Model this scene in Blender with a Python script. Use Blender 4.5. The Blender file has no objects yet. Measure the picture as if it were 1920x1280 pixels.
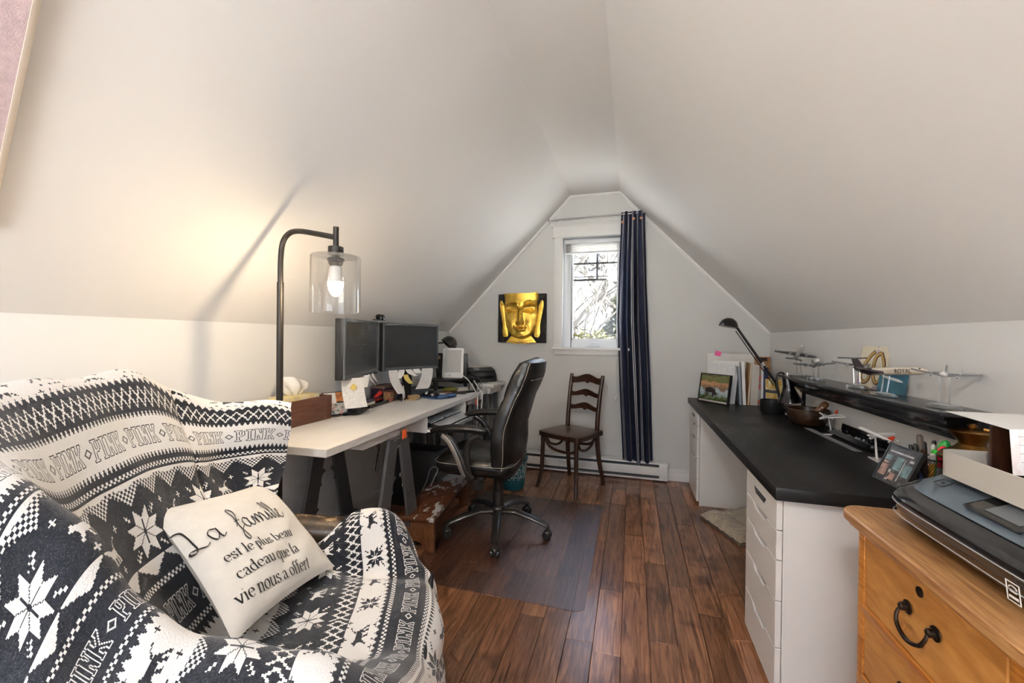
import bpy, bmesh, math, random
import numpy as np
from mathutils import Vector, Matrix, Euler

random.seed(7); np.random.seed(7)
S = bpy.context.scene
COL = S.collection
R = math.radians

# ------------------------------------------------------------------ camera
cam_d = bpy.data.cameras.new('camera')
cam = bpy.data.objects.new('camera', cam_d); COL.objects.link(cam)
cam_d.sensor_width = 36.0
cam_d.lens = 775.0 / 1920.0 * 36.0
cam_d.clip_start = 0.02; cam_d.clip_end = 300
cam.location = (0, 0, 1.22)
cam.rotation_euler = (R(89.596), R(-0.629), R(16.122))
S.camera = cam

# ------------------------------------------------------------------ sky, sun, exposure
SKY = 2.3
w = bpy.data.worlds.new('sky'); S.world = w; w.use_nodes = True
nt = w.node_tree; nt.nodes.clear()
_o = nt.nodes.new('ShaderNodeOutputWorld'); _b = nt.nodes.new('ShaderNodeBackground')
_c = nt.nodes.new('ShaderNodeTexCoord'); _s = nt.nodes.new('ShaderNodeSeparateXYZ'); _r = nt.nodes.new('ShaderNodeValToRGB')
nt.links.new(_c.outputs['Generated'], _s.inputs[0]); nt.links.new(_s.outputs[2], _r.inputs[0])
_r.color_ramp.elements[0].position = 0.0; _r.color_ramp.elements[0].color = (0.90, 0.94, 1.0, 1)
_r.color_ramp.elements[1].position = 0.7; _r.color_ramp.elements[1].color = (0.50, 0.68, 1.0, 1)
nt.links.new(_r.outputs[0], _b.inputs[0]); _b.inputs[1].default_value = SKY
nt.links.new(_b.outputs[0], _o.inputs[0])

sun_d = bpy.data.lights.new('sun', 'SUN'); sun_d.energy = 60.0; sun_d.angle = R(0.6); sun_d.color = (1, .93, .8)
sun = bpy.data.objects.new('sun', sun_d); COL.objects.link(sun)
sun.rotation_euler = Vector((-0.78, 0.10, -0.62)).to_track_quat('-Z', 'Y').to_euler()

# light portals only guide the sampling of the sky through the two window openings
def portal(name, loc, rot, sx, sy):
    d = bpy.data.lights.new(name, 'AREA'); d.shape = 'RECTANGLE'; d.size = sx; d.size_y = sy
    d.cycles.is_portal = True
    o = bpy.data.objects.new(name, d); COL.objects.link(o); o.location = loc; o.rotation_euler = rot
portal('window_portal', (-0.335, 3.99, 1.65), (R(-90), 0, 0), 0.60, 1.02)
portal('window_portal', (-0.30, -1.84, 1.20), (R(90), 0, 0), 1.90, 1.90)

S.view_settings.view_transform = 'Standard'; S.view_settings.look = 'None'
S.view_settings.exposure = 1.24; S.view_settings.gamma = 1.0; S.view_settings.use_curve_mapping = False
S.cycles.max_bounces = 6; S.cycles.diffuse_bounces = 5; S.cycles.glossy_bounces = 3; S.cycles.transparent_max_bounces = 10
S.cycles.use_adaptive_sampling = True; S.cycles.adaptive_threshold = 0.06; S.cycles.adaptive_min_samples = 16
S.cycles.sample_clamp_indirect = 6.0; S.cycles.use_denoising = True
S.cycles.caustics_refractive = False; S.cycles.caustics_reflective = False

# ------------------------------------------------------------------ materials
def new_mat(name):
    m = bpy.data.materials.new(name); m.use_nodes = True
    return m, m.node_tree, m.node_tree.nodes['Principled BSDF']
def nd(nt, t, **kw):
    n = nt.nodes.new(t)
    for k, v in kw.items(): setattr(n, k, v)
    return n
def coords(nt, scale=(1, 1, 1), kind='Object', rot=(0, 0, 0)):
    tc = nd(nt, 'ShaderNodeTexCoord'); mp = nd(nt, 'ShaderNodeMapping')
    mp.inputs['Scale'].default_value = scale; mp.inputs['Rotation'].default_value = rot
    nt.links.new(tc.outputs[kind], mp.inputs[0]); return mp.outputs[0]
def c4(c): return (c[0], c[1], c[2], 1.0)
def mat(name, col, rough=.5, metal=0.0, var=0.08, vs=6.0, bump=0.0, bs=60.0, spec=.5, coat=0.0, emit=None, es=0.0, sheen=0.0):
    m, nt, p = new_mat(name)
    co = coords(nt)
    n = nd(nt, 'ShaderNodeTexNoise'); n.inputs['Scale'].default_value = vs; n.inputs['Detail'].default_value = 4
    nt.links.new(co, n.inputs['Vector'])
    r = nd(nt, 'ShaderNodeValToRGB')
    r.color_ramp.elements[0].position = .3; r.color_ramp.elements[1].position = .7
    r.color_ramp.elements[0].color = c4([max(0, x * (1 - var)) for x in col]); r.color_ramp.elements[1].color = c4([min(1, x * (1 + var)) for x in col])
    nt.links.new(n.outputs[0], r.inputs[0]); nt.links.new(r.outputs[0], p.inputs['Base Color'])
    p.inputs['Roughness'].default_value = rough; p.inputs['Metallic'].default_value = metal
    p.inputs['Specular IOR Level'].default_value = spec; p.inputs['Coat Weight'].default_value = coat
    p.inputs['Coat Roughness'].default_value = .08
    if sheen: p.inputs['Sheen Weight'].default_value = sheen
    if emit: p.inputs['Emission Color'].default_value = c4(emit); p.inputs['Emission Strength'].default_value = es
    if bump:
        b = nd(nt, 'ShaderNodeBump'); b.inputs['Strength'].default_value = bump; b.inputs['Distance'].default_value = .01
        n2 = nd(nt, 'ShaderNodeTexNoise'); n2.inputs['Scale'].default_value = bs; n2.inputs['Detail'].default_value = 5
        nt.links.new(co, n2.inputs['Vector']); nt.links.new(n2.outputs[0], b.inputs['Height']); nt.links.new(b.outputs[0], p.inputs['Normal'])
    return m
def wood(name, dark, light, rough=.35, stretch=(30, 2, 30), coat=0.0, per_object=0.0, bump=.05, knots=0.0):
    m, nt, p = new_mat(name)
    tc = nd(nt, 'ShaderNodeTexCoord'); oi = nd(nt, 'ShaderNodeObjectInfo')
    vm = nd(nt, 'ShaderNodeVectorMath', operation='MULTIPLY_ADD')
    vm.inputs[1].default_value = (1, 1, 1)
    cmb = nd(nt, 'ShaderNodeVectorMath', operation='SCALE'); cmb.inputs[0].default_value = (13.1, 7.7, 3.3)
    nt.links.new(oi.outputs['Random'], cmb.inputs['Scale'])
    nt.links.new(tc.outputs['Object'], vm.inputs[0]); nt.links.new(cmb.outputs[0], vm.inputs[2])
    mp = nd(nt, 'ShaderNodeMapping'); mp.inputs['Scale'].default_value = [3.0 * q for q in stretch]
    nt.links.new(vm.outputs[0], mp.inputs[0])
    n = nd(nt, 'ShaderNodeTexNoise'); n.inputs['Scale'].default_value = 1.0; n.inputs['Detail'].default_value = 6; n.inputs['Distortion'].default_value = 1.4
    nt.links.new(mp.outputs[0], n.inputs['Vector'])
    r = nd(nt, 'ShaderNodeValToRGB')
    r.color_ramp.elements[0].position = .32; r.color_ramp.elements[1].position = .68
    r.color_ramp.elements[0].color = c4(dark); r.color_ramp.elements[1].color = c4(light)
    nt.links.new(n.outputs[0], r.inputs[0])
    out = r.outputs[0]
    if knots:
        k = nd(nt, 'ShaderNodeTexNoise'); k.inputs['Scale'].default_value = 5.0; k.inputs['Detail'].default_value = 3
        nt.links.new(vm.outputs[0], k.inputs['Vector'])
        kr = nd(nt, 'ShaderNodeValToRGB'); kr.color_ramp.elements[0].position = .30; kr.color_ramp.elements[1].position = .46
        kr.color_ramp.elements[0].color = (.35, .3, .28, 1); kr.color_ramp.elements[1].color = (1, 1, 1, 1)
        nt.links.new(k.outputs[0], kr.inputs[0])
        mx = nd(nt, 'ShaderNodeMix', data_type='RGBA', blend_type='MULTIPLY'); mx.inputs[0].default_value = knots
        nt.links.new(out, mx.inputs[6]); nt.links.new(kr.outputs[0], mx.inputs[7]); out = mx.outputs[2]
    if per_object:
        hs = nd(nt, 'ShaderNodeHueSaturation')
        mr = nd(nt, 'ShaderNodeMapRange'); mr.inputs[3].default_value = 1 - per_object; mr.inputs[4].default_value = 1 + per_object
        nt.links.new(oi.outputs['Random'], mr.inputs[0]); nt.links.new(mr.outputs[0], hs.inputs['Value'])
        nt.links.new(out, hs.inputs['Color']); out = hs.outputs[0]
    nt.links.new(out, p.inputs['Base Color'])
    p.inputs['Roughness'].default_value = rough; p.inputs['Coat Weight'].default_value = coat; p.inputs['Coat Roughness'].default_value = .15
    b = nd(nt, 'ShaderNodeBump'); b.inputs['Strength'].default_value = bump; b.inputs['Distance'].default_value = .01
    nt.links.new(n.outputs[0], b.inputs['Height']); nt.links.new(b.outputs[0], p.inputs['Normal'])
    return m
def clear(name, tint=(1, 1, 1), rough=.03, face=.05, edge=.45):
    """thin clear glass or plastic: see-through with a Fresnel gloss"""
    m = bpy.data.materials.new(name); m.use_nodes = True; nt = m.node_tree; nt.nodes.clear()
    o = nd(nt, 'ShaderNodeOutputMaterial'); mx = nd(nt, 'ShaderNodeMixShader')
    t = nd(nt, 'ShaderNodeBsdfTransparent'); t.inputs[0].default_value = c4(tint)
    g = nd(nt, 'ShaderNodeBsdfGlossy'); g.inputs[1].default_value = rough
    lw = nd(nt, 'ShaderNodeLayerWeight'); lw.inputs[0].default_value = .35
    mr = nd(nt, 'ShaderNodeMapRange'); mr.inputs[3].default_value = face; mr.inputs[4].default_value = edge
    nt.links.new(lw.outputs['Facing'], mr.inputs[0]); nt.links.new(mr.outputs[0], mx.inputs[0])
    nt.links.new(t.outputs[0], mx.inputs[1]); nt.links.new(g.outputs[0], mx.inputs[2]); nt.links.new(mx.outputs[0], o.inputs[0])
    return m
def mosaic(name, cols, scale=20.0, rough=.4, kind='Object', stretch=(1, 1, 1), soft=False, detail=3.0):
    """flat print: patches of several colours"""
    m, nt, p = new_mat(name)
    n = nd(nt, 'ShaderNodeTexNoise'); n.inputs['Scale'].default_value = scale; n.inputs['Detail'].default_value = detail
    nt.links.new(coords(nt, stretch, kind), n.inputs['Vector'])
    r = nd(nt, 'ShaderNodeValToRGB'); cr = r.color_ramp
    cr.interpolation = 'LINEAR' if soft else 'CONSTANT'
    k = len(cols)
    while len(cr.elements) < k: cr.elements.new(.5)
    for i, c in enumerate(cols):
        cr.elements[i].position = .30 + .40 * i / max(1, k - 1); cr.elements[i].color = c4(c)
    nt.links.new(n.outputs[0], r.inputs[0]); nt.links.new(r.outputs[0], p.inputs['Base Color'])
    p.inputs['Roughness'].default_value = rough
    return m

M = {}
M['ceil'] = mat('ceiling_paint', (.86, .85, .835), .75, var=.012, vs=2, bump=.03, bs=260)
M['wall'] = mat('grey_wall_paint', (.66, .655, .635), .7, var=.015, vs=2, bump=.03, bs=260)
M['knee'] = mat('pale_wall_paint', (.78, .775, .76), .7, var=.015, vs=2, bump=.03, bs=260)
M['trim'] = mat('white_trim_paint', (.80, .79, .77), .4, var=.02)
M['vinyl'] = mat('white_window_vinyl', (.84, .86, .88), .35, var=.01)
M['plank'] = wood('stained_maple', (.120, .044, .019), (.37, .170, .080), .31, (24, 1.4, 24), coat=.35, per_object=.42, bump=.02, knots=.8)
M['joint'] = mat('dark_joint', (.012, .007, .005), .8)
M['black'] = mat('black_plastic', (.016, .016, .017), .38, var=.15)
M['blackg'] = mat('black_gloss', (.010, .010, .011), .12, var=.1, coat=.5)
M['dkmetal'] = mat('dark_lamp_metal', (.035, .031, .028), .42, metal=.5, var=.1)
M['chrome'] = mat('chrome', (.75, .75, .76), .14, metal=1.0, var=.03)
M['brass'] = mat('aged_brass', (.30, .17, .055), .28, metal=1.0, var=.25, vs=14)
M['iron'] = mat('dark_bronze_iron', (.07, .05, .038), .38, metal=.9, var=.2)
M['leather'] = mat('black_leather', (.009, .0088, .009), .33, var=.2, vs=18, bump=.12, bs=180, coat=.2)
M['thread'] = mat('pale_thread', (.52, .48, .40), .7)
M['whitem'] = mat('white_laminate', (.77, .745, .71), .35, var=.015)
M['paper'] = mat('white_paper', (.82, .81, .79), .7, var=.03)
M['pine'] = wood('white_washed_wood', (.66, .64, .61), (.76, .735, .70), .5, (30, 2, 30), bump=.05)
M['trestle'] = mat('grey_trestle', (.105, .106, .110), .45, var=.08)
M['orange'] = mat('orange_tag', (.85, .13, .03), .5)
M['red'] = mat('red_plastic', (.75, .03, .025), .35)
M['walnut'] = wood('brown_box_wood', (.085, .03, .016), (.165, .065, .035), .45, (30, 2, 30))
M['bent'] = wood('dark_bentwood', (.028, .011, .006), (.075, .030, .015), .28, (20, 20, 3), coat=.3)
M['oak'] = wood('honey_oak', (.33, .095, .012), (.62, .265, .052), .33, (26, 1.8, 26), coat=.25, bump=.04)
M['oakt'] = wood('oak_top', (.27, .115, .038), (.52, .28, .11), .36, (28, 2.0, 28), coat=.25, bump=.04)
M['blacktop'] = mat('black_desktop', (.012, .0115, .012), .40, spec=.32, var=.3, vs=3, bump=.02, bs=120)
M['shelfb'] = mat('black_shelf_paint', (.018, .018, .020), .26, var=.15, coat=.25)
M['grey'] = mat('mid_grey_plastic', (.20, .20, .205), .45)
M['dkgrey'] = mat('dark_grey_plastic', (.06, .065, .07), .45)
M['silver'] = mat('silver_plastic', (.50, .52, .55), .32, metal=.35, var=.03)
M['white'] = mat('white_plastic', (.80, .79, .77), .38, var=.02)
M['cream'] = mat('cream_plastic', (.54, .50, .445), .5, var=.03)
M['acrylic'] = clear('clear_acrylic', (.93, .95, .96), .02, .10, .75)
M['glass'] = clear('clear_glass', (.985, .985, .98), .02, .035, .55)
M['pane'] = clear('window_glass', (.97, .98, .985), .0, .03, .4)

# ------------------------------------------------------------------ mesh helpers
class MB:
    def __init__(s): s.v = []; s.f = []; s.m = []
    def add(s, vs, fs, T=None, mi=0):
        o = len(s.v)
        for p in vs:
            p = Vector(p)
            if T is not None: p = T @ p
            s.v.append(p[:])
        for f in fs: s.f.append([i + o for i in f]); s.m.append(mi)
        return s
    def box(s, c, d, rot=None, mi=0, T=None):
        x, y, z = d[0] / 2, d[1] / 2, d[2] / 2
        vs = [(-x, -y, -z), (x, -y, -z), (x, y, -z), (-x, y, -z), (-x, -y, z), (x, -y, z), (x, y, z), (-x, y, z)]
        fs = [(0, 3, 2, 1), (4, 5, 6, 7), (0, 1, 5, 4), (1, 2, 6, 5), (2, 3, 7, 6), (3, 0, 4, 7)]
        m = Matrix.Translation(c)
        if rot: m = m @ Euler(rot).to_matrix().to_4x4()
        if T is not None: m = T @ m
        return s.add(vs, fs, m, mi)
    def b2(s, lo, hi, mi=0, T=None):
        return s.box([(a + b) / 2 for a, b in zip(lo, hi)], [abs(b - a) for a, b in zip(lo, hi)], None, mi, T)
    def tube(s, pts, r, n=10, mi=0, cap=True, closed=False, T=None, flat=1.0, up=None):
        pts = [Vector(p) for p in pts]; k = len(pts)
        rs = r if isinstance(r, (list, tuple)) else [r] * k
        vs = []; prev = None
        for i, p in enumerate(pts):
            if closed: t = pts[(i + 1) % k] - pts[i - 1]
            else: t = pts[min(i + 1, k - 1)] - pts[max(i - 1, 0)]
            t.normalize()
            if prev is None:
                a = Vector(up) if up else (Vector((0, 0, 1)) if abs(t.z) < .9 else Vector((1, 0, 0)))
            else: a = prev
            a = a - t * a.dot(t); a.normalize(); prev = a
            b = t.cross(a)
            for j in range(n):
                an = 2 * math.pi * j / n
                vs.append(p + (a * math.cos(an) * flat + b * math.sin(an)) * rs[i])
        fs = []
        for i in range(k if closed else k - 1):
            for j in range(n):
                a0 = i * n + j; a1 = i * n + (j + 1) % n; i2 = (i + 1) % k
                fs.append((a0, a1, i2 * n + (j + 1) % n, i2 * n + j))
        if cap and not closed:
            fs.append(tuple(reversed(range(n)))); fs.append(tuple(range((k - 1) * n, k * n)))
        return s.add(vs, fs, T, mi)
    def lathe(s, prof, c=(0, 0, 0), n=24, mi=0, T=None):
        m = Matrix.Translation(c)
        if T is not None: m = m @ T
        vs = []; fs = []
        for (r, z) in prof:
            for j in range(n):
                a = 2 * math.pi * j / n; vs.append((max(r, 1e-5) * math.cos(a), max(r, 1e-5) * math.sin(a), z))
        for i in range(len(prof) - 1):
            for j in range(n):
                fs.append((i * n + j, i * n + (j + 1) % n, (i + 1) * n + (j + 1) % n, (i + 1) * n + j))
        if prof[0][0] > 1e-4: fs.append(tuple(reversed(range(n))))
        if prof[-1][0] > 1e-4: fs.append(tuple(range((len(prof) - 1) * n, len(prof) * n)))
        return s.add(vs, fs, m, mi)
    def prism(s, poly, h0, h1, T=None, mi=0):
        n = len(poly)
        vs = [(p[0], p[1], h0) for p in poly] + [(p[0], p[1], h1) for p in poly]
        fs = [tuple(reversed(range(n))), tuple(range(n, 2 * n))]
        for i in range(n): fs.append((i, (i + 1) % n, n + (i + 1) % n, n + i))
        return s.add(vs, fs, T, mi)
    def sph(s, c, r, nu=16, nv=10, mi=0, T=None, v0=-90, v1=90):
        r = r if isinstance(r, (list, tuple)) else (r, r, r)
        vs = []; fs = []
        for i in range(nv + 1):
            b = R(v0 + (v1 - v0) * i / nv)
            for j in range(nu):
                a = 2 * math.pi * j / nu
                vs.append((r[0] * math.cos(b) * math.cos(a), r[1] * math.cos(b) * math.sin(a), r[2] * math.sin(b)))
        for i in range(nv):
            for j in range(nu):
                fs.append((i * nu + j, i * nu + (j + 1) % nu, (i + 1) * nu + (j + 1) % nu, (i + 1) * nu + j))
        m = Matrix.Translation(c)
        if T is not None: m = m @ T
        return s.add(vs, fs, m, mi)
    def grid(s, P, mi=0, T=None, closed_u=False):
        nu = len(P); nv = len(P[0]); vs = [p for row in P for p in row]; fs = []
        for i in range(nu if closed_u else nu - 1):
            for j in range(nv - 1):
                i2 = (i + 1) % nu
                fs.append((i * nv + j, i2 * nv + j, i2 * nv + j + 1, i * nv + j + 1))
        return s.add(vs, fs, T, mi)

def obj(name, mb, mats, parent=None, bevel=0.0, seg=2, smooth=35, weld=False, solid=0.0, loc=None):
    me = bpy.data.meshes.new(name)
    me.from_pydata([tuple(v) for v in mb.v], [], mb.f)
    mats = mats if isinstance(mats, (list, tuple)) else [mats]
    for m in mats: me.materials.append(M[m] if isinstance(m, str) else m)
    if len(mats) > 1: me.polygons.foreach_set('material_index', mb.m)
    bm = bmesh.new(); bm.from_mesh(me)
    bmesh.ops.remove_doubles(bm, verts=bm.verts, dist=1e-5)
    bmesh.ops.recalc_face_normals(bm, faces=bm.faces)
    if solid: bmesh.ops.solidify(bm, geom=bm.faces[:], thickness=solid)
    if bevel:
        es = [e for e in bm.edges if len(e.link_faces) == 2 and e.calc_face_angle(0) > R(28)]
        bmesh.ops.bevel(bm, geom=es, offset=bevel, segments=seg, profile=.6, affect='EDGES', clamp_overlap=True)
    bm.to_mesh(me); bm.free()
    if smooth:
        me.shade_smooth(); me.set_sharp_from_angle(angle=R(smooth))
    o = bpy.data.objects.new(name, me); COL.objects.link(o)
    if parent is not None: o.parent = parent
    if loc is not None: o.location = loc
    return o
def tag(o, label, cat, group=None):
    o['label'] = label; o['category'] = cat
    if group: o['group'] = group
    return o
def thing(name, label, cat, loc=(0, 0, 0), rz=0.0, group=None):
    o = bpy.data.objects.new(name, None); COL.objects.link(o); o.empty_display_size = .05
    o.location = loc; o.rotation_euler = (0, 0, rz)
    return tag(o, label, cat, group)
def struct(name, mb, mats, parent=None, **kw):
    o = obj(name, mb, mats, parent, **kw)
    if parent is None: o['kind'] = 'structure'
    return o
def structE(name, loc=(0, 0, 0)):
    o = bpy.data.objects.new(name, None); COL.objects.link(o); o.location = loc; o['kind'] = 'structure'; return o
def arc(cx, cy, rx, ry, a0, a1, n=10):
    return [(cx + rx * math.cos(R(a0 + (a1 - a0) * i / n)), cy + ry * math.sin(R(a0 + (a1 - a0) * i / n))) for i in range(n + 1)]
def spline(pts, n=8):
    """Catmull-Rom through points"""
    P = [np.array(p, float) for p in pts]; out = []
    for i in range(len(P) - 1):
        p0 = P[i - 1] if i else 2 * P[0] - P[1]; p1 = P[i]; p2 = P[i + 1]; p3 = P[i + 2] if i + 2 < len(P) else 2 * P[-1] - P[-2]
        for k in range(n):
            t = k / n
            out.append(.5 * ((2 * p1) + (-p0 + p2) * t + (2 * p0 - 5 * p1 + 4 * p2 - p3) * t * t + (-p0 + 3 * p1 - 3 * p2 + p3) * t ** 3))
    out.append(P[-1]); return [tuple(p) for p in out]
def rrect(w, h, r, n=4, cx=0, cy=0):
    p = []
    for (sx, sy, a) in ((1, 1, 0), (-1, 1, 90), (-1, -1, 180), (1, -1, 270)):
        p += arc(cx + sx * (w / 2 - r), cy + sy * (h / 2 - r), r, r, a, a + 90, n)
    return p
def frame_T(o, x, y):
    """matrix with origin o, local x and y axes; z = x cross y"""
    x = Vector(x).normalized(); z = x.cross(Vector(y)).normalized(); y = z.cross(x)
    m = Matrix((x, y, z)).transposed().to_4x4(); m.translation = Vector(o); return m

# ================================================================== THE SETTING
XL, XR, YB, YF = -1.77, 1.09, 3.84, -1.75
KL, KR, ZA = 1.28, 1.29, 2.548
AL, AR = -0.56, -0.115
XZ = Matrix(((1, 0, 0, 0), (0, 0, -1, 0), (0, 1, 0, 0), (0, 0, 0, 1)))   # (x, z) outline extruded towards -y
def slope_l(x): return KL + (ZA - KL) / (AL - XL) * (x - XL)
def slope_r(x): return KR + (ZA - KR) / (AR - XR) * (x - XR)

# floor: dark bed plus one plank per object
mb = MB(); mb.b2((XL - .1, YF - .1, -.06), (XR + .1, YB + .1, -.0125))
floor = struct('floor', mb, 'joint', smooth=0)
PW = .109
lengths = [.32, .42, .52, .62, .74, .86, .98, 1.10]
plank_me = {}
for L in lengths:
    mb = MB(); mb.b2((-PW / 2 + .0006, -L / 2 + .0006, -.012), (PW / 2 - .0006, L / 2 - .0006, 0))
    o = obj('plank', mb, 'plank', bevel=.0016, seg=1, smooth=0)
    plank_me[L] = o.data; bpy.data.objects.remove(o)
rng = random.Random(21)
k = 0
for i in range(-16, 13):
    xc = -.134 + (i + .5) * PW
    if xc + PW / 2 < XL - .02 or xc - PW / 2 > XR + .02: continue
    y = -0.35 - rng.random() * .9
    while y < YB:
        L = rng.choice(lengths)
        yc = y + L / 2
        o = bpy.data.objects.new('plank', plank_me[L]); COL.objects.link(o); o.parent = floor
        o.location = (xc, yc, rng.uniform(-.0005, .0)); 
        if rng.random() < .5: o.rotation_euler = (0, 0, math.pi)
        y += L
        k += 1
mb = MB(); mb.b2((XL - .1, YF - .1, -.012), (XR + .1, -1.0, -.004)); struct('floor_edge', mb, 'plank', floor)

# walls
mb = MB(); mb.b2((XL - .2, YF - .15, -.1), (XL, YB + .16, KL)); struct('wall_left', mb, 'knee')
mb = MB(); mb.b2((XR, YF - .15, -.1), (XR + .2, YB + .16, KR)); struct('wall_right', mb, 'knee')
WX0, WX1, WZ0, WZ1 = -.635, -.035, 1.13, 2.17
mb = MB()
Tb = Matrix.Translation((0, YB, 0)) @ XZ
e = .03
mb.prism([(XL, -.1), (WX0, -.1), (WX0, slope_l(WX0) + e), (XL, KL + e)], 0, -.16, Tb)
mb.prism([(WX1, -.1), (XR, -.1), (XR, KR + e), (WX1, slope_r(WX1) + e)], 0, -.16, Tb)
mb.prism([(WX0, -.1), (WX1, -.1), (WX1, WZ0), (WX0, WZ0)], 0, -.16, Tb)
mb.prism([(WX0, WZ1), (WX1, WZ1), (WX1, slope_r(WX1) + e), (AR, ZA + e), (AL, ZA + e), (WX0, slope_l(WX0) + e)], 0, -.16, Tb)
struct('wall_back', mb, 'wall', smooth=0)
FX0, FX1, FZ0, FZ1 = -1.15, .47, .30, 1.90
mb = MB(); Tf = Matrix.Translation((0, YF, 0)) @ XZ
mb.prism([(XL, -.1), (FX0, -.1), (FX0, slope_l(FX0) + e), (XL, KL + e)], 0, .16, Tf)
mb.prism([(FX1, -.1), (XR, -.1), (XR, KR + e), (FX1, slope_r(FX1) + e)], 0, .16, Tf)
mb.prism([(FX0, -.1), (FX1, -.1), (FX1, FZ0), (FX0, FZ0)], 0, .16, Tf)
mb.prism([(FX0, FZ1), (FX1, FZ1), (FX1, slope_r(FX1) + e), (AR, ZA + e), (AL, ZA + e), (FX0, slope_l(FX0) + e)], 0, .16, Tf)
struct('wall_front', mb, 'knee', smooth=0)
# ceiling: two slopes and the flat strip between them
mb = MB()
Tc = Matrix.Translation((0, YB + .16, 0)) @ XZ
ln = YB + .16 - (YF - .16)
mb.prism([(XL, KL), (AL, ZA), (AL - .08, ZA + .22), (XL - .2, KL + .0)], 0, ln, Tc)
mb.prism([(AL, ZA), (AR, ZA), (AR + .08, ZA + .22), (AL - .08, ZA + .22)], 0, ln, Tc)
mb.prism([(AR, ZA), (XR, KR), (XR + .2, KR), (AR + .08, ZA + .22)], 0, ln, Tc)
struct('ceiling', mb, 'ceil', smooth=0)
# moulding where back wall meets ceiling
def trim_run(name, p0, p1, inward):
    p0 = Vector(p0); p1 = Vector(p1); d = (p1 - p0).normalized(); n = Vector(inward).normalized()
    T = frame_T((p0 + p1) / 2, d, n); L = (p1 - p0).length
    mb = MB()
    prof = [(0, 0), (.026, 0), (.026, .004), (.019, .008), (.014, .014), (.006, .016), (0, .016)]
    vs = []; fs = []
    for sx in (-L / 2, L / 2):
        for (a, b) in prof: vs.append(T @ Vector((sx, a, 0)) + Vector((0, -b, 0)))
    k = len(prof)
    fs = [tuple(range(k)), tuple(reversed(range(k, 2 * k)))] + [(i, (i + 1) % k, k + (i + 1) % k, k + i) for i in range(k)]
    mb.add(vs, fs); struct(name, mb, 'trim', smooth=0)
yt = YB - .0005
trim_run('trim_1', (XL, yt, KL), (AL, yt, ZA), (.69, 0, -.72))
trim_run('trim_2', (AL - .005, yt, ZA), (AR + .005, yt, ZA), (0, 0, -1))
trim_run('trim_3', (AR, yt, ZA), (XR, yt, KR), (-.69, 0, -.72))
def baseboard(name, lo, hi, axis):
    mb = MB()
    mb.b2(lo, (hi[0], hi[1], lo[2] + .075))
    q = .004
    if axis == 'y': mb.b2((lo[0], lo[1], lo[2] + .075), (hi[0] if lo[0] < 0 else hi[0], hi[1], .098)) if False else mb.b2((lo[0] + (0 if lo[0] < 0 else q), lo[1], lo[2] + .075), (hi[0] - (q if lo[0] < 0 else 0), hi[1], .100))
    else: mb.b2((lo[0], lo[1] + q, lo[2] + .075), (hi[0], hi[1], .104))
    struct(name, mb, 'trim', bevel=.0025)
baseboard('baseboard_back', (XL, YB - .014, 0), (XR, YB - .0005, .1), 'x')
baseboard('baseboard_left', (XL + .0005, YF, 0), (XL + .014, YB - .015, .1), 'y')
baseboard('baseboard_right', (XR - .014, YF, 0), (XR - .0005, YB - .015, .1), 'y')

# window in the back wall
win = structE('window_1', (0, 0, 0))
mb = MB()
for (a, b) in (((WX0, YB, WZ0), (WX0 + .013, YB + .16, WZ1)), ((WX1 - .013, YB, WZ0), (WX1, YB + .16, WZ1)), ((WX0, YB, WZ1 - .013), (WX1, YB + .16, WZ1)), ((WX0, YB, WZ0), (WX1, YB + .16, WZ0 + .013))): mb.b2(a, b)
obj('jamb', mb, 'vinyl', win, smooth=0)
for (a, b) in ((-.702, -.622), (-.048, .032)):
    mb = MB(); mb.b2((a, YB - .018, WZ0 + .012), (b, YB - .0005, WZ1 - .004))
    mb.b2((a + .012, YB - .022, WZ0 + .012), (b - .012, YB - .018, WZ1 - .004)); obj('casing', mb, 'trim', win, bevel=.002)
mb = MB(); mb.b2((-.715, YB - .022, 2.166), (.045, YB - .0005, 2.262)); mb.b2((-.722, YB - .030, 2.160), (.052, YB - .0005, 2.174))
obj('header', mb, 'trim', win, bevel=.002)
mb = MB()
mb.add([(x, YB - d, z) for x in (-.735, .065) for (d, z) in ((.0005, 2.262), (.022, 2.262), (.026, 2.272), (.040, 2.290), (.046, 2.292), (.046, 2.304), (.0005, 2.304))],
       [tuple(range(7)), tuple(reversed(range(7, 14)))] + [(i, (i + 1) % 7, 7 + (i + 1) % 7, 7 + i) for i in range(7)])
obj('cornice', mb, 'trim', win, smooth=0)
mb = MB(); mb.b2((-.715, YB - .045, 1.122), (.045, YB + .03, 1.146)); obj('sill', mb, 'trim', win, bevel=.006)
mb = MB(); mb.b2((-.69, YB - .020, 1.078), (.02, YB - .0005, 1.122)); mb.b2((-.70, YB - .028, 1.108), (.03, YB - .0005, 1.122)); obj('apron', mb, 'trim', win, bevel=.003)
y0, y1 = 3.900, 3.955
SX0, SX1, SZ0, SZ1 = -.622, -.048, 1.143, 2.157
mb = MB()
for (a, b, c, d) in ((SX0, SX0 + .074, SZ0, SZ1), (SX1 - .074, SX1, SZ0, SZ1), (SX0 + .074, SX1 - .074, SZ0, SZ0 + .072), (SX0 + .074, SX1 - .074, SZ1 - .06, SZ1)):
    mb.b2((a, y0, c), (b, y1, d))
obj('sash', mb, 'vinyl', win, bevel=.003)
mb = MB()
gx0, gx1, gz0, gz1 = SX0 + .074, SX1 - .074, SZ0 + .072, SZ1 - .06
for (a, b, c, d) in ((gx0, gx0 + .014, gz0, gz1), (gx1 - .014, gx1, gz0, gz1), (gx0, gx1, gz0, gz0 + .014), (gx0, gx1, gz1 - .014, gz1)): mb.b2((a, y0 + .012, c), (b, y1 - .012, d))
obj('glazing_bead', mb, 'vinyl', win, smooth=0)
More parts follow.
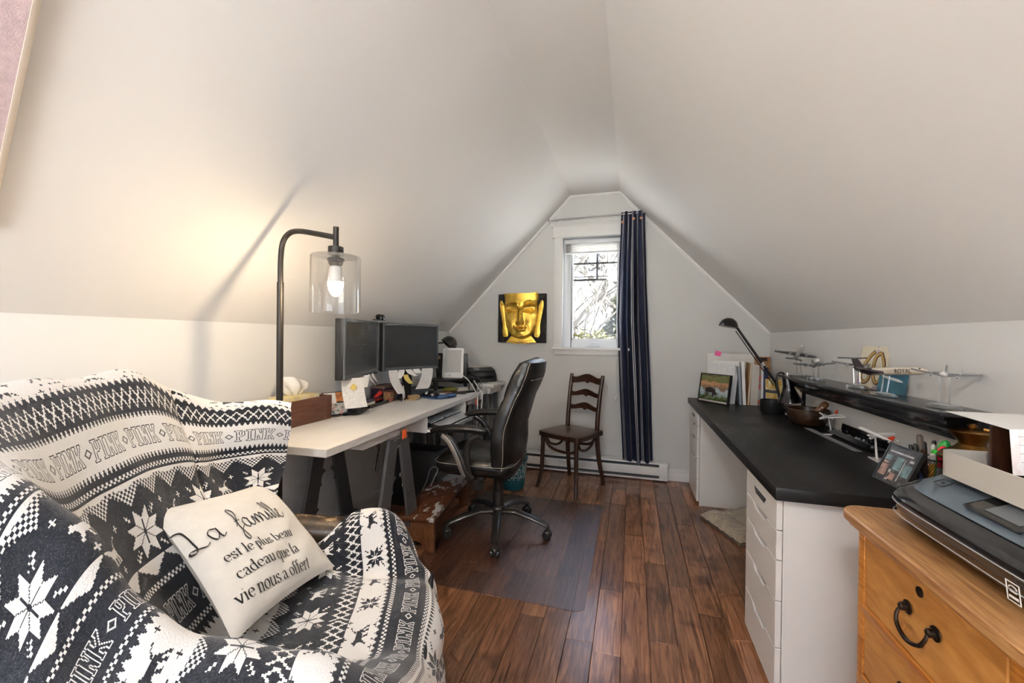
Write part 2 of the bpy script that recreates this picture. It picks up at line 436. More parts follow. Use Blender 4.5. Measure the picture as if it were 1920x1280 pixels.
mb = MB(); mb.b2((gx0, 3.928, gz0), (gx1, 3.932, gz1)); obj('pane', mb, 'pane', win, smooth=0)
mb = MB(); mb.b2((-.326, 3.934, 1.779), (-.306, 3.940, gz1)); obj('muntin', mb, 'dkgrey', win, smooth=0)  # muntins: backlit shade put into their dark grey colour
mb = MB(); mb.b2((gx0, 3.934, 1.924), (gx1, 3.941, 1.942)); obj('muntin', mb, 'dkgrey', win, smooth=0)
mb = MB(); mb.b2((gx0, 3.934, 1.769), (gx1, 3.941, 1.789)); obj('muntin', mb, 'dkgrey', win, smooth=0)
mb = MB(); mb.b2((gx0, 3.946, 1.806), (gx1, 3.950, 1.815)); obj('screen_bar', mb, 'dkgrey', win, smooth=0)
mb = MB(); mb.b2((-.40, 3.872, 1.160), (-.28, 3.902, 1.176)); mb.tube([(-.385, 3.885, 1.178), (-.33, 3.872, 1.186), (-.275, 3.876, 1.182)], .006, 8); obj('crank', mb, 'vinyl', win, bevel=.004)

# unseen window in the front wall, behind the camera, made large for fill daylight
win2 = structE('window_2', (0, 0, 0))
mb = MB(); yy = YF - .09
for (a, b, c, d) in ((FX0, FX0 + .06, FZ0, FZ1), (FX1 - .06, FX1, FZ0, FZ1), (FX0, FX1, FZ0, FZ0 + .06), (FX0, FX1, FZ1 - .06, FZ1), (-.365, -.315, FZ0, FZ1)): mb.b2((a, yy - .03, c), (b, yy + .03, d))
obj('sash', mb, 'vinyl', win2, smooth=0)
for (a, b) in ((FX0 + .06, -.365), (-.315, FX1 - .06)):
    mb = MB(); mb.b2((a, yy - .003, FZ0 + .06), (b, yy + .003, FZ1 - .06)); obj('pane', mb, 'pane', win2, smooth=0)
for x in (FX0 - .05, FX1 + .05):
    mb = MB(); mb.b2((x - .05, YF + .0005, FZ0 - .04), (x + .05, YF + .018, min(FZ1, slope_l(x) - .06 if x < 0 else slope_r(x) - .06))); obj('casing', mb, 'trim', win2)

# ------------------------------------------------------------------ outdoors beyond the back window
mb = MB(); mb.b2((-60, -60, -3.4), (60, 90, -3.25))
M['snow'] = mat('pale_winter_ground', (.84, .84, .83), .9, var=.05, vs=.4)
struct('ground', mb, 'snow', smooth=0)
M['bark'] = mat('grey_bark', (.022, .020, .018), .9, var=.3, vs=8)
M['birch'] = mat('pale_birch_bark', (.06, .056, .052), .9, var=.3, vs=8)
M['leafy'] = mat('yellow_green_leaf', (.062, .056, .009), .7, var=.5, vs=2.0)
M['leafd'] = mat('dark_evergreen_leaf', (.012, .018, .004), .7, var=.6, vs=2.0)
def branch(mb, p, d, L, r, depth, rg):
    q = p + d * L
    mid = p + d * L * .5 + Vector((rg.uniform(-1, 1), rg.uniform(-1, 1), 0)) * L * .04
    mb.tube([p, mid, q], [r, r * .85, r * .68], 5, cap=False)
    if depth == 0: return
    for k in range(rg.choice((2, 3, 3))):
        a = Vector((rg.uniform(-1, 1), rg.uniform(-1, 1), rg.uniform(-.1, .9)))
        nd_ = (d * 1.15 + a * .75).normalized()
        st = p + d * L * rg.uniform(.55, 1.0)
        branch(mb, st, nd_, L * rg.uniform(.5, .72), r * .55, depth - 1, rg)
def bare_tree(name, label, x, y, h, seed, m='bark'):
    rg = random.Random(seed); t = thing(name, label, 'tree', (x, y, -3.25), 0, 'bare winter trees outside the window')
    tr = MB(); pts = [Vector((rg.uniform(-.05, .05) * i, 0, h * i / 6)) for i in range(7)]
    tr.tube(pts, [h * .016 * (1 - .13 * i) for i in range(7)], 7); obj('trunk', tr, m, t)
    br = MB()
    for i in range(16):
        f = .32 + .66 * i / 16; p = Vector((pts[int(f * 6)].x, 0, h * f)); an = rg.uniform(0, 6.28)
        d = Vector((math.cos(an) * .8, math.sin(an) * .8, .75)).normalized()
        branch(br, p, d, h * .26 * (1.15 - f * .75), h * .0085, 3, rg)
    obj('branches', br, m, t)['kind'] = 'stuff'
bare_tree('bare_tree', 'slender pale bare birch left of the window centre, beyond the glass', -2.05, 14.0, 9.6, 3, 'birch')
bare_tree('bare_tree', 'taller grey bare tree rising behind the evergreen outside the window', -.45, 19.0, 10.2, 5)
bare_tree('bare_tree', 'distant grey bare tree low on the left outside the window', -3.35, 24.0, 8.2, 9)
bare_tree('bare_tree', 'bare grey tree at the far right of the window view, behind the curtain edge', .55, 17.0, 9.4, 15)
def leaf_mass(name, label, blobs, y, m, seed, n, size, base):
    rg = random.Random(seed); t = thing(name, label, 'tree' if 'tree' in name else 'hedge', (base, y, -3.25))
    mb = MB(); tot = sum(b[3] ** 3 for b in blobs)
    for (bx, by, bz, br) in blobs:
        for i in range(int(n * br ** 3 / tot) + 60):
            u = Vector((rg.gauss(0, 1), rg.gauss(0, 1), rg.gauss(0, 1))).normalized() * br * (rg.random() ** .25) * rg.uniform(.8, 1.12)
            p = Vector((bx, by, bz)) + u; a = rg.uniform(0, 6.28); s_ = size * rg.uniform(.6, 1.4)
            T = Matrix.Translation(p) @ Euler((rg.uniform(-1, 1), rg.uniform(-1, 1), a)).to_matrix().to_4x4()
            mb.add([(-s_, 0, 0), (0, -s_ * .45, .02), (s_, 0, 0), (0, s_ * .45, .02)], [(0, 1, 2, 3)], T)
    tr = MB(); tr.tube([(0, 0, 0), (0, 0, 1.2), (0, 0, 2.4)], [.16, .13, .08], 8); obj('trunk', tr, 'bark', t)
    o = obj('foliage', mb, m, t, smooth=0); o['kind'] = 'stuff'
leaf_mass('evergreen_tree', 'dark green evergreen tree at the lower right of the window view', [(0, 0, 1.2, 1.5), (-.1, 0, 2.6, 1.25), (.15, 0, 3.7, .95), (.25, 0, 4.6, .62), (.35, 0, 5.25, .38), (1.0, .2, 3.2, 1.1), (1.3, .2, 4.3, .7), (.3, 0, 5.75, .3)], 13.5, 'leafd', 11, 13000, .15, -.55)
leaf_mass('hedge_shrub', 'yellow green sunlit shrub along the bottom left of the window view', [(0, 0, 1.0, 1.1), (-.9, .1, 1.5, 1.2), (.6, 0, 1.9, 1.15), (-.3, 0, 2.9, .95), (.5, .1, 3.1, .85), (-1.2, 0, 2.9, .9), (-.5, 0, 3.9, .85), (.3, 0, 4.0, .75), (-1.2, 0, 3.8, .8)], 11.0, 'leafy', 12, 9000, .12, -1.25)
leaf_mass('hedge_shrub', 'yellow green sunlit shrub along the bottom right of the window view', [(0, 0, 1.2, 1.1), (.2, 0, 2.3, 1.0), (.9, 0, 2.8, .9), (-.5, 0, 2.75, .75), (.1, 0, 3.6, .85), (-.45, 0, 3.75, .7)], 10.5, 'leafy', 13, 6000, .12, -.15)
mb = MB(); mb.tube([(-14, 12.0, 1.42), (-6, 12, 1.32), (0, 12.0, 1.30), (8, 12, 1.36)], .012, 6)
tag(obj('overhead_wire', mb, 'black'), 'thin black overhead wire crossing low in the window view', 'wire')

# added fill lamp, unseen, on the flat strip behind the camera, to brighten the room
t = thing('added_fill_lamp', 'added white dome fill light on the flat ceiling strip, out of view', 'fill lamp', (-.34, -.95, ZA))
mb = MB(); mb.lathe([(0, 0), (.20, 0), (.205, -.012), (.19, -.03), (.10, -.03)], n=40); obj('mount', mb, 'trim', t)
m = bpy.data.materials.new('fill_light_dome'); m.use_nodes = True; nt = m.node_tree; nt.nodes.clear()
oo = nd(nt, 'ShaderNodeOutputMaterial'); em = nd(nt, 'ShaderNodeEmission'); em.inputs[0].default_value = (.98, .985, 1, 1); em.inputs[1].default_value = 41; nt.links.new(em.outputs[0], oo.inputs[0]); M['dome'] = m
mb = MB(); mb.lathe([(.185, -.031), (.18, -.055), (.155, -.085), (.10, -.108), (.04, -.118), (0, -.12)], n=40); obj('dome', mb, 'dome', t)

# ================================================================== BACK WALL
# raised venetian blind
t = thing('venetian_blind', 'white slatted blind drawn up at the top of the window', 'blind', (-.335, 3.872, 2.02))
mb = MB(); mb.b2((-.270, -.020, .088), (.270, .018, .122)); obj('headrail', mb, 'vinyl', t, bevel=.003)
M['slat'] = mat('blind_slat', (.62, .60, .59), .45)
for i in range(6):
    mb = MB(); P = [[(x, -.022 + .044 * k / 4, .010 + i * .0125 + .004 * math.sin(math.pi * k / 4)) for k in range(5)] for x in (-.268, .268)]
    mb.grid(P); obj('slat', mb, 'slat', t, solid=.002)
mb = MB(); mb.b2((-.268, -.020, -.006), (.268, .020, .006)); obj('bottom_rail', mb, 'vinyl', t, bevel=.002)
mb = MB(); mb.tube([(-.215, -.026, .10), (-.222, -.028, -.26)], .0035, 6); obj('tilt_wand', mb, 'white', t)
for x, z in ((.207, -1.315), (.214, -1.290)):
    mb = MB(); mb.tube([(x - .005, -.026, .095), (x, -.060, -.86), (x, -.085, -.95), (x, -.085, z)], .0016, 5); mb.lathe([(.002, .03), (.007, .022), (.010, .006), (.009, -.006), (.004, -.010)], (x, -.085, z - .01), 10); obj('pull_cord', mb, 'white', t)

# curtain rod and striped curtain
t = thing('curtain_rod', 'thin chrome curtain rod above the window', 'rod', (-.33, 3.775, 2.322))
mb = MB(); mb.tube([(-.40, 0, -.006), (.435, 0, .004)], .0075, 10); obj('pole', mb, 'chrome', t)
for sx, z in ((-1, -.006), (1, .004)):
    mb = MB(); mb.sph((sx * .415 if sx < 0 else .445, 0, z), (.02, .013, .013), 12, 8); obj('finial', mb, 'chrome', t)
for x in (-.35, .40):
    mb = MB(); mb.tube([(x, 0, -.004), (x, .03, -.012), (x, .062, -.012)], .005, 8); mb.box((x, .062, -.012), (.018, .003, .04)); obj('bracket', mb, 'chrome', t)
m, nt, p = new_mat('navy_striped_denim')
uv = nd(nt, 'ShaderNodeTexCoord'); sp = nd(nt, 'ShaderNodeSeparateXYZ'); nt.links.new(uv.outputs['UV'], sp.inputs[0])
def stripe_val(nt, src, period, centre, half):
    a = nd(nt, 'ShaderNodeMath', operation='FRACT'); mlt = nd(nt, 'ShaderNodeMath', operation='MULTIPLY'); mlt.inputs[1].default_value = 1 / period
    nt.links.new(src, mlt.inputs[0]); nt.links.new(mlt.outputs[0], a.inputs[0])
    c = nd(nt, 'ShaderNodeMath', operation='COMPARE'); nt.links.new(a.outputs[0], c.inputs[0]); c.inputs[1].default_value = centre; c.inputs[2].default_value = half
    return c.outputs[0]
s1 = stripe_val(nt, sp.outputs[0], .075, .44, .042); s2 = stripe_val(nt, sp.outputs[0], .075, .63, .042)
mxv = nd(nt, 'ShaderNodeMath', operation='MAXIMUM'); nt.links.new(s1, mxv.inputs[0]); nt.links.new(s2, mxv.inputs[1])
ns = nd(nt, 'ShaderNodeTexNoise'); ns.inputs['Scale'].default_value = 400; nt.links.new(coords(nt), ns.inputs['Vector'])
mu = nd(nt, 'ShaderNodeMath', operation='MULTIPLY'); nt.links.new(mxv.outputs[0], mu.inputs[0]); nt.links.new(ns.outputs[0], mu.inputs[1])
mu2 = nd(nt, 'ShaderNodeMath', operation='MULTIPLY'); mu2.inputs[1].default_value = 1.9; nt.links.new(mu.outputs[0], mu2.inputs[0])
mx = nd(nt, 'ShaderNodeMix', data_type='RGBA'); nt.links.new(mu2.outputs[0], mx.inputs[0])
mx.inputs[6].default_value = (.010, .016, .044, 1); mx.inputs[7].default_value = (.62, .60, .60, 1)
nt.links.new(mx.outputs[2], p.inputs['Base Color']); p.inputs['Roughness'].default_value = .85
# daylight glows through the weave a little
tl = nd(nt, 'ShaderNodeBsdfTranslucent'); tl.inputs[0].default_value = (.02, .06, .17, 1); ms = nd(nt, 'ShaderNodeMixShader'); ms.inputs[0].default_value = .08
out = [n for n in nt.nodes if n.type == 'OUTPUT_MATERIAL'][0]
nt.links.new(p.outputs[0], ms.inputs[1]); nt.links.new(tl.outputs[0], ms.inputs[2]); nt.links.new(ms.outputs[0], out.inputs[0])
M['denim'] = m
t = thing('striped_curtain', 'long navy blue curtain with thin white stripes, gathered beside the window', 'curtain', (0, 3.78, .15))
NU, NV = 90, 60
P = []; UV = []
for i in range(NU + 1):
    u = i / NU; row = []
    for j in range(NV + 1):
        v = j / NV; z = 2.345 * (1 - v) + .150 * v
        xl = np.interp(z, [.15, .8, 1.4, 1.9, 2.2, 2.345], [-.060, -.100, -.128, -.118, -.104, -.100])
        xr = np.interp(z, [.15, .8, 1.4, 1.9, 2.2, 2.345], [.194, .172, .140, .117, .103, .099])
        amp = .012 + .026 * min(1, v * 4)
        ph = u * 2 * math.pi * 3.4
        y = amp * math.sin(ph + .5 * math.sin(3 * v)) + .007 * math.sin(ph * 2.3 + 4 * v)
        x = xl + (xr - xl) * u + .006 * math.sin(ph + 1.2 + 2 * v) * min(1, v * 4)
        zz = z - .15 + .02 * v * math.sin(u * 9) * .6
        row.append((x, y - .010, zz))
    P.append(row)
mb = MB(); mb.grid(P)
o = obj('cloth', mb, 'denim', t, smooth=80)
me = o.data; uvl = me.uv_layers.new(name='UVMap')
co = np.array([v[:] for v in [tuple(x) for row in P for x in row]])
for poly in me.polygons:
    for li in poly.loop_indices:
        vi = me.loops[li].vertex_index; uvl.data[li].uv = ((vi // (NV + 1)) / NU * .385, (vi % (NV + 1)) / NV * 2.2)
M['button'] = mat('copper_button', (.42, .20, .12), .4, metal=.4)
for x, z in ((-.086, 2.095), (.005, 2.12), (.068, 2.12)):
    mb = MB(); mb.lathe([(.004, 0), (.012, .001), (.013, .004), (.009, .006), (.003, .005), (0, .004)], (x, -.045, z), 14, T=Matrix.Rotation(R(90), 4, 'X')); obj('button', mb, 'button', t)

# baseboard heater
t = thing('baseboard_heater', 'long white electric baseboard heater under the window', 'heater', (-.40, 3.824, 0))
x0, x1 = -.62, .713
mb = MB(); mb.b2((x0, -.010, .012), (x1, .0, .165)); obj('back_plate', mb, 'white', t)
mb = MB(); mb.add([(x, y, z) for x in (x0, x1) for (y, z) in ((0, .165), (-.060, .158), (-.062, .148), (-.058, .148), (-.056, .155), (0, .160))], [tuple(range(6)), tuple(reversed(range(6, 12)))] + [(i, (i + 1) % 6, 6 + (i + 1) % 6, 6 + i) for i in range(6)]); obj('top_cover', mb, 'white', t, smooth=0)
mb = MB(); mb.b2((x0 + .07, -.062, .052), (x1 - .07, -.058, .125)); obj('front_panel', mb, 'white', t, bevel=.001)
mb = MB(); mb.b2((x0 + .07, -.058, .012), (x1 - .07, -.050, .026)); obj('lower_lip', mb, 'white', t)
mb = MB(); mb.b2((x0 + .07, -.040, .028), (x1 - .07, -.014, .148)); obj('heating_core', mb, 'dkgrey', t)
for a in (x0, x1 - .07):
    mb = MB(); mb.b2((a, -.0615, .012), (a + .07, -.002, .1485)); obj('end_cap', mb, 'white', t, bevel=.003)

# gilded relief panel of a serene face
t = thing('relief_panel', 'square black panel with a golden sleeping face in relief on the back wall', 'wall art', (-1.006, YB - .002, 1.414))
M['panelb'] = mat('rough_black_panel', (.025, .022, .024), .75, var=.5, vs=60, bump=.9, bs=120)
M['gold'] = mat('gilded_gold', (.83, .50, .085), .36, metal=.85, var=.35, vs=16, bump=.15, bs=45)
mb = MB(); mb.b2((-.235, -.035, -.232), (.235, 0, .232)); obj('panel', mb, 'panelb', t, bevel=.002, seg=1)
def g(x, y, cx, cy, sx, sy): return math.exp(-((x - cx) / sx) ** 2 - ((y - cy) / sy) ** 2)
out_f = spline([(-.172, .234), (-.172, .12), (-.168, .0), (-.150, -.085), (-.112, -.152), (-.060, -.190), (0, -.200), (.060, -.190), (.112, -.152), (.150, -.085), (.164, .0), (.162, .12), (.160, .234), (.08, .234), (0, .234), (-.09, .234)], 6)
def face_h(x, y):
    h = .052 * math.sqrt(max(0.0, 1 - (x / .19) ** 2)) + .012 * g(x, y, 0, -.14, .05, .04)
    h += .044 * g(x, y, 0, -.035, .020, .028) + .030 * g(x, y, 0, .03, .015, .065)           # nose
    h += .012 * (g(x, y, -.024, -.045, .012, .012) + g(x, y, .024, -.045, .012, .012))
    for s in (-1, 1):
        ex = s * .083
        h -= .030 * g(x, y, ex, .085, .062, .036)                                             # socket
        h += .026 * g(x, y, ex, .070, .046, .020)                                             # lid
        d = y - (.066 - .010 * math.cos((x - ex) / .05 * 1.5)); 
        if abs(x - ex) < .058: h -= .022 * math.exp(-(d / .0060) ** 2)                        # closed-eye line
        bx = (x - s * .085) / .085; by = .150 - .050 * bx * bx - (.02 if bx * s < -.6 else 0)
        if abs(bx) < 1.05: h += .022 * math.exp(-((y - by) / .010) ** 2)                      # brow ridge
        h += .012 * g(x, y, s * .095, -.06, .045, .055)                                       # cheek
    my = -.098 + .010 * (x / .05) ** 2
    if abs(x) < .062:
        h += .022 * math.exp(-((y - (-.088 + .006 * math.cos(x * 90))) / .009) ** 2) + .024 * g(x, y, 0, -.112, .036, .010)
        h -= .024 * math.exp(-((y - my) / .0045) ** 2)
    return h
P = []
NR = 44
for (ox, oy) in out_f + [out_f[0]]:
    row = []
    for k in range(NR + 1):
        q = 1 - k / NR; x = ox * q; y = .02 + (oy - .02) * q
        edge = min(1.0, (1 - q) * 9 + .0); top = 1.0 if oy > .22 and q > .5 else edge
        row.append((x, -.034 - face_h(x, y) * (top if oy > .23 else math.sqrt(edge)) , y))
    P.append(row)
mb = MB(); mb.grid(P); obj('face', mb, 'gold', t, smooth=60)
for s in (-1, 1):
    ear = [(s * .168, .115), (s * .190, .165), (s * .212, .160), (s * .214, .115), (s * .198, .02), (s * .184, -.07), (s * .186, -.14), (s * .170, -.180), (s * .132, -.176), (s * .128, -.140), (s * .146, -.06), (s * .160, .03)]
    e2 = spline(ear + [ear[0]], 4)[:-1]
    mb = MB(); mb.prism(e2, .033, .056, Matrix(((1, 0, 0, 0), (0, 0, -1, 0), (0, 1, 0, 0), (0, 0, 0, 1)))); obj('ear', mb, 'gold', t, bevel=.006, seg=2)
    inner = [(s * .180, .12), (s * .194, .142), (s * .202, .11), (s * .186, .01), (s * .170, -.07), (s * .168, -.02)]
    mb = MB(); mb.tube([(a, -.057, b) for a, b in spline(inner, 5)], .0045, 6); obj('ear_rim', mb, 'gold', t)
mb = MB()
nk = [(-.150, -.231), (-.100, -.170), (0, -.150), (.100, -.170), (.150, -.231)]
mb.prism(list(reversed(nk)), .033, .050, Matrix(((1, 0, 0, 0), (0, 0, -1, 0), (0, 1, 0, 0), (0, 0, 0, 1)))); obj('neck', mb, 'gold', t, bevel=.004)
for k in range(2):
    mb = MB(); mb.tube([(-.115 + .23 * i / 10, -.051, -.205 - .022 * k - .014 * math.sin(math.pi * i / 10)) for i in range(11)], .004, 6); obj('neck_fold', mb, 'gold', t)
mb = MB(); mb.sph((-.012, -.088, .140), .008, 12, 8); obj('forehead_bead', mb, 'gold', t)

# ================================================================== BENTWOOD CHAIR
t = thing('bentwood_chair', 'dark brown bentwood side chair with three wavy back slats, by the window', 'chair', (-.47, 3.43, 0), R(-27.6))
# local: x across (right +), front is -y
def seat_outline(w, d):
    return spline([(-w * .80, d), (0, d * 1.04), (w * .80, d), (w * .93, d * .7), (w, -d * .55), (w * .94, -d * .93), (w * .5, -d * 1.02), (0, -d * 1.06), (-w * .5, -d * 1.02), (-w * .94, -d * .93), (-w, -d * .55), (-w * .93, d * .7), (-w * .80, d)], 4)[:-1]
so = seat_outline(.205, .200)
mb = MB(); mb.prism(list(reversed(so)), .425, .462); obj('seat', mb, 'bent', t, bevel=.010, seg=3)
M['plyseat'] = wood('worn_ply_seat', (.055, .024, .012), (.12, .058, .030), .3, (12, 3, 12), coat=.3)
mb = MB(); mb.prism([(a * .9, b * .9) for a, b in reversed(so)], .460, .4645); obj('seat_panel', mb, 'plyseat', t, bevel=.002)
for s in (-1, 1):
    mb = MB(); mb.tube(spline([(s * .165, -.165, .43), (s * .168, -.168, .30), (s * .172, -.172, .15), (s * .186, -.192, .04), (s * .196, -.208, .0)], 5), [.0175] * 8 + [.016] * 8 + [.0145] * 5, 12); obj('leg', mb, 'bent', t)
    back = spline([(s * .175, .225, .0), (s * .158, .175, .22), (s * .150, .155, .45), (s * .152, .180, .70), (s * .158, .222, .915)], 6)
    mb = MB(); mb.tube(back, [.0155 + .004 * math.sin(math.pi * i / (len(back) - 1)) for i in range(len(back))], 12); obj('leg', mb, 'bent', t)
ring = [(.148 * math.cos(a), .02 + .150 * math.sin(a), .335 - .03 * (1 - math.sin(a)) * 0) for a in [2 * math.pi * i / 40 for i in range(40)]]
hoop = spline([(-.160, -.150, .418), (-.135, -.135, .345), (-.08, -.118, .312), (0, -.105, .302), (.08, -.118, .312), (.135, -.135, .345), (.160, -.150, .418)], 6)
mb = MB(); mb.tube(hoop, .0115, 10); obj('front_hoop', mb, 'bent', t)
for s in (-1, 1):
    h2 = spline([(s * .160, -.135, .418), (s * .150, -.09, .35), (s * .142, 0, .325), (s * .142, .08, .35), (s * .145, .135, .418)], 6)
    mb = MB(); mb.tube(h2, .0105, 10); obj('side_hoop', mb, 'bent', t)
h3 = spline([(-.145, .150, .41), (-.10, .13, .35), (0, .125, .335), (.10, .13, .35), (.145, .150, .41)], 6)
mb = MB(); mb.tube(h3, .0105, 10); obj('back_hoop', mb, 'bent', t)
def wavy_slat(z, y, w, h, bulge):
    P = []; n = 28
    top = []; bot = []
    for i in range(n + 1):
        x = -w + 2 * w * i / n; a = x / w
        zt = z + h * .5 + bulge * math.exp(-(a / .42) ** 2) - .008 * math.exp(-((abs(a) - .72) / .2) ** 2)
        zb = z - h * .5 + bulge * .85 * math.exp(-(a / .55) ** 2) - .016 * math.exp(-(a / .10) ** 2)
        yy_ = y + .022 * (1 - a * a)
        top.append((x, yy_, zt)); bot.append((x, yy_, zb))
    P = [[(b[0], b[1] - .007, b[2]), (a_[0], a_[1] - .007, a_[2]), (a_[0], a_[1] + .007, a_[2]), (b[0], b[1] + .007, b[2]), (b[0], b[1] - .007, b[2])] for a_, b in zip(top, bot)]
    mb = MB(); mb.grid(P)
    return mb
for z, y, h in ((.865, .212, .062), (.745, .192, .046), (.630, .175, .046)):
    obj('back_slat', wavy_slat(z, y, .152, h, .024), 'bent', t)

# ================================================================== OFFICE CHAIR
t = thing('office_chair', 'black padded leather office chair on casters at the white desk', 'chair', (-.80, 2.49, 0), R(181))
M['chairpl'] = mat('black_chair_plastic', (.022, .020, .019), .28, var=.1, coat=.2)
M['chairgrey'] = mat('taupe_arm_inset', (.30, .275, .25), .3, metal=.4)
a0 = 213 - 181
for k in range(5):
    an = R(a0 + 72 * k); d = Vector((math.cos(an), math.sin(an), 0))
    pts = [d * .03 + Vector((0, 0, .135)), d * .12 + Vector((0, 0, .140)), d * .22 + Vector((0, 0, .118)), d * .30 + Vector((0, 0, .092)), d * .325 + Vector((0, 0, .080))]
    mb = MB(); mb.tube(pts, [.030, .028, .026, .024, .018], 12, flat=.62, up=(0, 0, 1)); leg = obj('base_arm', mb, 'chairpl', t)
    sd = Vector((-d.y, d.x, 0)); c = d * .325
    cst = MB(); 
    for s in (-1, 1):
        cst.lathe([(.006, -.011), (.021, -.011), (.0265, -.006), (.0265, .006), (.021, .011), (.006, .011)], (c + sd * .016 * s - d * .004 + Vector((0, 0, .027))), 16, T=sd.to_track_quat('Z', 'Y').to_matrix().to_4x4())
    obj('caster_wheel', cst, 'blackg', leg)
    hood = MB(); hood.sph(c + Vector((0, 0, .040)), (.026, .026, .024), 12, 6, v0=0); hood.tube([c + Vector((0, 0, .055)), c + Vector((0, 0, .085))], .010, 8); obj('caster_hood', hood, 'chairpl', leg)
mb = MB(); mb.lathe([(.0, .105), (.040, .105), (.050, .12), (.050, .150), (.040, .165), (.034, .17), (.034, .26), (.030, .265), (.030, .33), (.026, .335), (.026, .40), (0, .40)], n=24); obj('gas_column', mb, 'chairpl', t)
mb = MB(); mb.box((.06, 0, .405), (.26, .20, .045)); mb.tube([(.02, .08, .40), (.02, .26, .395)], .006, 8); mb.box((.02, .27, .395), (.03, .05, .012)); obj('tilt_mechanism', mb, 'chairpl', t, bevel=.008)
def cushion(cx, cy, z, w, d, h, e=.35, n=28, crown=.02):
    """soft slab; x forward"""
    P = []
    for i in range(n):
        a = 2 * math.pi * i / n; row = []
        ca, sa = math.cos(a), math.sin(a)
        bx = math.copysign(abs(ca) ** e, ca); by = math.copysign(abs(sa) ** e, sa)
        for k in range(11):
            b = math.pi * (k / 10 - .5); r = abs(math.cos(b)) ** .30; zz = math.sin(b)
            cr = crown * (1 - r) if zz > 0 else 0
            row.append((cx + d / 2 * bx * r, cy + w / 2 * by * r, z + h / 2 * zz + (crown * (1 - r ** 3) if zz > 0 else 0)))
        P.append(row)
    mb = MB(); mb.grid(P, closed_u=True); return mb
seat = obj('seat', cushion(.10, 0, .455, .50, .50, .125), 'leather', t, smooth=60)
ring = [(.10 + .252 * math.copysign(abs(math.cos(a)) ** .35, math.cos(a)), .252 * math.copysign(abs(math.sin(a)) ** .35, math.sin(a)), .478) for a in [2 * math.pi * i / 60 for i in range(60)]]
mb = MB(); mb.tube(ring, .0013, 5, closed=True); obj('stitching', mb, 'thread', seat)
# back: shell in the y-z plane following a lean curve
def bk(v):  # v 0..1 bottom to top -> (x centre, z, half width, thickness)
    x = np.interp(v, [0, .2, .45, .7, .9, 1], [-.085, -.105, -.110, -.160, -.215, -.240])
    z = .375 + .705 * v
    w_ = np.interp(v, [0, .12, .35, .6, .75, .92, 1], [.19, .245, .262, .245, .222, .218, .205])
    th = np.interp(v, [0, .1, .3, .5, .7, .8, .9, 1], [.050, .105, .135, .130, .130, .145, .140, .105])
    return x, z, w_, th
P = []; nu, nv = 36, 30
for j in range(nv + 1):
    v = j / nv; x, z, w_, th = bk(v); row = []
    for i in range(nu + 1):
        a = 2 * math.pi * i / nu; ca, sa = math.cos(a), math.sin(a)
        yy_ = w_ * math.copysign(abs(sa) ** .45, sa); xx = th / 2 * math.copysign(abs(ca) ** .6, ca)
        xx += .045 * (yy_ / .25) ** 2
        if ca > 0:  # front padding creases
            xx -= .014 * (math.exp(-((v - .70) / .025) ** 2) + math.exp(-((v - .33) / .02) ** 2)) * ca
        row.append((x + xx, yy_, z))
    P.append(row)
x, z, w_, th = bk(1); P.append([(x + .01, 0.6 * q[1], z + .022) for q in P[-1]]); P.append([(x + .01, 0, z + .026) for q in P[-1]])
x, z, w_, th = bk(0); P.insert(0, [(x, 0, z - .012) for q in P[0]])
mb = MB(); mb.grid(P); back = obj('backrest', mb, 'leather', t, smooth=60)
for s in (-1, 1):
    pts = []
    for j in range(3, nv + 1):
        v = j / nv; x, z, w_, th = bk(v); pts.append((x + .045 * (w_ * .97 / .25) ** 2 - th * .30, s * w_ * .985, z))
    mb = MB(); mb.tube(pts, .0013, 5); obj('stitching', mb, 'thread', back)
    pts = [(p_[0] + .055, p_[1] * .965, p_[2]) for p_ in pts]
    mb = MB(); mb.tube(pts, .0013, 5); obj('stitching', mb, 'thread', back)
pts = []
for i in range(21):
    yy_ = -.20 + .40 * i / 20; x, z, w_, th = bk(.86); pts.append((x - th * .5 + .045 * (yy_ / .25) ** 2 - .002, yy_, z))
mb = MB(); mb.tube(pts, .0015, 5); obj('stitching', mb, 'thread', back)
for s in (-1, 1):
    pad = MB()
    line = spline([(-.02, s * .275, .690), (.06, s * .282, .700), (.18, s * .285, .698), (.29, s * .275, .682), (.335, s * .268, .668)], 5)
    pad.tube(line, [.012] + [.026 + .012 * math.sin(math.pi * i / (len(line) - 3)) for i in range(len(line) - 2)] + [.014], 14, flat=.62, up=(0, 0, 1))
    pd = obj('arm_pad', pad, 'leather', t, smooth=60)
    for off in (-.026, .026):
        mb = MB(); mb.tube([(q[0], q[1] + off, q[2] + .006) for q in line[2:-2]], .0012, 5); obj('stitching', mb, 'thread', pd)
    sup = MB()
    # Y-shaped bracket: front strut sweeping from the pad front to the seat side, rear strut to the pad rear
    f1 = spline([(.27, s * .275, .664), (.205, s * .282, .62), (.155, s * .285, .54), (.115, s * .280, .45), (.085, s * .265, .405)], 6)
    sup.tube(f1, [.020 + .009 * i / (len(f1) - 1) for i in range(len(f1))], 10, flat=.55, up=(0, 1, 0))
    f2 = spline([(.03, s * .275, .664), (.085, s * .280, .630), (.105, s * .283, .56), (.100, s * .280, .46), (.085, s * .265, .405)], 6)
    sup.tube(f2, .020, 10, flat=.55, up=(0, 1, 0))
    sup.tube([(.085, s * .265, .405), (.07, s * .12, .400)], .018, 8)
    sp_ = obj('arm_bracket', sup, 'chairpl', t, smooth=60)
    ins = MB(); ins.tube([(q[0] + .012, q[1] + s * .012, q[2]) for q in f1[2:-3]], .014, 10, flat=.3, up=(0, 1, 0)); obj('arm_inset', ins, 'chairgrey', sp_, smooth=60)

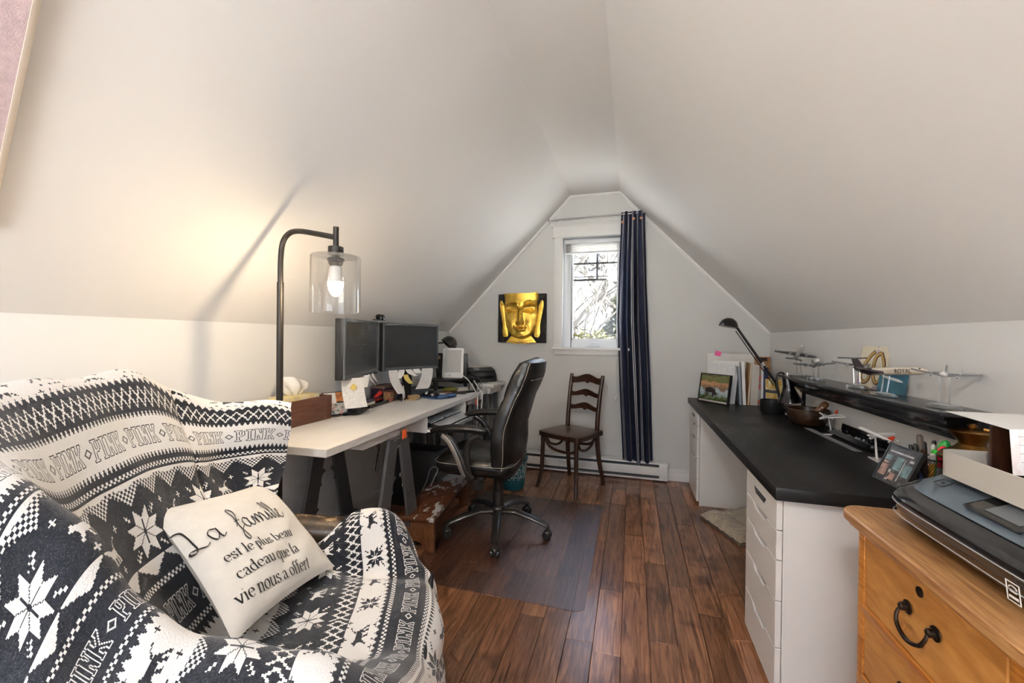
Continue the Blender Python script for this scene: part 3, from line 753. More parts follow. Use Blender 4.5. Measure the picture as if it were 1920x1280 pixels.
# clear chair mat
m = clear('frosted_mat', (.88, .86, .88), .25, .09, .34)
nt = m.node_tree; gl = [n for n in nt.nodes if n.type == 'BSDF_GLOSSY'][0]
b = nd(nt, 'ShaderNodeBump'); b.inputs['Strength'].default_value = .5; b.inputs['Distance'].default_value = .004
n2 = nd(nt, 'ShaderNodeTexNoise'); n2.inputs['Scale'].default_value = 260; nt.links.new(coords(nt), n2.inputs['Vector']); nt.links.new(n2.outputs[0], b.inputs['Height']); nt.links.new(b.outputs[0], gl.inputs['Normal'])
M['mat'] = m
mb = MB(); mb.prism(rrect(.93, 1.245, .05, 6, -.653, 2.476), .0008, .0035)
tag(obj('chair_mat', mb, 'mat', smooth=0), 'clear frosted plastic mat on the floor under the office chair', 'floor mat')

# worn step stool
t = thing('step_stool', 'low brown wooden step stool with worn paint under the white desk', 'step stool', (-1.20, 2.45, 0), R(6))
m, nt, p = new_mat('worn_stool_paint')
n1 = nd(nt, 'ShaderNodeTexNoise'); n1.inputs['Scale'].default_value = 22; n1.inputs['Detail'].default_value = 8; nt.links.new(coords(nt, (1.6, .7, 1)), n1.inputs['Vector'])
n3 = nd(nt, 'ShaderNodeTexNoise'); n3.inputs['Scale'].default_value = 2.6; nt.links.new(coords(nt), n3.inputs['Vector'])
ad = nd(nt, 'ShaderNodeMath', operation='ADD'); nt.links.new(n1.outputs[0], ad.inputs[0]); nt.links.new(n3.outputs[0], ad.inputs[1])
r_ = nd(nt, 'ShaderNodeValToRGB'); r_.color_ramp.elements[0].position = .535; r_.color_ramp.elements[0].color = (.12, .045, .020, 1); r_.color_ramp.elements[1].position = .55; r_.color_ramp.elements[1].color = (.42, .42, .42, 1)
mr = nd(nt, 'ShaderNodeMath', operation='MULTIPLY'); mr.inputs[1].default_value = .5; nt.links.new(ad.outputs[0], mr.inputs[0]); nt.links.new(mr.outputs[0], r_.inputs[0]); nt.links.new(r_.outputs[0], p.inputs['Base Color']); p.inputs['Roughness'].default_value = .4
M['stool'] = m
M['stoolw'] = wood('stool_wood', (.10, .036, .014), (.20, .08, .03), .4, (20, 20, 3))
mb = MB(); mb.b2((-.115, -.38, .188), (.115, .38, .210)); obj('tread', mb, 'stool', t, bevel=.005)
for y in (-.34, .34):
    mb = MB(); Tq = Matrix(((1, 0, 0, 0), (0, 0, 1, y - .011), (0, 1, 0, 0), (0, 0, 0, 1)))
    mb.prism([(-.112, 0), (-.05, 0), (-.035, .05), (0, .065), (.035, .05), (.05, 0), (.112, 0), (.105, .188), (-.105, .188)], 0, .022, Tq); obj('end_board', mb, 'stoolw', t, bevel=.002)
mb = MB(); mb.b2((-.02, -.33, .12), (0, .33, .186)); obj('stretcher', mb, 'stoolw', t)

# teal waste basket
t = thing('waste_basket', 'small round teal waste basket with white dots behind the office chair', 'basket', (-.92, 3.26, 0))
M['teal'] = mat('teal_plastic', (.02, .16, .20), .5)
m, nt, p = new_mat('dotted_band'); vo = nd(nt, 'ShaderNodeTexVoronoi'); vo.inputs['Scale'].default_value = 95; nt.links.new(coords(nt), vo.inputs['Vector'])
rr = nd(nt, 'ShaderNodeValToRGB'); rr.color_ramp.interpolation = 'CONSTANT'; rr.color_ramp.elements[0].color = (.75, .78, .78, 1); rr.color_ramp.elements[1].position = .42; rr.color_ramp.elements[1].color = (.02, .16, .20, 1)
nt.links.new(vo.outputs['Distance'], rr.inputs[0]); nt.links.new(rr.outputs[0], p.inputs['Base Color']); M['dots'] = m
mb = MB(); mb.lathe([(0, .003), (.085, .0), (.092, .01), (.100, .085)], n=32); obj('base', mb, 'teal', t)
mb = MB(); mb.lathe([(.1003, .085), (.116, .24), (.112, .24), (.0963, .085), (.1003, .085)], n=32); obj('patterned_band', mb, 'dots', t)
mb = MB(); mb.lathe([(.116, .238), (.122, .246), (.120, .256), (.110, .252)], n=32); obj('rim', mb, 'teal', t)

# power brick on the floor
t = thing('power_adapter', 'grey power adapter standing on the floor beneath the white desk', 'adapter', (-1.17, 3.12, 0))
mb = MB(); mb.b2((-.035, -.022, 0), (.035, .022, .095)); obj('body', mb, 'grey', t, bevel=.005)
mb = MB(); mb.tube([(0, 0, .095), (-.02, .02, .14), (-.06, .05, .17), (-.10, .06, .13)], .004, 6); obj('lead', mb, 'black', t)

# ================================================================== WHITE DESK
DZ = .770
t = thing('white_desk', 'long white washed wooden desk on grey trestles along the left wall', 'desk', (-1.475, 2.40, 0), R(1.6))
mb = MB(); mb.b2((-.285, -1.035, DZ - .034), (.285, 1.00, DZ)); obj('desktop', mb, 'pine', t, bevel=.002, seg=1)
mb = MB(); mb.b2((-.283, -1.033, DZ), (-.13, .998, DZ + .0015)); obj('back_board', mb, 'pine', t, smooth=0)
mb = MB(); mb.b2((.02, -.755, DZ - .078), (.262, -.42, DZ - .0345)); obj('support_rail', mb, 'pine', t, bevel=.002)
mb = MB(); mb.b2((.02, .62, DZ - .078), (.262, .98, DZ - .0345)); obj('support_rail', mb, 'pine', t, bevel=.002)

def trestle(x, y, rz, label):
    t = thing('trestle', label, 'trestle', (x, y, 0), rz, 'grey trestles under the white desk')
    top = .690
    for xe in (-.215, .225):
        for s in (-1, 1):
            b = s * .21; a = s * .035
            mb = MB(); Tq = Matrix(((0, 0, 1, xe), (1, 0, 0, 0), (0, 1, 0, 0), (0, 0, 0, 1)))   # (y, z) outline, thickness along x
            wd = .110
            poly = [(b + wd / 2, 0), (a + s * .03 + wd * .28, top), (a - s * .0 - wd * .28, top), (b - wd / 2, 0)] if s > 0 else [(b + wd / 2, 0), (a + wd * .28, top), (a + s * .03 - wd * .28, top), (b - wd / 2, 0)]
            mb.prism(poly, -.009, .009, Tq); lg = obj('leg', mb, 'trestle', t, bevel=.002, seg=1)
            for hz in (.16, .34, .52):
                yy_ = b + (a - b) * hz / top
                for dy in (-.018, .018):
                    h = MB(); h.lathe([(0, -.0102), (.0045, -.0102), (.0045, .0102), (0, .0102)], (xe, yy_ + dy, hz), 10, T=Matrix.Rotation(R(90), 4, 'Y'))
                    obj('bolt_hole', h, 'black', lg)
        # hook brackets and hinge between the two legs
        for k_, (hz, s) in enumerate(((.44, -1), (.44, 1), (.24, -1))):
            yl = s * (.21 + (.035 - .21) * hz / top) - s * .035
            hk = MB(); pts = [(xe, yl - s * (.045 - .045 * math.cos(R(a))), hz + .052 * math.sin(R(a)) - .02) for a in range(-30, 81, 10)]
            hk.tube(pts, .010, 8, flat=.6); obj('hook_bracket', hk, 'trestle', t)
        hg = MB(); hg.tube([(xe, -.03, top - .06), (xe, .03, top - .06)], .008, 8); hg.b2((xe - .012, -.055, top - .02), (xe + .012, .055, top + .004)); obj('hinge', hg, 'grey', t)
    tb = MB(); tb.b2((-.26, -.045, top - .006), (.26, .045, top + .0009)); obj('top_beam', tb, 'trestle', t, bevel=.002)
    for s in (-1, 1):
        sh = MB(); sh.b2((-.205, s * .165 - .045, .150), (.215, s * .165 + .045, .168)); obj('lower_shelf', sh, 'trestle', t, bevel=.002)
    og = MB(); og.b2((.262, -.020, top - .012), (.266, .020, top + .034)); obj('orange_tag', og, 'orange', t)
trestle(-1.43, 1.965, R(1.6), 'grey folding trestle with an orange tag under the near half of the desk')
trestle(-1.475, 3.16, R(1.6), 'grey folding trestle with an orange tag behind the office chair')

# second small table under the far printer
t = thing('side_table', 'narrow white table carrying the printer in the far left corner', 'table', (-1.47, 3.63, 0))
mb = MB(); mb.b2((-.295, -.165, .780), (.300, .190, .812)); obj('tabletop', mb, 'pine', t, bevel=.002)
mb = MB(); mb.b2((-.27, -.145, .725), (.27, .165, .7795)); obj('apron', mb, 'pine', t)
for sx in (-.25, .22):
    for sy in (-.125, .145):
        mb = MB(); mb.b2((sx - .018, sy - .018, 0), (sx + .018, sy + .018, .725)); obj('leg', mb, 'trestle', t)

# keyboard tray
t = thing('keyboard_tray', 'white pull-out keyboard tray hung under the desk edge', 'tray', (-1.25, 2.60, .64))
mb = MB(); mb.b2((-.16, -.31, 0), (.14, .29, .014)); obj('shelf', mb, 'whitem', t, bevel=.002)
for y in (-.318, .29):
    mb = MB(); mb.b2((-.16, y, -.004), (.055, y + .008, .094)); obj('side_panel', mb, 'whitem', t)
mb = MB(); mb.b2((.14, -.31, -.012), (.150, .29, .016)); obj('front_lip', mb, 'whitem', t, bevel=.002)
t = thing('keyboard', 'black keyboard with a silver palm rest on the pull-out tray', 'keyboard', (-1.22, 2.58, .6545))
mb = MB(); mb.add([(x, y, z) for y in (-.225, .225) for (x, z) in ((-.115, 0), (.105, 0), (.105, .010), (.045, .022), (-.115, .036))], [(0, 1, 2, 3, 4), (9, 8, 7, 6, 5)] + [(i, 5 + i, 5 + (i + 1) % 5, (i + 1) % 5) for i in range(5)]); obj('base', mb, 'black', t)
mb = MB(); mb.add([(x, y, z) for y in (-.225, .225) for (x, z) in ((.035, .0235), (.108, .0105), (.112, .013), (.037, .027))], [(0, 1, 2, 3), (7, 6, 5, 4)] + [(i, 4 + i, 4 + (i + 1) % 4, (i + 1) % 4) for i in range(4)]); obj('palm_rest', mb, 'silver', t)
kb = obj('key', MB().box((0, 0, 0), (.0165, .0165, .008)), 'silver', t, bevel=.002, seg=1)
kme = kb.data; bpy.data.objects.remove(kb)
for r in range(6):
    for c in range(21):
        if r == 5 and 4 <= c <= 9 and c != 6: continue
        o = bpy.data.objects.new('key', kme); COL.objects.link(o); o.parent = t
        xx = -.105 + r * .0228; o.location = (xx, -.214 + c * .0214, .0385 - r * .0021); o.rotation_euler = (0, R(5), 0)
        if r == 5 and c == 6: o.scale = (1, 5.5, 1)

# wooden box and tissue box
t = thing('wooden_box', 'long open brown wooden box at the near end of the white desk', 'box', (-1.67, 1.70, DZ + .0016))
for a, b in ((.072, .085), (-.075, -.062)):
    mb = MB(); mb.b2((a, -.225, 0), (b, .215, .128)); obj('long_side', mb, 'walnut', t, bevel=.002)
for a, b in ((-.225, -.212), (.202, .215)):
    mb = MB(); mb.b2((-.062, a, 0), (.072, b, .128)); obj('end_board', mb, 'walnut', t)
mb = MB(); mb.b2((-.062, -.212, 0), (.072, .202, .010)); obj('bottom', mb, 'walnut', t)
M['tissuebox'] = mosaic('yellow_printed_card', [(.62, .52, .30), (.72, .60, .28), (.66, .60, .48), (.75, .55, .15)], 22, .6)
t = thing('tissue_box', 'yellow patterned tissue box with a white tissue pulled up, in the wooden box', 'tissue box', (-1.665, 1.735, DZ + .0116))
mb = MB(); mb.b2((-.055, -.115, 0), (.055, .115, .135)); obj('carton', mb, 'tissuebox', t, bevel=.002)
M['tissue'] = mat('tissue_paper', (.78, .76, .72), .9, var=.03)
P = []
for i in range(25):
    u = i / 24; row = []
    for j in range(15):
        v = j / 14
        wd = .035 + .075 * v - .055 * max(0, v - .6)
        a = (u - .5) * 2
        y = a * wd + .02 * v * math.sin(a * 2)
        z = .133 + .095 * v * (1 - .32 * a * a) - (.02 * a if v > .4 else 0) * v
        x = .010 * math.sin(a * 7 + v * 2) * (.4 + v) + .025 * math.sin(v * 3) * (1 - a * a) - .015 * v
        row.append((x, y, z))
    P.append(row)
mb = MB(); mb.grid(P); obj('tissue', mb, 'tissue', t, smooth=80, solid=.0008)

# acrylic frame holding postcards
t = thing('postcard_frame', 'black slanted frame holding two postcards beside the wooden box', 'photo frame', (-1.604, 1.975, DZ), R(-28))
Tq = Matrix.Rotation(R(-20), 4, 'Y')
mb = MB(); mb.b2((-.008, -.062, .004), (-.002, .068, .140), T=Tq); mb.b2((-.008, -.062, 0), (.03, .068, .005)); mb.b2((-.06, -.05, 0), (-.002, .055, .004)); obj('holder', mb, 'blackg', t)
M['cardsea'] = mosaic('postcard_scene', [(.10, .13, .16), (.35, .38, .40), (.60, .58, .55), (.5, .2, .18), (.68, .68, .68)], 45, .35)
mb = MB(); mb.b2((-.002, -.056, .072), (.000, .012, .136), T=Tq); obj('postcard', mb, 'paper', t, smooth=0)
M['cardorange'] = mosaic('postcard_orange', [(.75, .28, .08), (.45, .16, .06), (.80, .55, .25)], 30, .35)
mb = MB(); mb.b2((-.002, .013, .082), (.000, .064, .136), T=Tq); obj('postcard', mb, M['cardorange'], t, smooth=0)
mb = MB(); mb.b2((-.001, -.056, .010), (.001, .064, .073), T=Tq); obj('postcard', mb, M['cardsea'], t, smooth=0)
# reading glasses
t = thing('reading_glasses', 'folded black framed reading glasses on the white desk', 'glasses', (-1.545, 2.055, DZ), R(25))
for s in (-1, 1):
    mb = MB(); mb.tube([(.004 * math.cos(a) * 0, s * .033 + .026 * math.cos(a), .018 + .016 * math.sin(a)) for a in [2 * math.pi * i / 20 for i in range(20)]], .002, 6, closed=True); obj('rim', mb, 'black', t)
    mb = MB(); mb.lathe([(0, -.0005), (.024, -.0005), (.024, .0005), (0, .0005)], (0, s * .033, .018), 18, T=Matrix.Rotation(R(90), 4, 'Y')); obj('lens', mb, 'glass', t)
    mb = MB(); mb.tube([(0, s * .060, .024), (-.012, s * .050, .012), (-.016, -s * .045, .005)], .002, 6); obj('temple', mb, 'black', t)
mb = MB(); mb.tube([(0, -.008, .024), (.002, 0, .027), (0, .008, .024)], .002, 6); obj('bridge', mb, 'black', t)

# black desk tray with pads and a red stapler
t = thing('desk_tray', 'flat black desk tray in front of the left monitor', 'tray', (-1.66, 2.38, DZ), R(6))
mb = MB(); mb.b2((-.075, -.150, 0), (.075, .150, .006)); 
for (a, b) in (((-.075, -.150, .006), (-.070, .150, .022)), ((.070, -.150, .006), (.075, .150, .022)), ((-.070, -.150, .006), (.070, -.145, .022)), ((-.070, .145, .006), (.070, .150, .022)), ((-.070, -.015, .006), (.070, -.010, .020))): mb.b2(a, b)
obj('tray_body', mb, 'black', t, bevel=.0015, seg=1)
M['padp'] = mat('purple_pad', (.10, .085, .14), .7); M['pady'] = mat('yellow_pad', (.70, .55, .16), .7)
t = thing('note_pad', 'stack of purple and yellow note pads in the black desk tray', 'note pad', (-1.645, 2.30, DZ + .0062), R(12))
mb = MB(); mb.b2((-.045, -.048, 0), (.045, .048, .014)); obj('yellow_sheets', mb, 'pady', t)
mb = MB(); mb.b2((-.044, -.046, .0141), (.044, .046, .026)); obj('white_sheets', mb, 'paper', t)
mb = MB(); mb.b2((-.043, -.045, .0261), (.043, .045, .040)); obj('purple_sheets', mb, 'padp', t)
t = thing('stapler', 'bright red stapler lying in the black desk tray', 'stapler', (-1.655, 2.455, DZ + .0225), R(105))
mb = MB(); mb.b2((-.055, -.014, 0), (.055, .014, .008)); obj('base', mb, 'red', t, bevel=.003)
mb = MB(); mb.box((.004, 0, .034), (.112, .026, .020), (0, R(-14), 0)); obj('top_arm', mb, 'red', t, bevel=.005)
mb = MB(); mb.tube([(-.05, -.013, .018), (-.05, .013, .018)], .010, 10); obj('hinge', mb, 'red', t)
t = thing('pen', 'black pen laid across the note pads in the desk tray', 'pen', (-1.62, 2.36, DZ + .048), R(70))
mb = MB(); mb.tube([(-.07, 0, 0), (.05, 0, 0), (.068, 0, 0)], [.0045, .0045, .002], 8); obj('barrel', mb, 'black', t)
mb = MB(); mb.b2((-.068, -.001, .004), (-.035, .001, .007)); obj('clip', mb, 'silver', t)

# monitors
M['screen'] = mat('matte_screen', (.034, .037, .042), .30, var=.05, spec=.8)
M['bezel'] = mat('monitor_bezel', (.11, .125, .14), .36, var=.05)
def monitor(name, label, p0, p1, zb, h, stand_out):
    p0 = Vector((*p0, 0)); p1 = Vector((*p1, 0)); c = (p0 + p1) / 2; d = (p1 - p0); W = d.length; d.normalize()
    ang = math.atan2(d.y, d.x)          # local x along the screen, local -y is the viewing side
    t = thing(name, label, 'monitor', (c.x, c.y, DZ + .0016), ang, 'twin computer monitors')
    z0 = zb - DZ - .0016; bz = .018
    mb = MB(); mb.b2((-W / 2, .006, z0), (W / 2, .050, z0 + h)); obj('housing', mb, 'black', t, bevel=.006)
    mb = MB()
    for (a, b, c_, d_) in ((-W / 2, -W / 2 + bz, z0, z0 + h), (W / 2 - bz, W / 2, z0, z0 + h), (-W / 2 + bz, W / 2 - bz, z0, z0 + bz + .006), (-W / 2 + bz, W / 2 - bz, z0 + h - bz, z0 + h)): mb.b2((a, -.004, c_), (b, .0058, d_))
    obj('bezel', mb, 'bezel', t, bevel=.0015, seg=1)
    mb = MB(); mb.b2((-W / 2 + bz, .000, z0 + bz + .006), (W / 2 - bz, .0055, z0 + h - bz)); obj('screen', mb, 'screen', t, smooth=0)
    mb = MB(); mb.b2((-.035, .052, .01), (.035, .072, z0 + .16)); obj('stand_neck', mb, 'black', t, bevel=.004)
    mb = MB(); mb.prism(rrect(.17, .14, .02, 4, 0, .065), 0, .012); obj('stand_foot', mb, 'black', t, bevel=.003)
    mb = MB(); mb.b2((W / 2 - .045, -.0052, z0 + .006), (W / 2 - .012, -.0038, z0 + .014)); obj('buttons', mb, 'grey', t)
    return t, W, z0
m1, W1, zm1 = monitor('computer_monitor', 'angled black monitor nearest the floor lamp, paper notes under it', (-1.465, 1.86), (-1.600, 2.365), .985, .333, 0)
m2, W2, zm2 = monitor('computer_monitor', 'black monitor facing the office chair, right of the pair', (-1.622, 2.455), (-1.430, 2.900), .985, .335, 0)
# webcam between the monitors
t = thing('webcam', 'black clip-on webcam perched on the corner between the two monitors', 'webcam', (-1.600, 2.395, 1.3255))
mb = MB(); mb.b2((-.02, -.06, .004), (.015, .03, .010)); obj('clip', mb, 'black', t)
for y in (-.022, .012):
    mb = MB(); mb.lathe([(0, -.014), (.016, -.014), (.018, -.008), (.018, .008), (.014, .013), (0, .011)], (0, y, .028), 14, T=Matrix.Rotation(R(90), 4, 'Y')); obj('lens_barrel', mb, 'blackg', t)
# paper notes hanging from the monitors
def note(label, parent_t, x, W, z, h, w_, curl, tint='paper', sticky=None, turn=0):
    c = parent_t.matrix_basis @ Vector((x, -.0075, z))
    t = thing('paper_note', label, 'paper note', c, parent_t.rotation_euler.z + R(turn))
    P = [[(-w_ / 2 + w_ * i / 6 + curl * .4 * (j / 8) ** 2, -.018 * math.sin(curl * 9 * (j / 8) ** 2 + i * .25) * (j / 8), -h * j / 8) for j in range(9)] for i in range(7)]
    mb = MB(); mb.grid(P); o = obj('sheet', mb, tint, t, smooth=80, solid=.0006)
    if sticky:
        mb = MB(); mb.box((.0, -.012, -h * .30), (.030, .002, .030), (0, R(40), 0)); obj('sticker', mb, 'pady', t)
    return t
for o in (m1, m2): o.matrix_basis = Matrix.LocRotScale(o.location, o.rotation_euler, None)
M['scribble'] = mosaic('handwritten_paper', [(.78, .77, .75), (.70, .70, .70), (.80, .79, .77), (.62, .63, .66), (.80, .79, .76)], 38, .7, stretch=(1, 1, 2.2))
note('large handwritten sheet with a yellow sticker, hanging from the left monitor', m1, -.165, W1, zm1 + .006, .165, .125, .05, M['scribble'], True, -42)
note('small white slip hanging under the middle of the left monitor', m1, .02, W1, zm1 + .006, .070, .050, -.05, turn=-30)
note('narrow curled white slip under the left monitor', m1, .085, W1, zm1 + .006, .085, .030, .35)
note('curled white slip at the far end of the left monitor', m1, .145, W1, zm1 + .006, .075, .034, .30)
note('long handwritten list hanging from the near end of the right monitor', m2, -.165, W2, zm2 + .006, .165, .070, .16, M['scribble'])
note('small pale slip beside the long list under the right monitor', m2, -.095, W2, zm2 + .006, .060, .048, -.1)
note('small square note left of centre under the right monitor', m2, -.035, W2, zm2 + .006, .050, .050, .15)
note('folded white slip right of centre under the right monitor', m2, .030, W2, zm2 + .006, .030, .055, .05)
note('long white sheet at the far end of the right monitor', m2, .135, W2, zm2 + .006, .150, .100, -.12, M['scribble'])
note('olive yellow card dangling behind the notes of the right monitor', m2, -.060, W2, zm2 - .030, .065, .040, .1, 'pady')
# cables behind the right monitor
for k, (pts, lab) in enumerate((([(-1.56, 2.72, .97), (-1.57, 2.74, .88), (-1.62, 2.72, .81), (-1.66, 2.66, DZ + .008)], 'black cable curving down below the middle of the right monitor'),
                                ([(-1.50, 2.86, .97), (-1.56, 2.84, .86), (-1.64, 2.78, .80), (-1.70, 2.72, DZ + .008)], 'black cable curving down below the far end of the right monitor'))):
    mb = MB(); mb.tube(spline(pts, 6), .0035, 6); tag(obj('monitor_cable', mb, 'black'), lab, 'cable')
# boxes behind the tray
t = thing('card_box', 'dark purple box with a brown lid under the left monitor', 'box', (-1.70, 2.60, DZ + .0016), R(4))
M['purple'] = mat('dark_purple_card', (.035, .018, .045), .5); M['lid'] = mat('brown_lid', (.16, .10, .08), .5)
mb = MB(); mb.b2((-.05, -.095, 0), (.05, .095, .090)); obj('carton', mb, 'purple', t, bevel=.002)
mb = MB(); mb.b2((-.052, -.097, .0902), (.052, .097, .108)); obj('lid', mb, 'lid', t, bevel=.002)
t = thing('gift_tin', 'small olive brown box with red print in front of the purple box', 'box', (-1.625, 2.575, DZ), R(10))
M['tin'] = mosaic('printed_tin', [(.20, .16, .07), (.27, .20, .09), (.35, .06, .04), (.22, .18, .08)], 40, .4)
mb = MB(); mb.b2((-.025, -.085, 0), (.020, .060, .072)); obj('carton', mb, 'tin', t, bevel=.002)
mb = MB(); mb.b2((-.027, -.087, .0722), (.022, .062, .078)); obj('lid', mb, 'walnut', t)
t = thing('folded_card', 'folded pale blue and white card standing beside the small brown box', 'card', (-1.570, 2.625, DZ), R(20))
mb = MB(); mb.box((.006, 0, .052), (.0015, .085, .105), (0, R(-8), 0)); obj('front_leaf', mb, 'paper', t)
M['bluecard'] = mosaic('blue_card_print', [(.08, .11, .28), (.2, .25, .45), (.5, .52, .6)], 50, .5)
mb = MB(); mb.box((-.028, .004, .062), (.0015, .080, .125), (0, R(12), 0)); obj('back_leaf', mb, M['bluecard'], t)
# wooden slice coasters
M['slice'] = wood('pale_slice_wood', (.40, .26, .13), (.52, .36, .20), .6, (8, 8, 8))
for i, (dx, dy, lab) in enumerate(((0, 0, 'bottom'), (.012, .03, 'middle'), (-.004, .06, 'top'))):
    mb = MB(); mb.lathe([(0, 0), (.045, 0), (.046, .004), (.045, .008), (0, .008)], (-1.53 + dx, 2.66 + dy, DZ + .0005 + i * .0085), 24)
    tag(obj('wood_coaster', mb, 'slice'), 'round pale wooden coaster, %s of the three by the folded card' % lab, 'coaster', 'wooden coasters')
# wedge speaker
t = thing('desk_speaker', 'dark grey wedge-shaped speaker below the right monitor', 'speaker', (-1.585, 2.87, DZ), R(-12))
mb = MB(); mb.add([(x, y, z) for y in (-.14, .12) for (x, z) in ((-.05, 0), (.055, 0), (.05, .012), (.0, .072), (-.05, .072))], [(0, 1, 2, 3, 4), (9, 8, 7, 6, 5)] + [(i, 5 + i, 5 + (i + 1) % 5, (i + 1) % 5) for i in range(5)]); obj('cabinet', mb, 'black', t, bevel=.004)
M['mesh'] = mat('grey_speaker_cloth', (.085, .095, .105), .8, bump=.4, bs=500)
mb = MB(); mb.add([(.0525, -.135, .014), (.0525, .115, .014), (.0035, .115, .0722), (.0035, -.135, .0722), (.055, -.135, .016), (.055, .115, .016), (.006, .115, .0742), (.006, -.135, .0742)], [(4, 5, 6, 7), (0, 3, 2, 1), (0, 1, 5, 4), (1, 2, 6, 5), (2, 3, 7, 6), (3, 0, 4, 7)]); obj('grille', mb, 'mesh', t)
# mouse pad and mouse
M['navy'] = mat('navy_gel', (.025, .065, .16), .45)
t = thing('mouse_pad', 'dark blue mouse pad with a padded wrist rest near the desk edge', 'mouse pad', (-1.415, 2.87, DZ), R(-20))
mb = MB(); mb.prism(spline([(-.11, -.10), (0, -.115), (.10, -.10), (.13, 0), (.10, .10), (0, .115), (-.11, .10), (-.125, 0), (-.11, -.10)], 5)[:-1], 0, .005); obj('pad', mb, 'navy', t, bevel=.001)
mb = MB(); mb.tube(spline([(.085, -.085, .010), (.110, -.05, .016), (.092, 0, .013), (.110, .05, .016), (.085, .085, .010)], 5), [.012] + [.024] * 19 + [.012], 12, flat=.75, up=(0, 0, 1)); obj('wrist_rest', mb, 'navy', t)
t = thing('computer_mouse', 'black rounded computer mouse on the blue mouse pad', 'mouse', (-1.47, 2.875, DZ + .0055), R(-170))
mb = MB(); mb.sph((0, 0, .002), (.066, .040, .042), 24, 8, v0=0); obj('shell', mb, 'blackg', t)
mb = MB(); mb.sph((.03, .022, .020), (.016, .014, .016), 14, 8); obj('trackball', mb, 'silver', t)

# riser shelf with e-reader and router
t = thing('monitor_riser', 'small black riser shelf beside the right monitor', 'riser shelf', (-1.46, 3.215, DZ), R(-35 + 90))
RW, RD, RH = .215, .10, .112
mb = MB(); mb.prism(rrect(2 * RW, 2 * RD, .02), RH - .016, RH); obj('shelf', mb, 'black', t, bevel=.003)
for sx in (-1, 1):
    for sy in (-1, 1):
        mb = MB(); mb.lathe([(0, 0), (.013, 0), (.013, .012), (.016, .02), (.021, RH - .017), (0, RH - .017)], (sx * (RW - .025), sy * (RD - .022), 0), 14); obj('leg', mb, 'black', t)
TR = Matrix.Translation((-1.46, 3.215, DZ)) @ Matrix.Rotation(R(55), 4, 'Z')
def on_riser(x, y): return TR @ Vector((x, y, RH + .0005))
# local -y of the riser faces the camera side
p_ = on_riser(.0, -.02)
t = thing('e_reader', 'white e-reader leaning upright on the black riser shelf', 'tablet', p_, R(13))
Tq = Matrix.Rotation(R(-7), 4, 'X')
mb = MB(); mb.prism(rrect(.178, .252, .012, 4, 0, .127), -.005, .005, Tq @ Matrix.Rotation(R(90), 4, 'X')); obj('case', mb, 'white', t, bevel=.002)
M['eink'] = mat('e_ink_screen', (.50, .49, .48), .6, var=.02)
mb = MB(); mb.b2((-.070, -.0065, .046), (.070, -.0052, .238), T=Tq); obj('screen', mb, 'eink', t, smooth=0)
mb = MB(); mb.tube([(.007 * math.cos(a) - .024, -.0055, .022 + .007 * math.sin(a)) for a in [2 * math.pi * i / 16 for i in range(16)]], .0012, 5, closed=True, T=Tq); obj('home_button', mb, 'black', t)
mb = MB(); mb.b2((-.066, -.0060, .2425), (-.040, -.0052, .2455), T=Tq); obj('maker_mark', mb, 'black', t, smooth=0)
p_ = p_ + Vector((-.022, .072, 0))
t = thing('router', 'upright black router box behind the e-reader', 'router', p_, R(13))
mb = MB(); mb.b2((-.135, -.024, 0), (.115, .028, .205)); obj('case', mb, 'black', t, bevel=.004)
mb = MB(); mb.b2((-.128, -.0255, .155), (-.112, -.0242, .185)); obj('sticker', mb, 'slice', t)
t = thing('usb_plug_lead', 'black usb lead looping from the side of the router', 'cable', on_riser(.13, .03))
mb = MB(); mb.tube(spline([(.0, .0, .15), (.03, -.005, .15), (.055, -.02, .11), (.07, -.03, .05), (.085, -.05, -.01), (.09, -.06, -.10)], 6), .003, 6); obj('lead', mb, 'black', t)
# round desk lamp behind
t = thing('gooseneck_lamp', 'black gooseneck lamp with a round head behind the e-reader', 'desk lamp', (-1.66, 3.36, DZ))
mb = MB(); mb.lathe([(0, 0), (.065, 0), (.065, .012), (.02, .02), (0, .02)], n=24); obj('base', mb, 'black', t)
mb = MB(); mb.tube(spline([(0, 0, .02), (-.01, .0, .20), (-.035, .02, .33), (-.03, .04, .395), (.02, .07, .405)], 6), .007, 8); obj('neck', mb, 'black', t)
mb = MB(); Tq = Matrix.Rotation(R(35), 4, 'Y') @ Matrix.Rotation(R(-25), 4, 'X')
mb.lathe([(.010, .060), (.035, .052), (.062, .030), (.076, -.005), (.078, -.03), (.074, -.03), (.070, -.002), (.04, .035)], (.072, .10, .405), 24, T=Tq); obj('shade', mb, 'blackg', t, smooth=60)
# small things under the riser
M['olive'] = mat('olive_fabric', (.20, .19, .03), .8)
t = thing('spectacle_case', 'olive green soft case under the riser shelf', 'case', on_riser(-.03, -.03) - Vector((0, 0, RH)), R(40))
mb = MB(); mb.sph((0, 0, .020), (.070, .030, .020), 18, 8); obj('body', mb, 'olive', t)
mb = MB(); mb.tube([(.06 * math.cos(a), -.045 + .02 * math.sin(a), .006) for a in [2 * math.pi * i / 20 for i in range(20)]], .002, 6, closed=True); obj('strap', mb, 'black', t)
t = thing('paper_pile', 'small pile of cream paper under the far end of the riser shelf', 'paper', on_riser(.09, -.01) - Vector((0, 0, RH)), R(50))
mb = MB(); mb.b2((-.05, -.035, 0), (.05, .035, .022)); obj('sheets', mb, 'cream', t)
mb = MB(); mb.box((0, .0, .026), (.095, .065, .005), (0, 0, R(9))); obj('top_sheet', mb, 'paper', t)
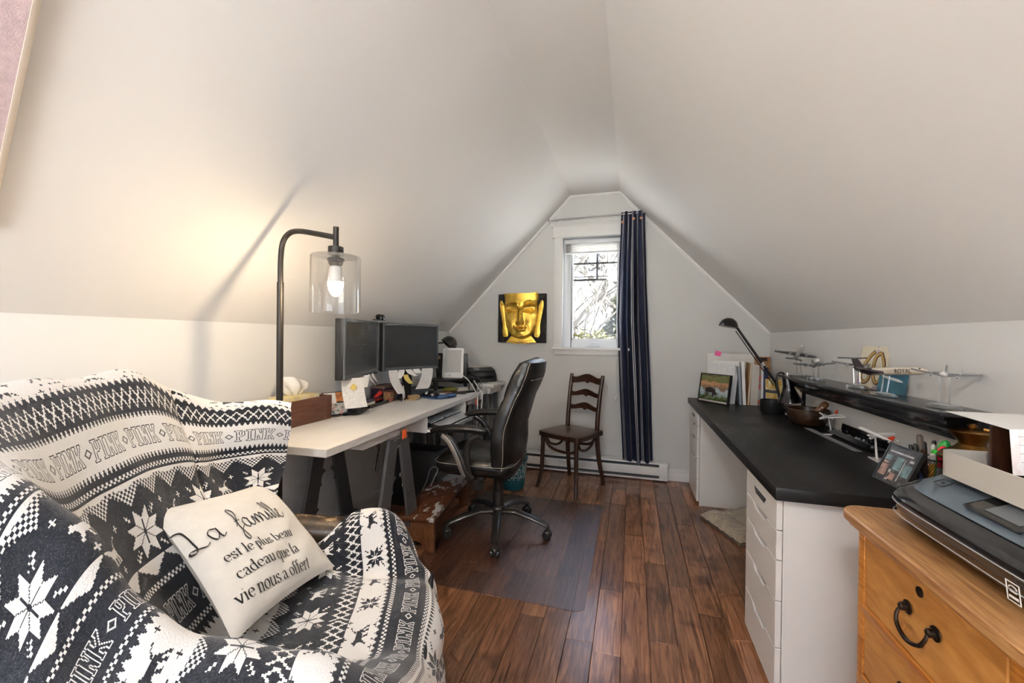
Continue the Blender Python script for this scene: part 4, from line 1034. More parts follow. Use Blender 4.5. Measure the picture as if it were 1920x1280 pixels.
for (x, y, a, l_, lab) in ((-1.355, 3.085, 30, .15, 'flat black phone lying in front of the riser shelf'), (-1.300, 3.20, 60, .14, 'flat black phone lying by the desk edge near the riser leg')):
    t = thing('phone', lab, 'phone', (x, y, DZ), R(a)); mb = MB(); mb.prism(rrect(l_, .072, .01), 0, .010); obj('body', mb, 'blackg', t, bevel=.002)
    mb = MB(); mb.prism(rrect(l_ - .02, .062, .004), .0101, .0106); obj('screen', mb, 'screen', t, smooth=0)
t = thing('external_drive', 'grey brown flat drive with a white edge in front of the riser shelf', 'drive', (-1.425, 3.03, DZ), R(25))
mb = MB(); mb.b2((-.055, -.04, 0), (.055, .04, .010)); obj('base', mb, 'silver', t, bevel=.002)
mb = MB(); mb.b2((-.054, -.039, .0101), (.054, .039, .020)); obj('cover', mb, 'walnut', t, bevel=.002)

# printer on the far table
def flat_printer(t, W, D, H, body, deck):
    """low inkjet printer; local x across, front -y"""
    prof = [(-D / 2, .012), (-D / 2 + .01, .0), (D / 2, .0), (D / 2, H * .92), (D / 2 - .02, H), (-D / 2 + .09, H), (-D / 2 + .035, H * .80), (-D / 2 + .004, H * .44)]
    mb = MB(); k = len(prof)
    mb.add([(x, y, z) for x in (-W / 2, W / 2) for (y, z) in prof], [tuple(range(k)), tuple(reversed(range(k, 2 * k)))] + [(i, k + i, k + (i + 1) % k, (i + 1) % k) for i in range(k)])
    return obj('body', mb, body, t, bevel=.010, seg=3)
t = thing('inkjet_printer', 'low black inkjet printer on the narrow table in the far corner', 'printer', (-1.435, 3.625, .8125), R(52))
flat_printer(t, .40, .25, .135, 'black', 'black')
mb = MB(); mb.b2((-.195, -.06, .1345), (.195, .12, .142)); obj('scanner_lid', mb, 'cream', t, bevel=.003)
Tq = Matrix.Translation((0, -.075, .118)) @ Matrix.Rotation(R(34), 4, 'X')
mb = MB(); mb.b2((-.17, -.034, 0), (.17, .030, .006), T=Tq); obj('control_panel', mb, 'dkgrey', t, bevel=.002)
mb = MB(); mb.b2((-.03, -.018, .0062), (.03, .018, .0075), T=Tq); obj('display', mb, 'grey', t)
mb = MB(); mb.b2((-.16, -.128, .03), (.16, -.1185, .058)); obj('paper_slot', mb, 'blackg', t)
# cables hanging over the desk edge
for pts, m_, lab in ((spline([(-1.36, 3.16, .93), (-1.30, 3.20, .87), (-1.245, 3.22, DZ + .012), (-1.205, 3.17, .70), (-1.20, 3.15, .50)], 6), 'white', 'white charging cable hanging over the desk edge beside the riser'),
                     (spline([(-1.29, 3.30, .86), (-1.25, 3.32, DZ + .02), (-1.205, 3.28, .74), (-1.195, 3.23, .60), (-1.20, 3.20, .42)], 6), 'white', 'second white cable hanging over the desk edge nearer the printer'),
                     (spline([(-1.33, 3.34, .93), (-1.27, 3.36, .88), (-1.235, 3.36, DZ + .04), (-1.25, 3.33, DZ + .008), (-1.225, 3.25, DZ + .006), (-1.198, 3.20, .70)], 6), 'black', 'thin black cable curling over the desk edge below the printer'),
                     (spline([(-1.45, 2.10, .69), (-1.42, 2.12, .58), (-1.46, 2.16, .50), (-1.50, 2.20, .40)], 6), 'black', 'thin black cable drooping beneath the desk by the near trestle'),
                     (spline([(-1.60, 2.34, .70), (-1.62, 2.36, .58), (-1.60, 2.38, .46), (-1.62, 2.40, .30)], 6), 'grey', 'grey cable drooping beneath the desk by the wall')):
    mb = MB(); mb.tube(pts, .0032 if m_ != 'white' else .0042, 6); tag(obj('desk_cable', mb, m_), lab, 'cable')
# computer tower and cable coil beneath
t = thing('computer_tower', 'black computer tower standing in shadow under the white desk', 'computer', (-1.50, 2.72, 0))
mb = MB(); mb.b2((-.20, -.09, .01), (.20, .09, .42)); obj('case', mb, 'black', t, bevel=.004)
mb = MB(); mb.b2((.2002, -.085, .015), (.206, .085, .415)); obj('front_panel', mb, 'dkgrey', t, bevel=.002)
for z in (.33, .28): mb = MB(); mb.b2((.2062, -.072, z), (.209, .072, z + .035)); obj('drive_bay', mb, 'black', t)
mb = MB(); mb.tube([(-1.33 + .05 * math.cos(a) + .01 * math.sin(3 * a), 2.58 + .045 * math.sin(a), .22 + .10 * math.sin(a + .6)) for a in [2 * math.pi * i * 2.4 / 60 for i in range(60)]], .005, 6)
tag(obj('cable_coil', mb, 'grey'), 'loose coil of grey cable hanging beside the step stool', 'cable')

# ================================================================== FLOOR LAMP
LX, LY = -1.35, 1.33
t = thing('floor_lamp', 'tall dark metal floor lamp with a clear glass shade and a lit bulb', 'floor lamp', (LX, LY, 0))
mb = MB(); mb.lathe([(0, 0), (.115, 0), (.12, .006), (.118, .016), (.03, .022), (0, .022)], n=36); obj('base', mb, 'dkmetal', t)
mb = MB(); mb.tube([(0, 0, .02), (0, 0, 1.435)], .0125, 14); obj('pole', mb, 'dkmetal', t)
SX = .262   # reach of the arm
mb = MB(); mb.tube(spline([(0, 0, 1.43), (.001, 0, 1.53), (.012, 0, 1.595), (.045, .0, 1.628), (.095, 0, 1.632), (.17, 0, 1.618), (SX, 0, 1.598)], 7), .0105, 12); obj('arm', mb, 'dkmetal', t)
mb = MB(); mb.tube([(SX, 0, 1.638), (SX, 0, 1.555)], .0105, 12); obj('stem', mb, 'dkmetal', t)
mb = MB(); mb.lathe([(0, .0), (.028, 0), (.028, -.032), (0, -.032)], (SX, 0, 1.562), 24); cap = obj('socket_cap', mb, 'dkmetal', t, bevel=.002)
mb = MB(); mb.lathe([(.018, 0), (.030, -.006), (.032, -.012), (.026, -.016), (.027, -.022), (.024, -.028), (.02, -.034), (0, -.034)], (SX, 0, 1.523), 24); obj('lamp_holder', mb, 'dkmetal', t)
mb = MB(); mb.lathe([(.022, 0), (.086, 0), (.0905, -.005), (.0905, -.215), (.0890, -.215), (.0890, -.006), (.085, -.0015), (.022, -.0015)], (SX, 0, 1.527), 48); obj('glass_shade', mb, 'glass', t, smooth=50)
m = bpy.data.materials.new('lit_bulb'); m.use_nodes = True; nt = m.node_tree; nt.nodes.clear()
oo = nd(nt, 'ShaderNodeOutputMaterial'); em = nd(nt, 'ShaderNodeEmission'); em.inputs[0].default_value = (1, .76, .48, 1); em.inputs[1].default_value = 165; nt.links.new(em.outputs[0], oo.inputs[0]); M['bulb'] = m
mb = MB(); mb.lathe([(.0285, 0), (.0275, -.014), (.0235, -.032), (.015, -.047), (.006, -.054), (0, -.055)], (SX, 0, 1.428), 24); obj('bulb', mb, 'bulb', t)
M['bulbw'] = mat('bulb_collar', (.75, .73, .70), .4)
mb = MB(); mb.lathe([(.016, .062), (.022, .056), (.0235, .044), (.027, .006), (.0288, 0), (.0, .0005)], (SX, 0, 1.4282), 24); obj('bulb_collar', mb, 'bulbw', t)

# ================================================================== ARMCHAIR, BLANKET, PILLOW
CA = R(24); FX = Vector((math.cos(CA), math.sin(CA), 0)); LXv = Vector((-math.sin(CA), math.cos(CA), 0))
# chair coordinates (f forward, l to the far side, z) ; the Empty sits at f=-.45, l=1.14
CF, CL = -.45, 1.14
org = FX * CF + LXv * CL
def cl(f, l, z): return (f - CF, l - CL, z)          # local to a thing placed at org with rz = CA
t = thing('armchair', 'worn brown black leather armchair under the patterned blanket', 'armchair', org, CA)
m, nt, p = new_mat('cracked_leather')
n1 = nd(nt, 'ShaderNodeTexNoise'); n1.inputs['Scale'].default_value = 26; n1.inputs['Detail'].default_value = 9; n1.inputs['Roughness'].default_value = .7; nt.links.new(coords(nt), n1.inputs['Vector'])
r_ = nd(nt, 'ShaderNodeValToRGB'); cr = r_.color_ramp; cr.elements[0].position = .40; cr.elements[0].color = (.020, .012, .008, 1); cr.elements[1].position = .64; cr.elements[1].color = (.45, .31, .17, 1); e_ = cr.elements.new(.56); e_.color = (.075, .043, .022, 1)
nt.links.new(n1.outputs[0], r_.inputs[0]); nt.links.new(r_.outputs[0], p.inputs['Base Color']); p.inputs['Roughness'].default_value = .42
M['cracked'] = m
def cbox(lo, hi, mats, name, bev=.03):
    mb = MB(); a = cl(*lo); b = cl(*hi); mb.b2(a, b); return obj(name, mb, mats, t, bevel=bev, seg=4)
cbox((-.74, .86, .10), (-.08, 1.42, .40), 'leather', 'seat_base', .03)
cbox((-.66, .88, .40), (-.06, 1.40, .445), 'leather', 'seat_cushion', .02)
# arms with rounded tops
def arm(l0, l1, f0, f1, z0, ztop0, ztop1, name):
    mb = MB(); P = []
    n = 12
    for i in range(n + 1):
        q = i / n; f = f0 + (f1 - f0) * q; zt = ztop0 + (ztop1 - ztop0) * q; w_ = (l1 - l0) / 2; lc = (l0 + l1) / 2
        if i in (0, n): pass
        ring_ = [cl(f, l1, z0)] + [cl(f, lc + w_ * math.cos(R(a)), zt - w_ * .75 + w_ * .75 * math.sin(R(a))) for a in range(0, 181, 15)] + [cl(f, l0, z0)]
        P.append(ring_)
    P.insert(0, [(p_[0], (p_[1] * .0 + (l0 + l1) / 2 - CL), min(p_[2], z0 + .2)) for p_ in P[0]]); P.append([(p_[0], (l0 + l1) / 2 - CL, min(p_[2], z0 + .2)) for p_ in P[-1]])
    mb.grid(P); return obj(name, mb, 'cracked', t, smooth=50)
arm(1.445, 1.565, -.76, -.30, .10, .630, .575, 'arm')
arm(.66, .78, -.56, -.18, .10, .66, .60, 'arm')
mb = MB(); P = []
for i in range(17):          # curved tub back, from near wing round to far wing
    q = i / 16
    pts_ = [(-.60, .745), (-.72, .765), (-.86, .86), (-.90, 1.0), (-.905, 1.15), (-.895, 1.28), (-.86, 1.40), (-.77, 1.50), (-.64, 1.545)]
    f, l = spline(pts_, 2)[i]
    zt = np.interp(q, [0, .12, .3, .7, .85, 1], [.70, .90, 1.02, 1.02, .93, .885])
    c = Vector((-.50, 1.14, 0)); d = (c - Vector((f, l, 0))).normalized()
    row = []
    for (o_, z) in ((0, .10), (0.0, zt - .05), (.006, zt - .01), (.02, zt), (.034, zt - .03), (.045, .60), (.07, .42), (.07, .10)):
        row.append(cl(f + d.x * o_, l + d.y * o_, z))
    P.append(row)
mb.grid(P); mb.add([*P[0], *P[-1]], [tuple(range(8)), tuple(reversed(range(8, 16)))]); obj('backrest', mb, 'cracked', t, smooth=60)
for f, l in ((-.70, .90), (-.70, 1.38), (-.14, .90), (-.14, 1.38)):
    mb = MB(); mb.lathe([(0, 0), (.018, 0), (.026, .10), (0, .10)], cl(f, l, 0), 14); obj('leg', mb, 'bent', t)

# ---- knitted pattern as a grid of stitches (True = dark); motifs are drawn coarse and enlarged 1.5 times, words fine
ST, STU = .0017, .0019     # stitch height and width
PWID = 168
def blank(h, dark): return np.full((h, PWID), dark, bool)
def letter(ch):
    w_ = {'P': 12, 'I': 8, 'N': 13, 'K': 13}[ch]; a = np.zeros((24, w_), bool)
    def rc(x0, x1, y0, y1): a[y0:y1, max(0, x0):x1] = True
    def dg(x0, y0, x1, y1, t_=4):
        for y in range(min(y0, y1), max(y0, y1) + 1):
            x = int(round(x0 + (x1 - x0) * (y - y0) / (y1 - y0))); a[y, max(0, x):x + t_] = True
    if ch == 'P': rc(2, 6, 0, 24); rc(0, 9, 0, 3); rc(2, 10, 10, 14); rc(8, 12, 2, 12); rc(0, 8, 21, 24)
    if ch == 'I': rc(2, 6, 0, 24); rc(0, 8, 0, 3); rc(0, 8, 21, 24)
    if ch == 'N': rc(1, 5, 0, 24); rc(9, 12, 0, 24); dg(2, 0, 8, 23); rc(0, 6, 0, 3); rc(0, 6, 21, 24); rc(8, 13, 0, 3)
    if ch == 'K': rc(1, 5, 0, 24); dg(9, 1, 4, 12); dg(4, 11, 9, 22); rc(0, 6, 0, 3); rc(0, 6, 21, 24); rc(8, 13, 0, 3); rc(8, 13, 21, 24)
    p_ = np.pad(a, 1); inner = p_ & np.roll(p_, 1, 0) & np.roll(p_, -1, 0) & np.roll(p_, 1, 1) & np.roll(p_, -1, 1)
    return (p_ & ~inner)[1:-1, 1:-1]
def fine(a): return np.repeat(np.repeat(a, 3, 0), 3, 1)[::2, ::2]
FW = PWID * 3 // 2
def word_band(dark):
    """outlined block letters P I N K with a diamond between words, already at fine size"""
    b = np.full((42, FW), dark, bool)
    for k in range(4):
        x = k * 63 + 1
        for ch in 'PINK':
            g_ = letter(ch); b[9:33, x:x + g_.shape[1]][g_] = not dark; x += g_.shape[1] + 1
        cx = x + 6
        for yy_ in range(-6, 7):
            for xx in range(-6, 7):
                r_d = abs(yy_) + abs(xx)
                if r_d in (4, 5) and cx + xx < FW: b[21 + yy_, cx + xx] = not dark
    return b
def dotted(h, dark, step=4):
    b = blank(h, dark)
    for y in range(h):
        for x in range(PWID):
            if ((x + (y // 2) * 2) % step) < step // 2: b[y, x] = not dark
    return b
def saw(h, up_dark, period=6):
    b = blank(h, False)
    for x in range(PWID):
        hh = abs((x % period) - period / 2) / (period / 2) * h
        for y in range(h): b[y, x] = (y >= hh) if up_dark else (y < hh)
    return b
def zigzag(h, dark, amp, period, th):
    b = blank(h, dark)
    for x in range(PWID):
        q = abs(((x / period) % 1) - .5) * 2
        for sgn in (1, -1):
            c = h / 2 + sgn * (q - .5) * amp
            for y in range(h):
                if abs(y - c) < th: b[y, x] = not dark
    return b
def lattice(h, dark):
    b = blank(h, dark)
    for x in range(PWID):
        q = abs(((x / 28) % 1) - .5) * 2
        for y in range(h):
            lim = h * (.25 + .7 * q)
            if y > lim: b[y, x] = not dark
            elif (x // 2 + y // 2) % 2 == 0 and y > lim * .25: b[y, x] = not dark
    return b
DOG = ["..................11....", "................11......", "...............1........", "..............11........", "..11.........11.........", ".11111.......1..........", "1111111111111111........", ".111111111111111........", "...11111111111111.......", "....1111111111111.......", "....111111111.1111......", "....111.11....11.11.....", "...111...11...11..11....", "...11....11....11..11...", "..11......11...11..11...", "..11......111..111.111.."]
DOGA = np.array([[c == '1' for c in r] for r in DOG])
def star(r):
    n = 2 * r + 1; a = np.zeros((n, n), bool)
    for y in range(-r, r + 1):
        for x in range(-r, r + 1):
            q = math.hypot(x, y) / r; an = (math.degrees(math.atan2(y, x)) % 45) - 22.5      # eight petals
            if .12 < q < .98 and abs(math.sin(R(an)) * q) < .20 * min((q - .10) / .42, (1.0 - q) / .46): a[y + r, x + r] = True
            u, v = abs(x), abs(y)
            if .60 < max(u, v) / r < .92 and abs(u - v) < r * .16 and (x // 2 + y // 2) % 2 == 0: a[y + r, x + r] = True
    return a
def motif_band(h, dark, offset=0):
    b = blank(h, dark); s_ = star(min(20, h // 2 - 2)); n = s_.shape[0]; cy = h // 2
    for k, cx in enumerate(range(22 + offset, PWID + 60, 84)):
        for yy_ in range(n):
            for xx in range(n):
                if s_[yy_, xx]: b[(cy - n // 2 + yy_) % h, (cx - n // 2 + xx) % PWID] = not dark
        dx = cx + 30
        for yy_ in range(16):
            for xx in range(24):
                if DOGA[yy_, xx]: b[cy - 9 + yy_, (dx + xx) % PWID] = not dark
        for (ax, ay) in ((28, -14), (50, 12), (36, 13), (56, -12)):
            for q in range(-2, 3):
                b[(cy + ay + q) % h, (cx + ax) % PWID] = not dark; b[(cy + ay) % h, (cx + ax + q) % PWID] = not dark
    return b
def stack(parts): return np.vstack(parts)
def lines(h, dark): return blank(h, dark)
F = fine
seq = [F(motif_band(26, False, 60)[-8:]), F(saw(5, True, 6)), F(lines(1, True)), F(zigzag(18, True, 13, 16, 1.3)), F(lines(2, True)), F(saw(3, False, 4)), word_band(False), F(saw(4, True, 4)), F(lines(4, True)), F(dotted(3, True)), F(lines(2, True)),
       F(lattice(16, False)), F(motif_band(38, True, 40)), F(~saw(10, False, 28)), F(lines(4, True)), F(dotted(4, True)), F(lines(3, True)), word_band(True), F(dotted(4, False)), F(lines(3, True)), F(saw(5, False, 6)),
       F(motif_band(34, False, 10)), F(lattice(14, False)), F(motif_band(38, True, 70)), F(zigzag(20, True, 14, 18, 1.5)), F(motif_band(26, False, 0)), F(saw(4, True, 6)), F(lines(3, True)), F(dotted(4, False)), F(lines(3, True)), word_band(True), F(lines(3, True)), F(dotted(5, False)), F(lines(3, False)), F(saw(5, False, 4)),
       F(motif_band(40, False, 30)), F(saw(5, True, 6)), F(zigzag(22, True, 14, 18, 1.6)), F(saw(4, False, 4)), F(motif_band(40, False, 0)), F(motif_band(40, True, 50)), F(motif_band(40, False, 0))]
PAT = np.vstack(seq)
# ---- blanket surface: rows run from behind the back over seat to the floor; columns run across the chair
rows = [  # each: list of (f, l, z) from near outer side to far side
 [(-.80, .58, .55), (-.88, .62, .75), (-.95, .70, .88), (-.98, .80, .92), (-1.00, .92, .90), (-1.0, 1.05, .90), (-1.0, 1.17, .90), (-.99, 1.29, .90), (-.96, 1.42, .86), (-.90, 1.54, .84), (-.72, 1.63, .80), (-.62, 1.64, .78)],
 [(-.72, .55, .60), (-.80, .60, .88), (-.86, .68, 1.00), (-.90, .78, 1.06), (-.93, .90, 1.075), (-.94, 1.03, 1.08), (-.94, 1.16, 1.085), (-.925, 1.28, 1.075), (-.895, 1.38, 1.03), (-.80, 1.495, .985), (-.66, 1.565, .975), (-.59, 1.600, .955)],
 [(-.66, .54, .56), (-.72, .58, .84), (-.77, .66, 1.00), (-.81, .76, 1.06), (-.85, .89, 1.100), (-.865, 1.02, 1.112), (-.87, 1.15, 1.118), (-.86, 1.26, 1.108), (-.82, 1.36, 1.045), (-.755, 1.445, .992), (-.64, 1.510, .998), (-.575, 1.560, .965)],
 [(-.60, .53, .52), (-.64, .57, .80), (-.67, .65, .965), (-.70, .74, 1.015), (-.755, .87, .975), (-.785, 1.01, .975), (-.79, 1.14, .98), (-.78, 1.25, .965), (-.765, 1.345, .925), (-.735, 1.425, .905), (-.635, 1.490, .900), (-.570, 1.545, .880)],
 [(-.54, .52, .46), (-.57, .565, .74), (-.585, .65, .885), (-.600, .735, .940), (-.665, .86, .83), (-.715, 1.00, .81), (-.725, 1.13, .81), (-.72, 1.24, .80), (-.71, 1.335, .785), (-.705, 1.410, .775), (-.640, 1.475, .775), (-.58, 1.525, .765)],
 [(-.48, .52, .42), (-.50, .56, .70), (-.515, .65, .800), (-.52, .735, .830), (-.585, .845, .68), (-.635, .99, .655), (-.645, 1.12, .65), (-.645, 1.23, .645), (-.645, 1.325, .645), (-.645, 1.395, .665), (-.620, 1.44, .680), (-.585, 1.475, .690)],
 [(-.42, .52, .38), (-.435, .56, .65), (-.445, .645, .745), (-.45, .735, .765), (-.505, .83, .60), (-.545, .98, .525), (-.555, 1.12, .515), (-.56, 1.23, .515), (-.56, 1.33, .525), (-.56, 1.385, .555), (-.555, 1.405, .575), (-.55, 1.42, .585)],
 [(-.35, .52, .34), (-.36, .56, .61), (-.37, .64, .710), (-.375, .735, .728), (-.405, .825, .585), (-.425, .97, .495), (-.43, 1.12, .485), (-.44, 1.23, .482), (-.445, 1.33, .492), (-.45, 1.375, .515), (-.45, 1.395, .535), (-.45, 1.405, .545)],
 [(-.26, .52, .30), (-.265, .56, .59), (-.27, .64, .688), (-.275, .735, .705), (-.285, .83, .585), (-.29, .97, .502), (-.295, 1.12, .492), (-.30, 1.24, .492), (-.31, 1.335, .502), (-.325, 1.39, .535), (-.34, 1.43, .585), (-.345, 1.47, .615)],
 [(-.16, .52, .26), (-.165, .56, .54), (-.17, .64, .652), (-.17, .735, .672), (-.17, .84, .575), (-.165, .98, .500), (-.165, 1.13, .492), (-.17, 1.25, .490), (-.18, 1.35, .500), (-.20, 1.42, .545), (-.225, 1.485, .605), (-.24, 1.545, .600)],
 [(-.09, .53, .22), (-.085, .57, .46), (-.08, .65, .585), (-.075, .74, .610), (-.065, .85, .545), (-.055, .99, .480), (-.055, 1.14, .472), (-.055, 1.27, .468), (-.07, 1.37, .470), (-.095, 1.44, .500), (-.145, 1.51, .540), (-.19, 1.575, .510)],
 [(-.05, .55, .18), (-.035, .59, .38), (-.02, .66, .490), (.0, .75, .515), (.02, .87, .465), (.025, 1.00, .410), (.025, 1.15, .400), (.02, 1.28, .398), (.005, 1.38, .395), (-.03, 1.455, .400), (-.09, 1.525, .430), (-.15, 1.590, .400)],
 [(-.04, .56, .12), (-.015, .60, .28), (.005, .68, .36), (.03, .77, .375), (.055, .88, .325), (.06, 1.01, .285), (.06, 1.16, .275), (.05, 1.29, .272), (.035, 1.395, .27), (.0, 1.47, .275), (-.06, 1.54, .29), (-.13, 1.60, .28)],
 [(-.03, .57, .05), (-.0, .62, .14), (.02, .70, .18), (.05, .79, .175), (.08, .89, .135), (.085, 1.02, .105), (.09, 1.17, .095), (.075, 1.30, .09), (.06, 1.405, .085), (.02, 1.485, .085), (-.04, 1.555, .09), (-.11, 1.61, .10)],
]
CT = np.array(rows)                      # (rows, cols, 3)
for r_i, d_ in ((9, .012), (10, .030), (11, .062), (12, .088), (13, .105)): CT[r_i, :, 0] -= d_
for r_i, d_ in ((8, (.010, .030, .030)), (9, (.012, .040, .015)), (10, (.0, .020, .0))):
    for c_i in range(3): CT[r_i, 7 + c_i, 2] -= d_[c_i]
def resample(A, axis, n):
    """Catmull-Rom along axis, spaced by mean arc length"""
    A = np.moveaxis(A, axis, 0); k = A.shape[0]
    seg = np.linalg.norm(np.diff(A, axis=0), axis=-1).mean(axis=1); s_ = np.concatenate([[0], np.cumsum(seg)])
    tt = np.linspace(0, s_[-1], n); out = []
    pad = np.concatenate([[2 * A[0] - A[1]], A, [2 * A[-1] - A[-2]]])
    for x in tt:
        i = min(k - 2, max(0, np.searchsorted(s_, x, 'right') - 1)); q = (x - s_[i]) / max(1e-9, s_[i + 1] - s_[i])
        p0, p1, p2, p3 = pad[i], pad[i + 1], pad[i + 2], pad[i + 3]
        out.append(.5 * ((2 * p1) + (p2 - p0) * q + (2 * p0 - 5 * p1 + 4 * p2 - p3) * q * q + (3 * p1 - p0 - 3 * p2 + p3) * q ** 3))
    return np.moveaxis(np.array(out), 0, axis), s_[-1]
_, LV = resample(CT, 0, 10); _, LU = resample(CT, 1, 10)
NVv, NUu = int(LV / ST), int(LU / STU)
SRF, _ = resample(CT, 0, NVv); SRF, _ = resample(SRF, 1, NUu)
# soft folds
du = np.gradient(SRF, axis=1); dv = np.gradient(SRF, axis=0); Nn = np.cross(du, dv); Nn /= np.linalg.norm(Nn, axis=-1, keepdims=True) + 1e-9
vv, uu = np.meshgrid(np.linspace(0, 1, NVv), np.linspace(0, 1, NUu), indexing='ij')
fold = .006 * np.sin(uu * 23 + 3 * np.sin(vv * 7)) * np.sin(vv * 9 + 1) + .004 * np.sin(uu * 41 - vv * 17) + .003 * np.sin(vv * 60 + uu * 14)
fold += -.007 * np.exp(-((uu - .800 - .012 * np.sin(vv * 12)) / .008) ** 2) * (vv < .42) * (vv > .16)      # crease between back and far wing
fold += .014 * np.sin(uu * 60 + 2 * np.sin(vv * 5)) * np.clip((vv - .80) * 5, 0, 1)                        # hanging folds at the front
fold += .010 * np.sin((uu * 1.0 + vv * .6) * 55) * np.clip(1 - abs(uu - .83) / .10, 0, 1) * (vv > .55)
sgn = np.sign(Nn[NVv // 3, NUu // 2][0]) or 1
SRF = SRF + Nn * fold[..., None] * sgn
bt = thing('throw_blanket', 'navy and white knit-pattern throw blanket covering the armchair', 'blanket', org, CA)
verts = SRF.reshape(-1, 3) - np.array([CF, CL, 0])
idx = np.arange(NVv * NUu).reshape(NVv, NUu)
faces = np.stack([idx[:-1, :-1], idx[:-1, 1:], idx[1:, 1:], idx[1:, :-1]], -1).reshape(-1, 4)
me = bpy.data.meshes.new('knit_cloth'); me.from_pydata(verts.tolist(), [], faces.tolist())
me.shade_smooth()
segv = np.linalg.norm(np.diff(CT, axis=0), axis=-1).mean(axis=1); ridge = int(segv[:2].sum() / ST)      # stitch row of the top of the back
rel = np.arange(NVv - 1) - ridge
PRE = F(motif_band(40, False, 20))
FULL = np.vstack([PRE] * (ridge // PRE.shape[0] + 1) + [PAT])
pv = (rel + PRE.shape[0] * (ridge // PRE.shape[0] + 1)) % FULL.shape[0]; pu = (np.arange(NUu - 1) + 20) % FW
PAT = FULL
dark = PAT[pv][:, pu].reshape(-1)
at = me.attributes.new('stitch', 'FLOAT', 'FACE'); at.data.foreach_set('value', dark.astype(np.float32))
m, nt, p = new_mat('fleece_knit')
ga = nd(nt, 'ShaderNodeAttribute', attribute_name='stitch')
nz = nd(nt, 'ShaderNodeTexNoise'); nz.inputs['Scale'].default_value = 420; nz.inputs['Detail'].default_value = 3; nt.links.new(coords(nt), nz.inputs['Vector'])
mw = nd(nt, 'ShaderNodeMix', data_type='RGBA'); mw.inputs[6].default_value = (.66, .64, .62, 1); mw.inputs[7].default_value = (.88, .87, .85, 1); nt.links.new(nz.outputs[0], mw.inputs[0])
md = nd(nt, 'ShaderNodeMix', data_type='RGBA'); md.inputs[6].default_value = (.006, .007, .010, 1); md.inputs[7].default_value = (.040, .045, .060, 1); nt.links.new(nz.outputs[0], md.inputs[0])
mm = nd(nt, 'ShaderNodeMix', data_type='RGBA'); nt.links.new(ga.outputs['Fac'], mm.inputs[0]); nt.links.new(mw.outputs[2], mm.inputs[6]); nt.links.new(md.outputs[2], mm.inputs[7])
nt.links.new(mm.outputs[2], p.inputs['Base Color']); p.inputs['Roughness'].default_value = .92; p.inputs['Sheen Weight'].default_value = .25; p.inputs['Specular IOR Level'].default_value = .2
bb = nd(nt, 'ShaderNodeBump'); bb.inputs['Strength'].default_value = .5; bb.inputs['Distance'].default_value = .004; nt.links.new(nz.outputs[0], bb.inputs['Height']); nt.links.new(bb.outputs[0], p.inputs['Normal'])
me.materials.append(m)
o = bpy.data.objects.new('knit_cloth', me); COL.objects.link(o); o.parent = bt
print('BLANKET', NVv, NUu, LV, LU, PAT.shape)

# ---- pillow with lettering
pc = Vector((-1.012, .925, .640)); ux = Vector((-.205, .960, -.170)).normalized(); uy = Vector((-.80, .02, .55)); nn_ = ux.cross(uy).normalized(); uy = nn_.cross(ux)
TP = frame_T(pc, ux, uy)
pt = bpy.data.objects.new('pillow', None); COL.objects.link(pt); pt.matrix_basis = TP
tag(pt, 'square cream pillow with black French lettering leaning on the blanket', 'pillow')
PSX, PSY, SHR = .219, .196, .212     # the cushion is squashed a little out of square
def pil(s_, t_, side=1):
    """s,t in -1..1 on the pillow face -> local point"""
    es = 1 - .075 * (1 - abs(t_) ** 2.2); et = 1 - .075 * (1 - abs(s_) ** 2.2)
    x = s_ * PSX * es; y = t_ * PSY * et
    h = .060 * (max(0, 1 - abs(s_) ** 2.4) ** .6) * (max(0, 1 - abs(t_) ** 2.4) ** .6)
    q = (1 - s_ * s_) * (1 - t_ * t_)
    h += q * (.0030 * math.sin(s_ * 9 + t_ * 4) + .0022 * math.sin(t_ * 13 - s_ * 7)) + .004 * q * math.sin(s_ * 5 - t_ * 8) * (abs(s_) + abs(t_))
    return Vector((x + SHR * y - .019, y, side * h))
M['linen'] = mat('cream_linen', (.76, .735, .69), .9, var=.03, vs=40, bump=.25, bs=500, sheen=.1)
n = 44
for side, nm in ((1, 'front_cover'), (-1, 'back_cover')):
    mb = MB(); mb.grid([[pil(-1 + 2 * i / n, -1 + 2 * j / n, side) for j in range(n + 1)] for i in range(n + 1)])
    obj(nm, mb, 'linen', pt, smooth=80)
# letters drawn with a broad nib; em units, x-height 1
def A(cx, cy, rx, ry, a0, a1): return arc(cx, cy, rx, ry, a0, a1, 12)
SER = .16
L = {}
L['e'] = ([A(.44, .5, .36, .5, 5, 320), [(.10, .54), (.78, .54)]], .92)
L['s'] = ([spline([(.58, .78), (.50, .96), (.30, 1.0), (.13, .86), (.16, .66), (.36, .52), (.56, .40), (.62, .20), (.46, .02), (.24, .0), (.10, .12), (.08, .26)], 4)], .74)
L['t'] = ([spline([(.28, 1.30), (.28, .7), (.28, .22), (.36, .03), (.52, .06)], 4), [(.04, .97), (.56, .97)]], .62)
L['l'] = ([[(.22, 1.62), (.22, .0)], [(.02, 0), (.42, 0)], [(.04, 1.58), (.22, 1.62)]], .50)
L['p'] = ([[(.22, 1.0), (.22, -.55)], [(.02, -.55), (.44, -.55)], [(.04, .95), (.22, 1.0)], A(.46, .5, .36, .5, 130, -130)], 1.0)
L['u'] = ([spline([(.20, 1.0), (.20, .35), (.28, .08), (.48, .0), (.70, .14), (.80, .3)], 4), [(.80, 1.0), (.80, 0)], [(.80, .02), (.98, .05)], [(.02, .97), (.20, 1.0)], [(.62, .97), (.80, 1.0)]], 1.06)
L['b'] = ([[(.20, 1.62), (.20, .05)], [(.02, 1.58), (.20, 1.62)], A(.46, .5, .38, .5, 130, -130)], 1.0)
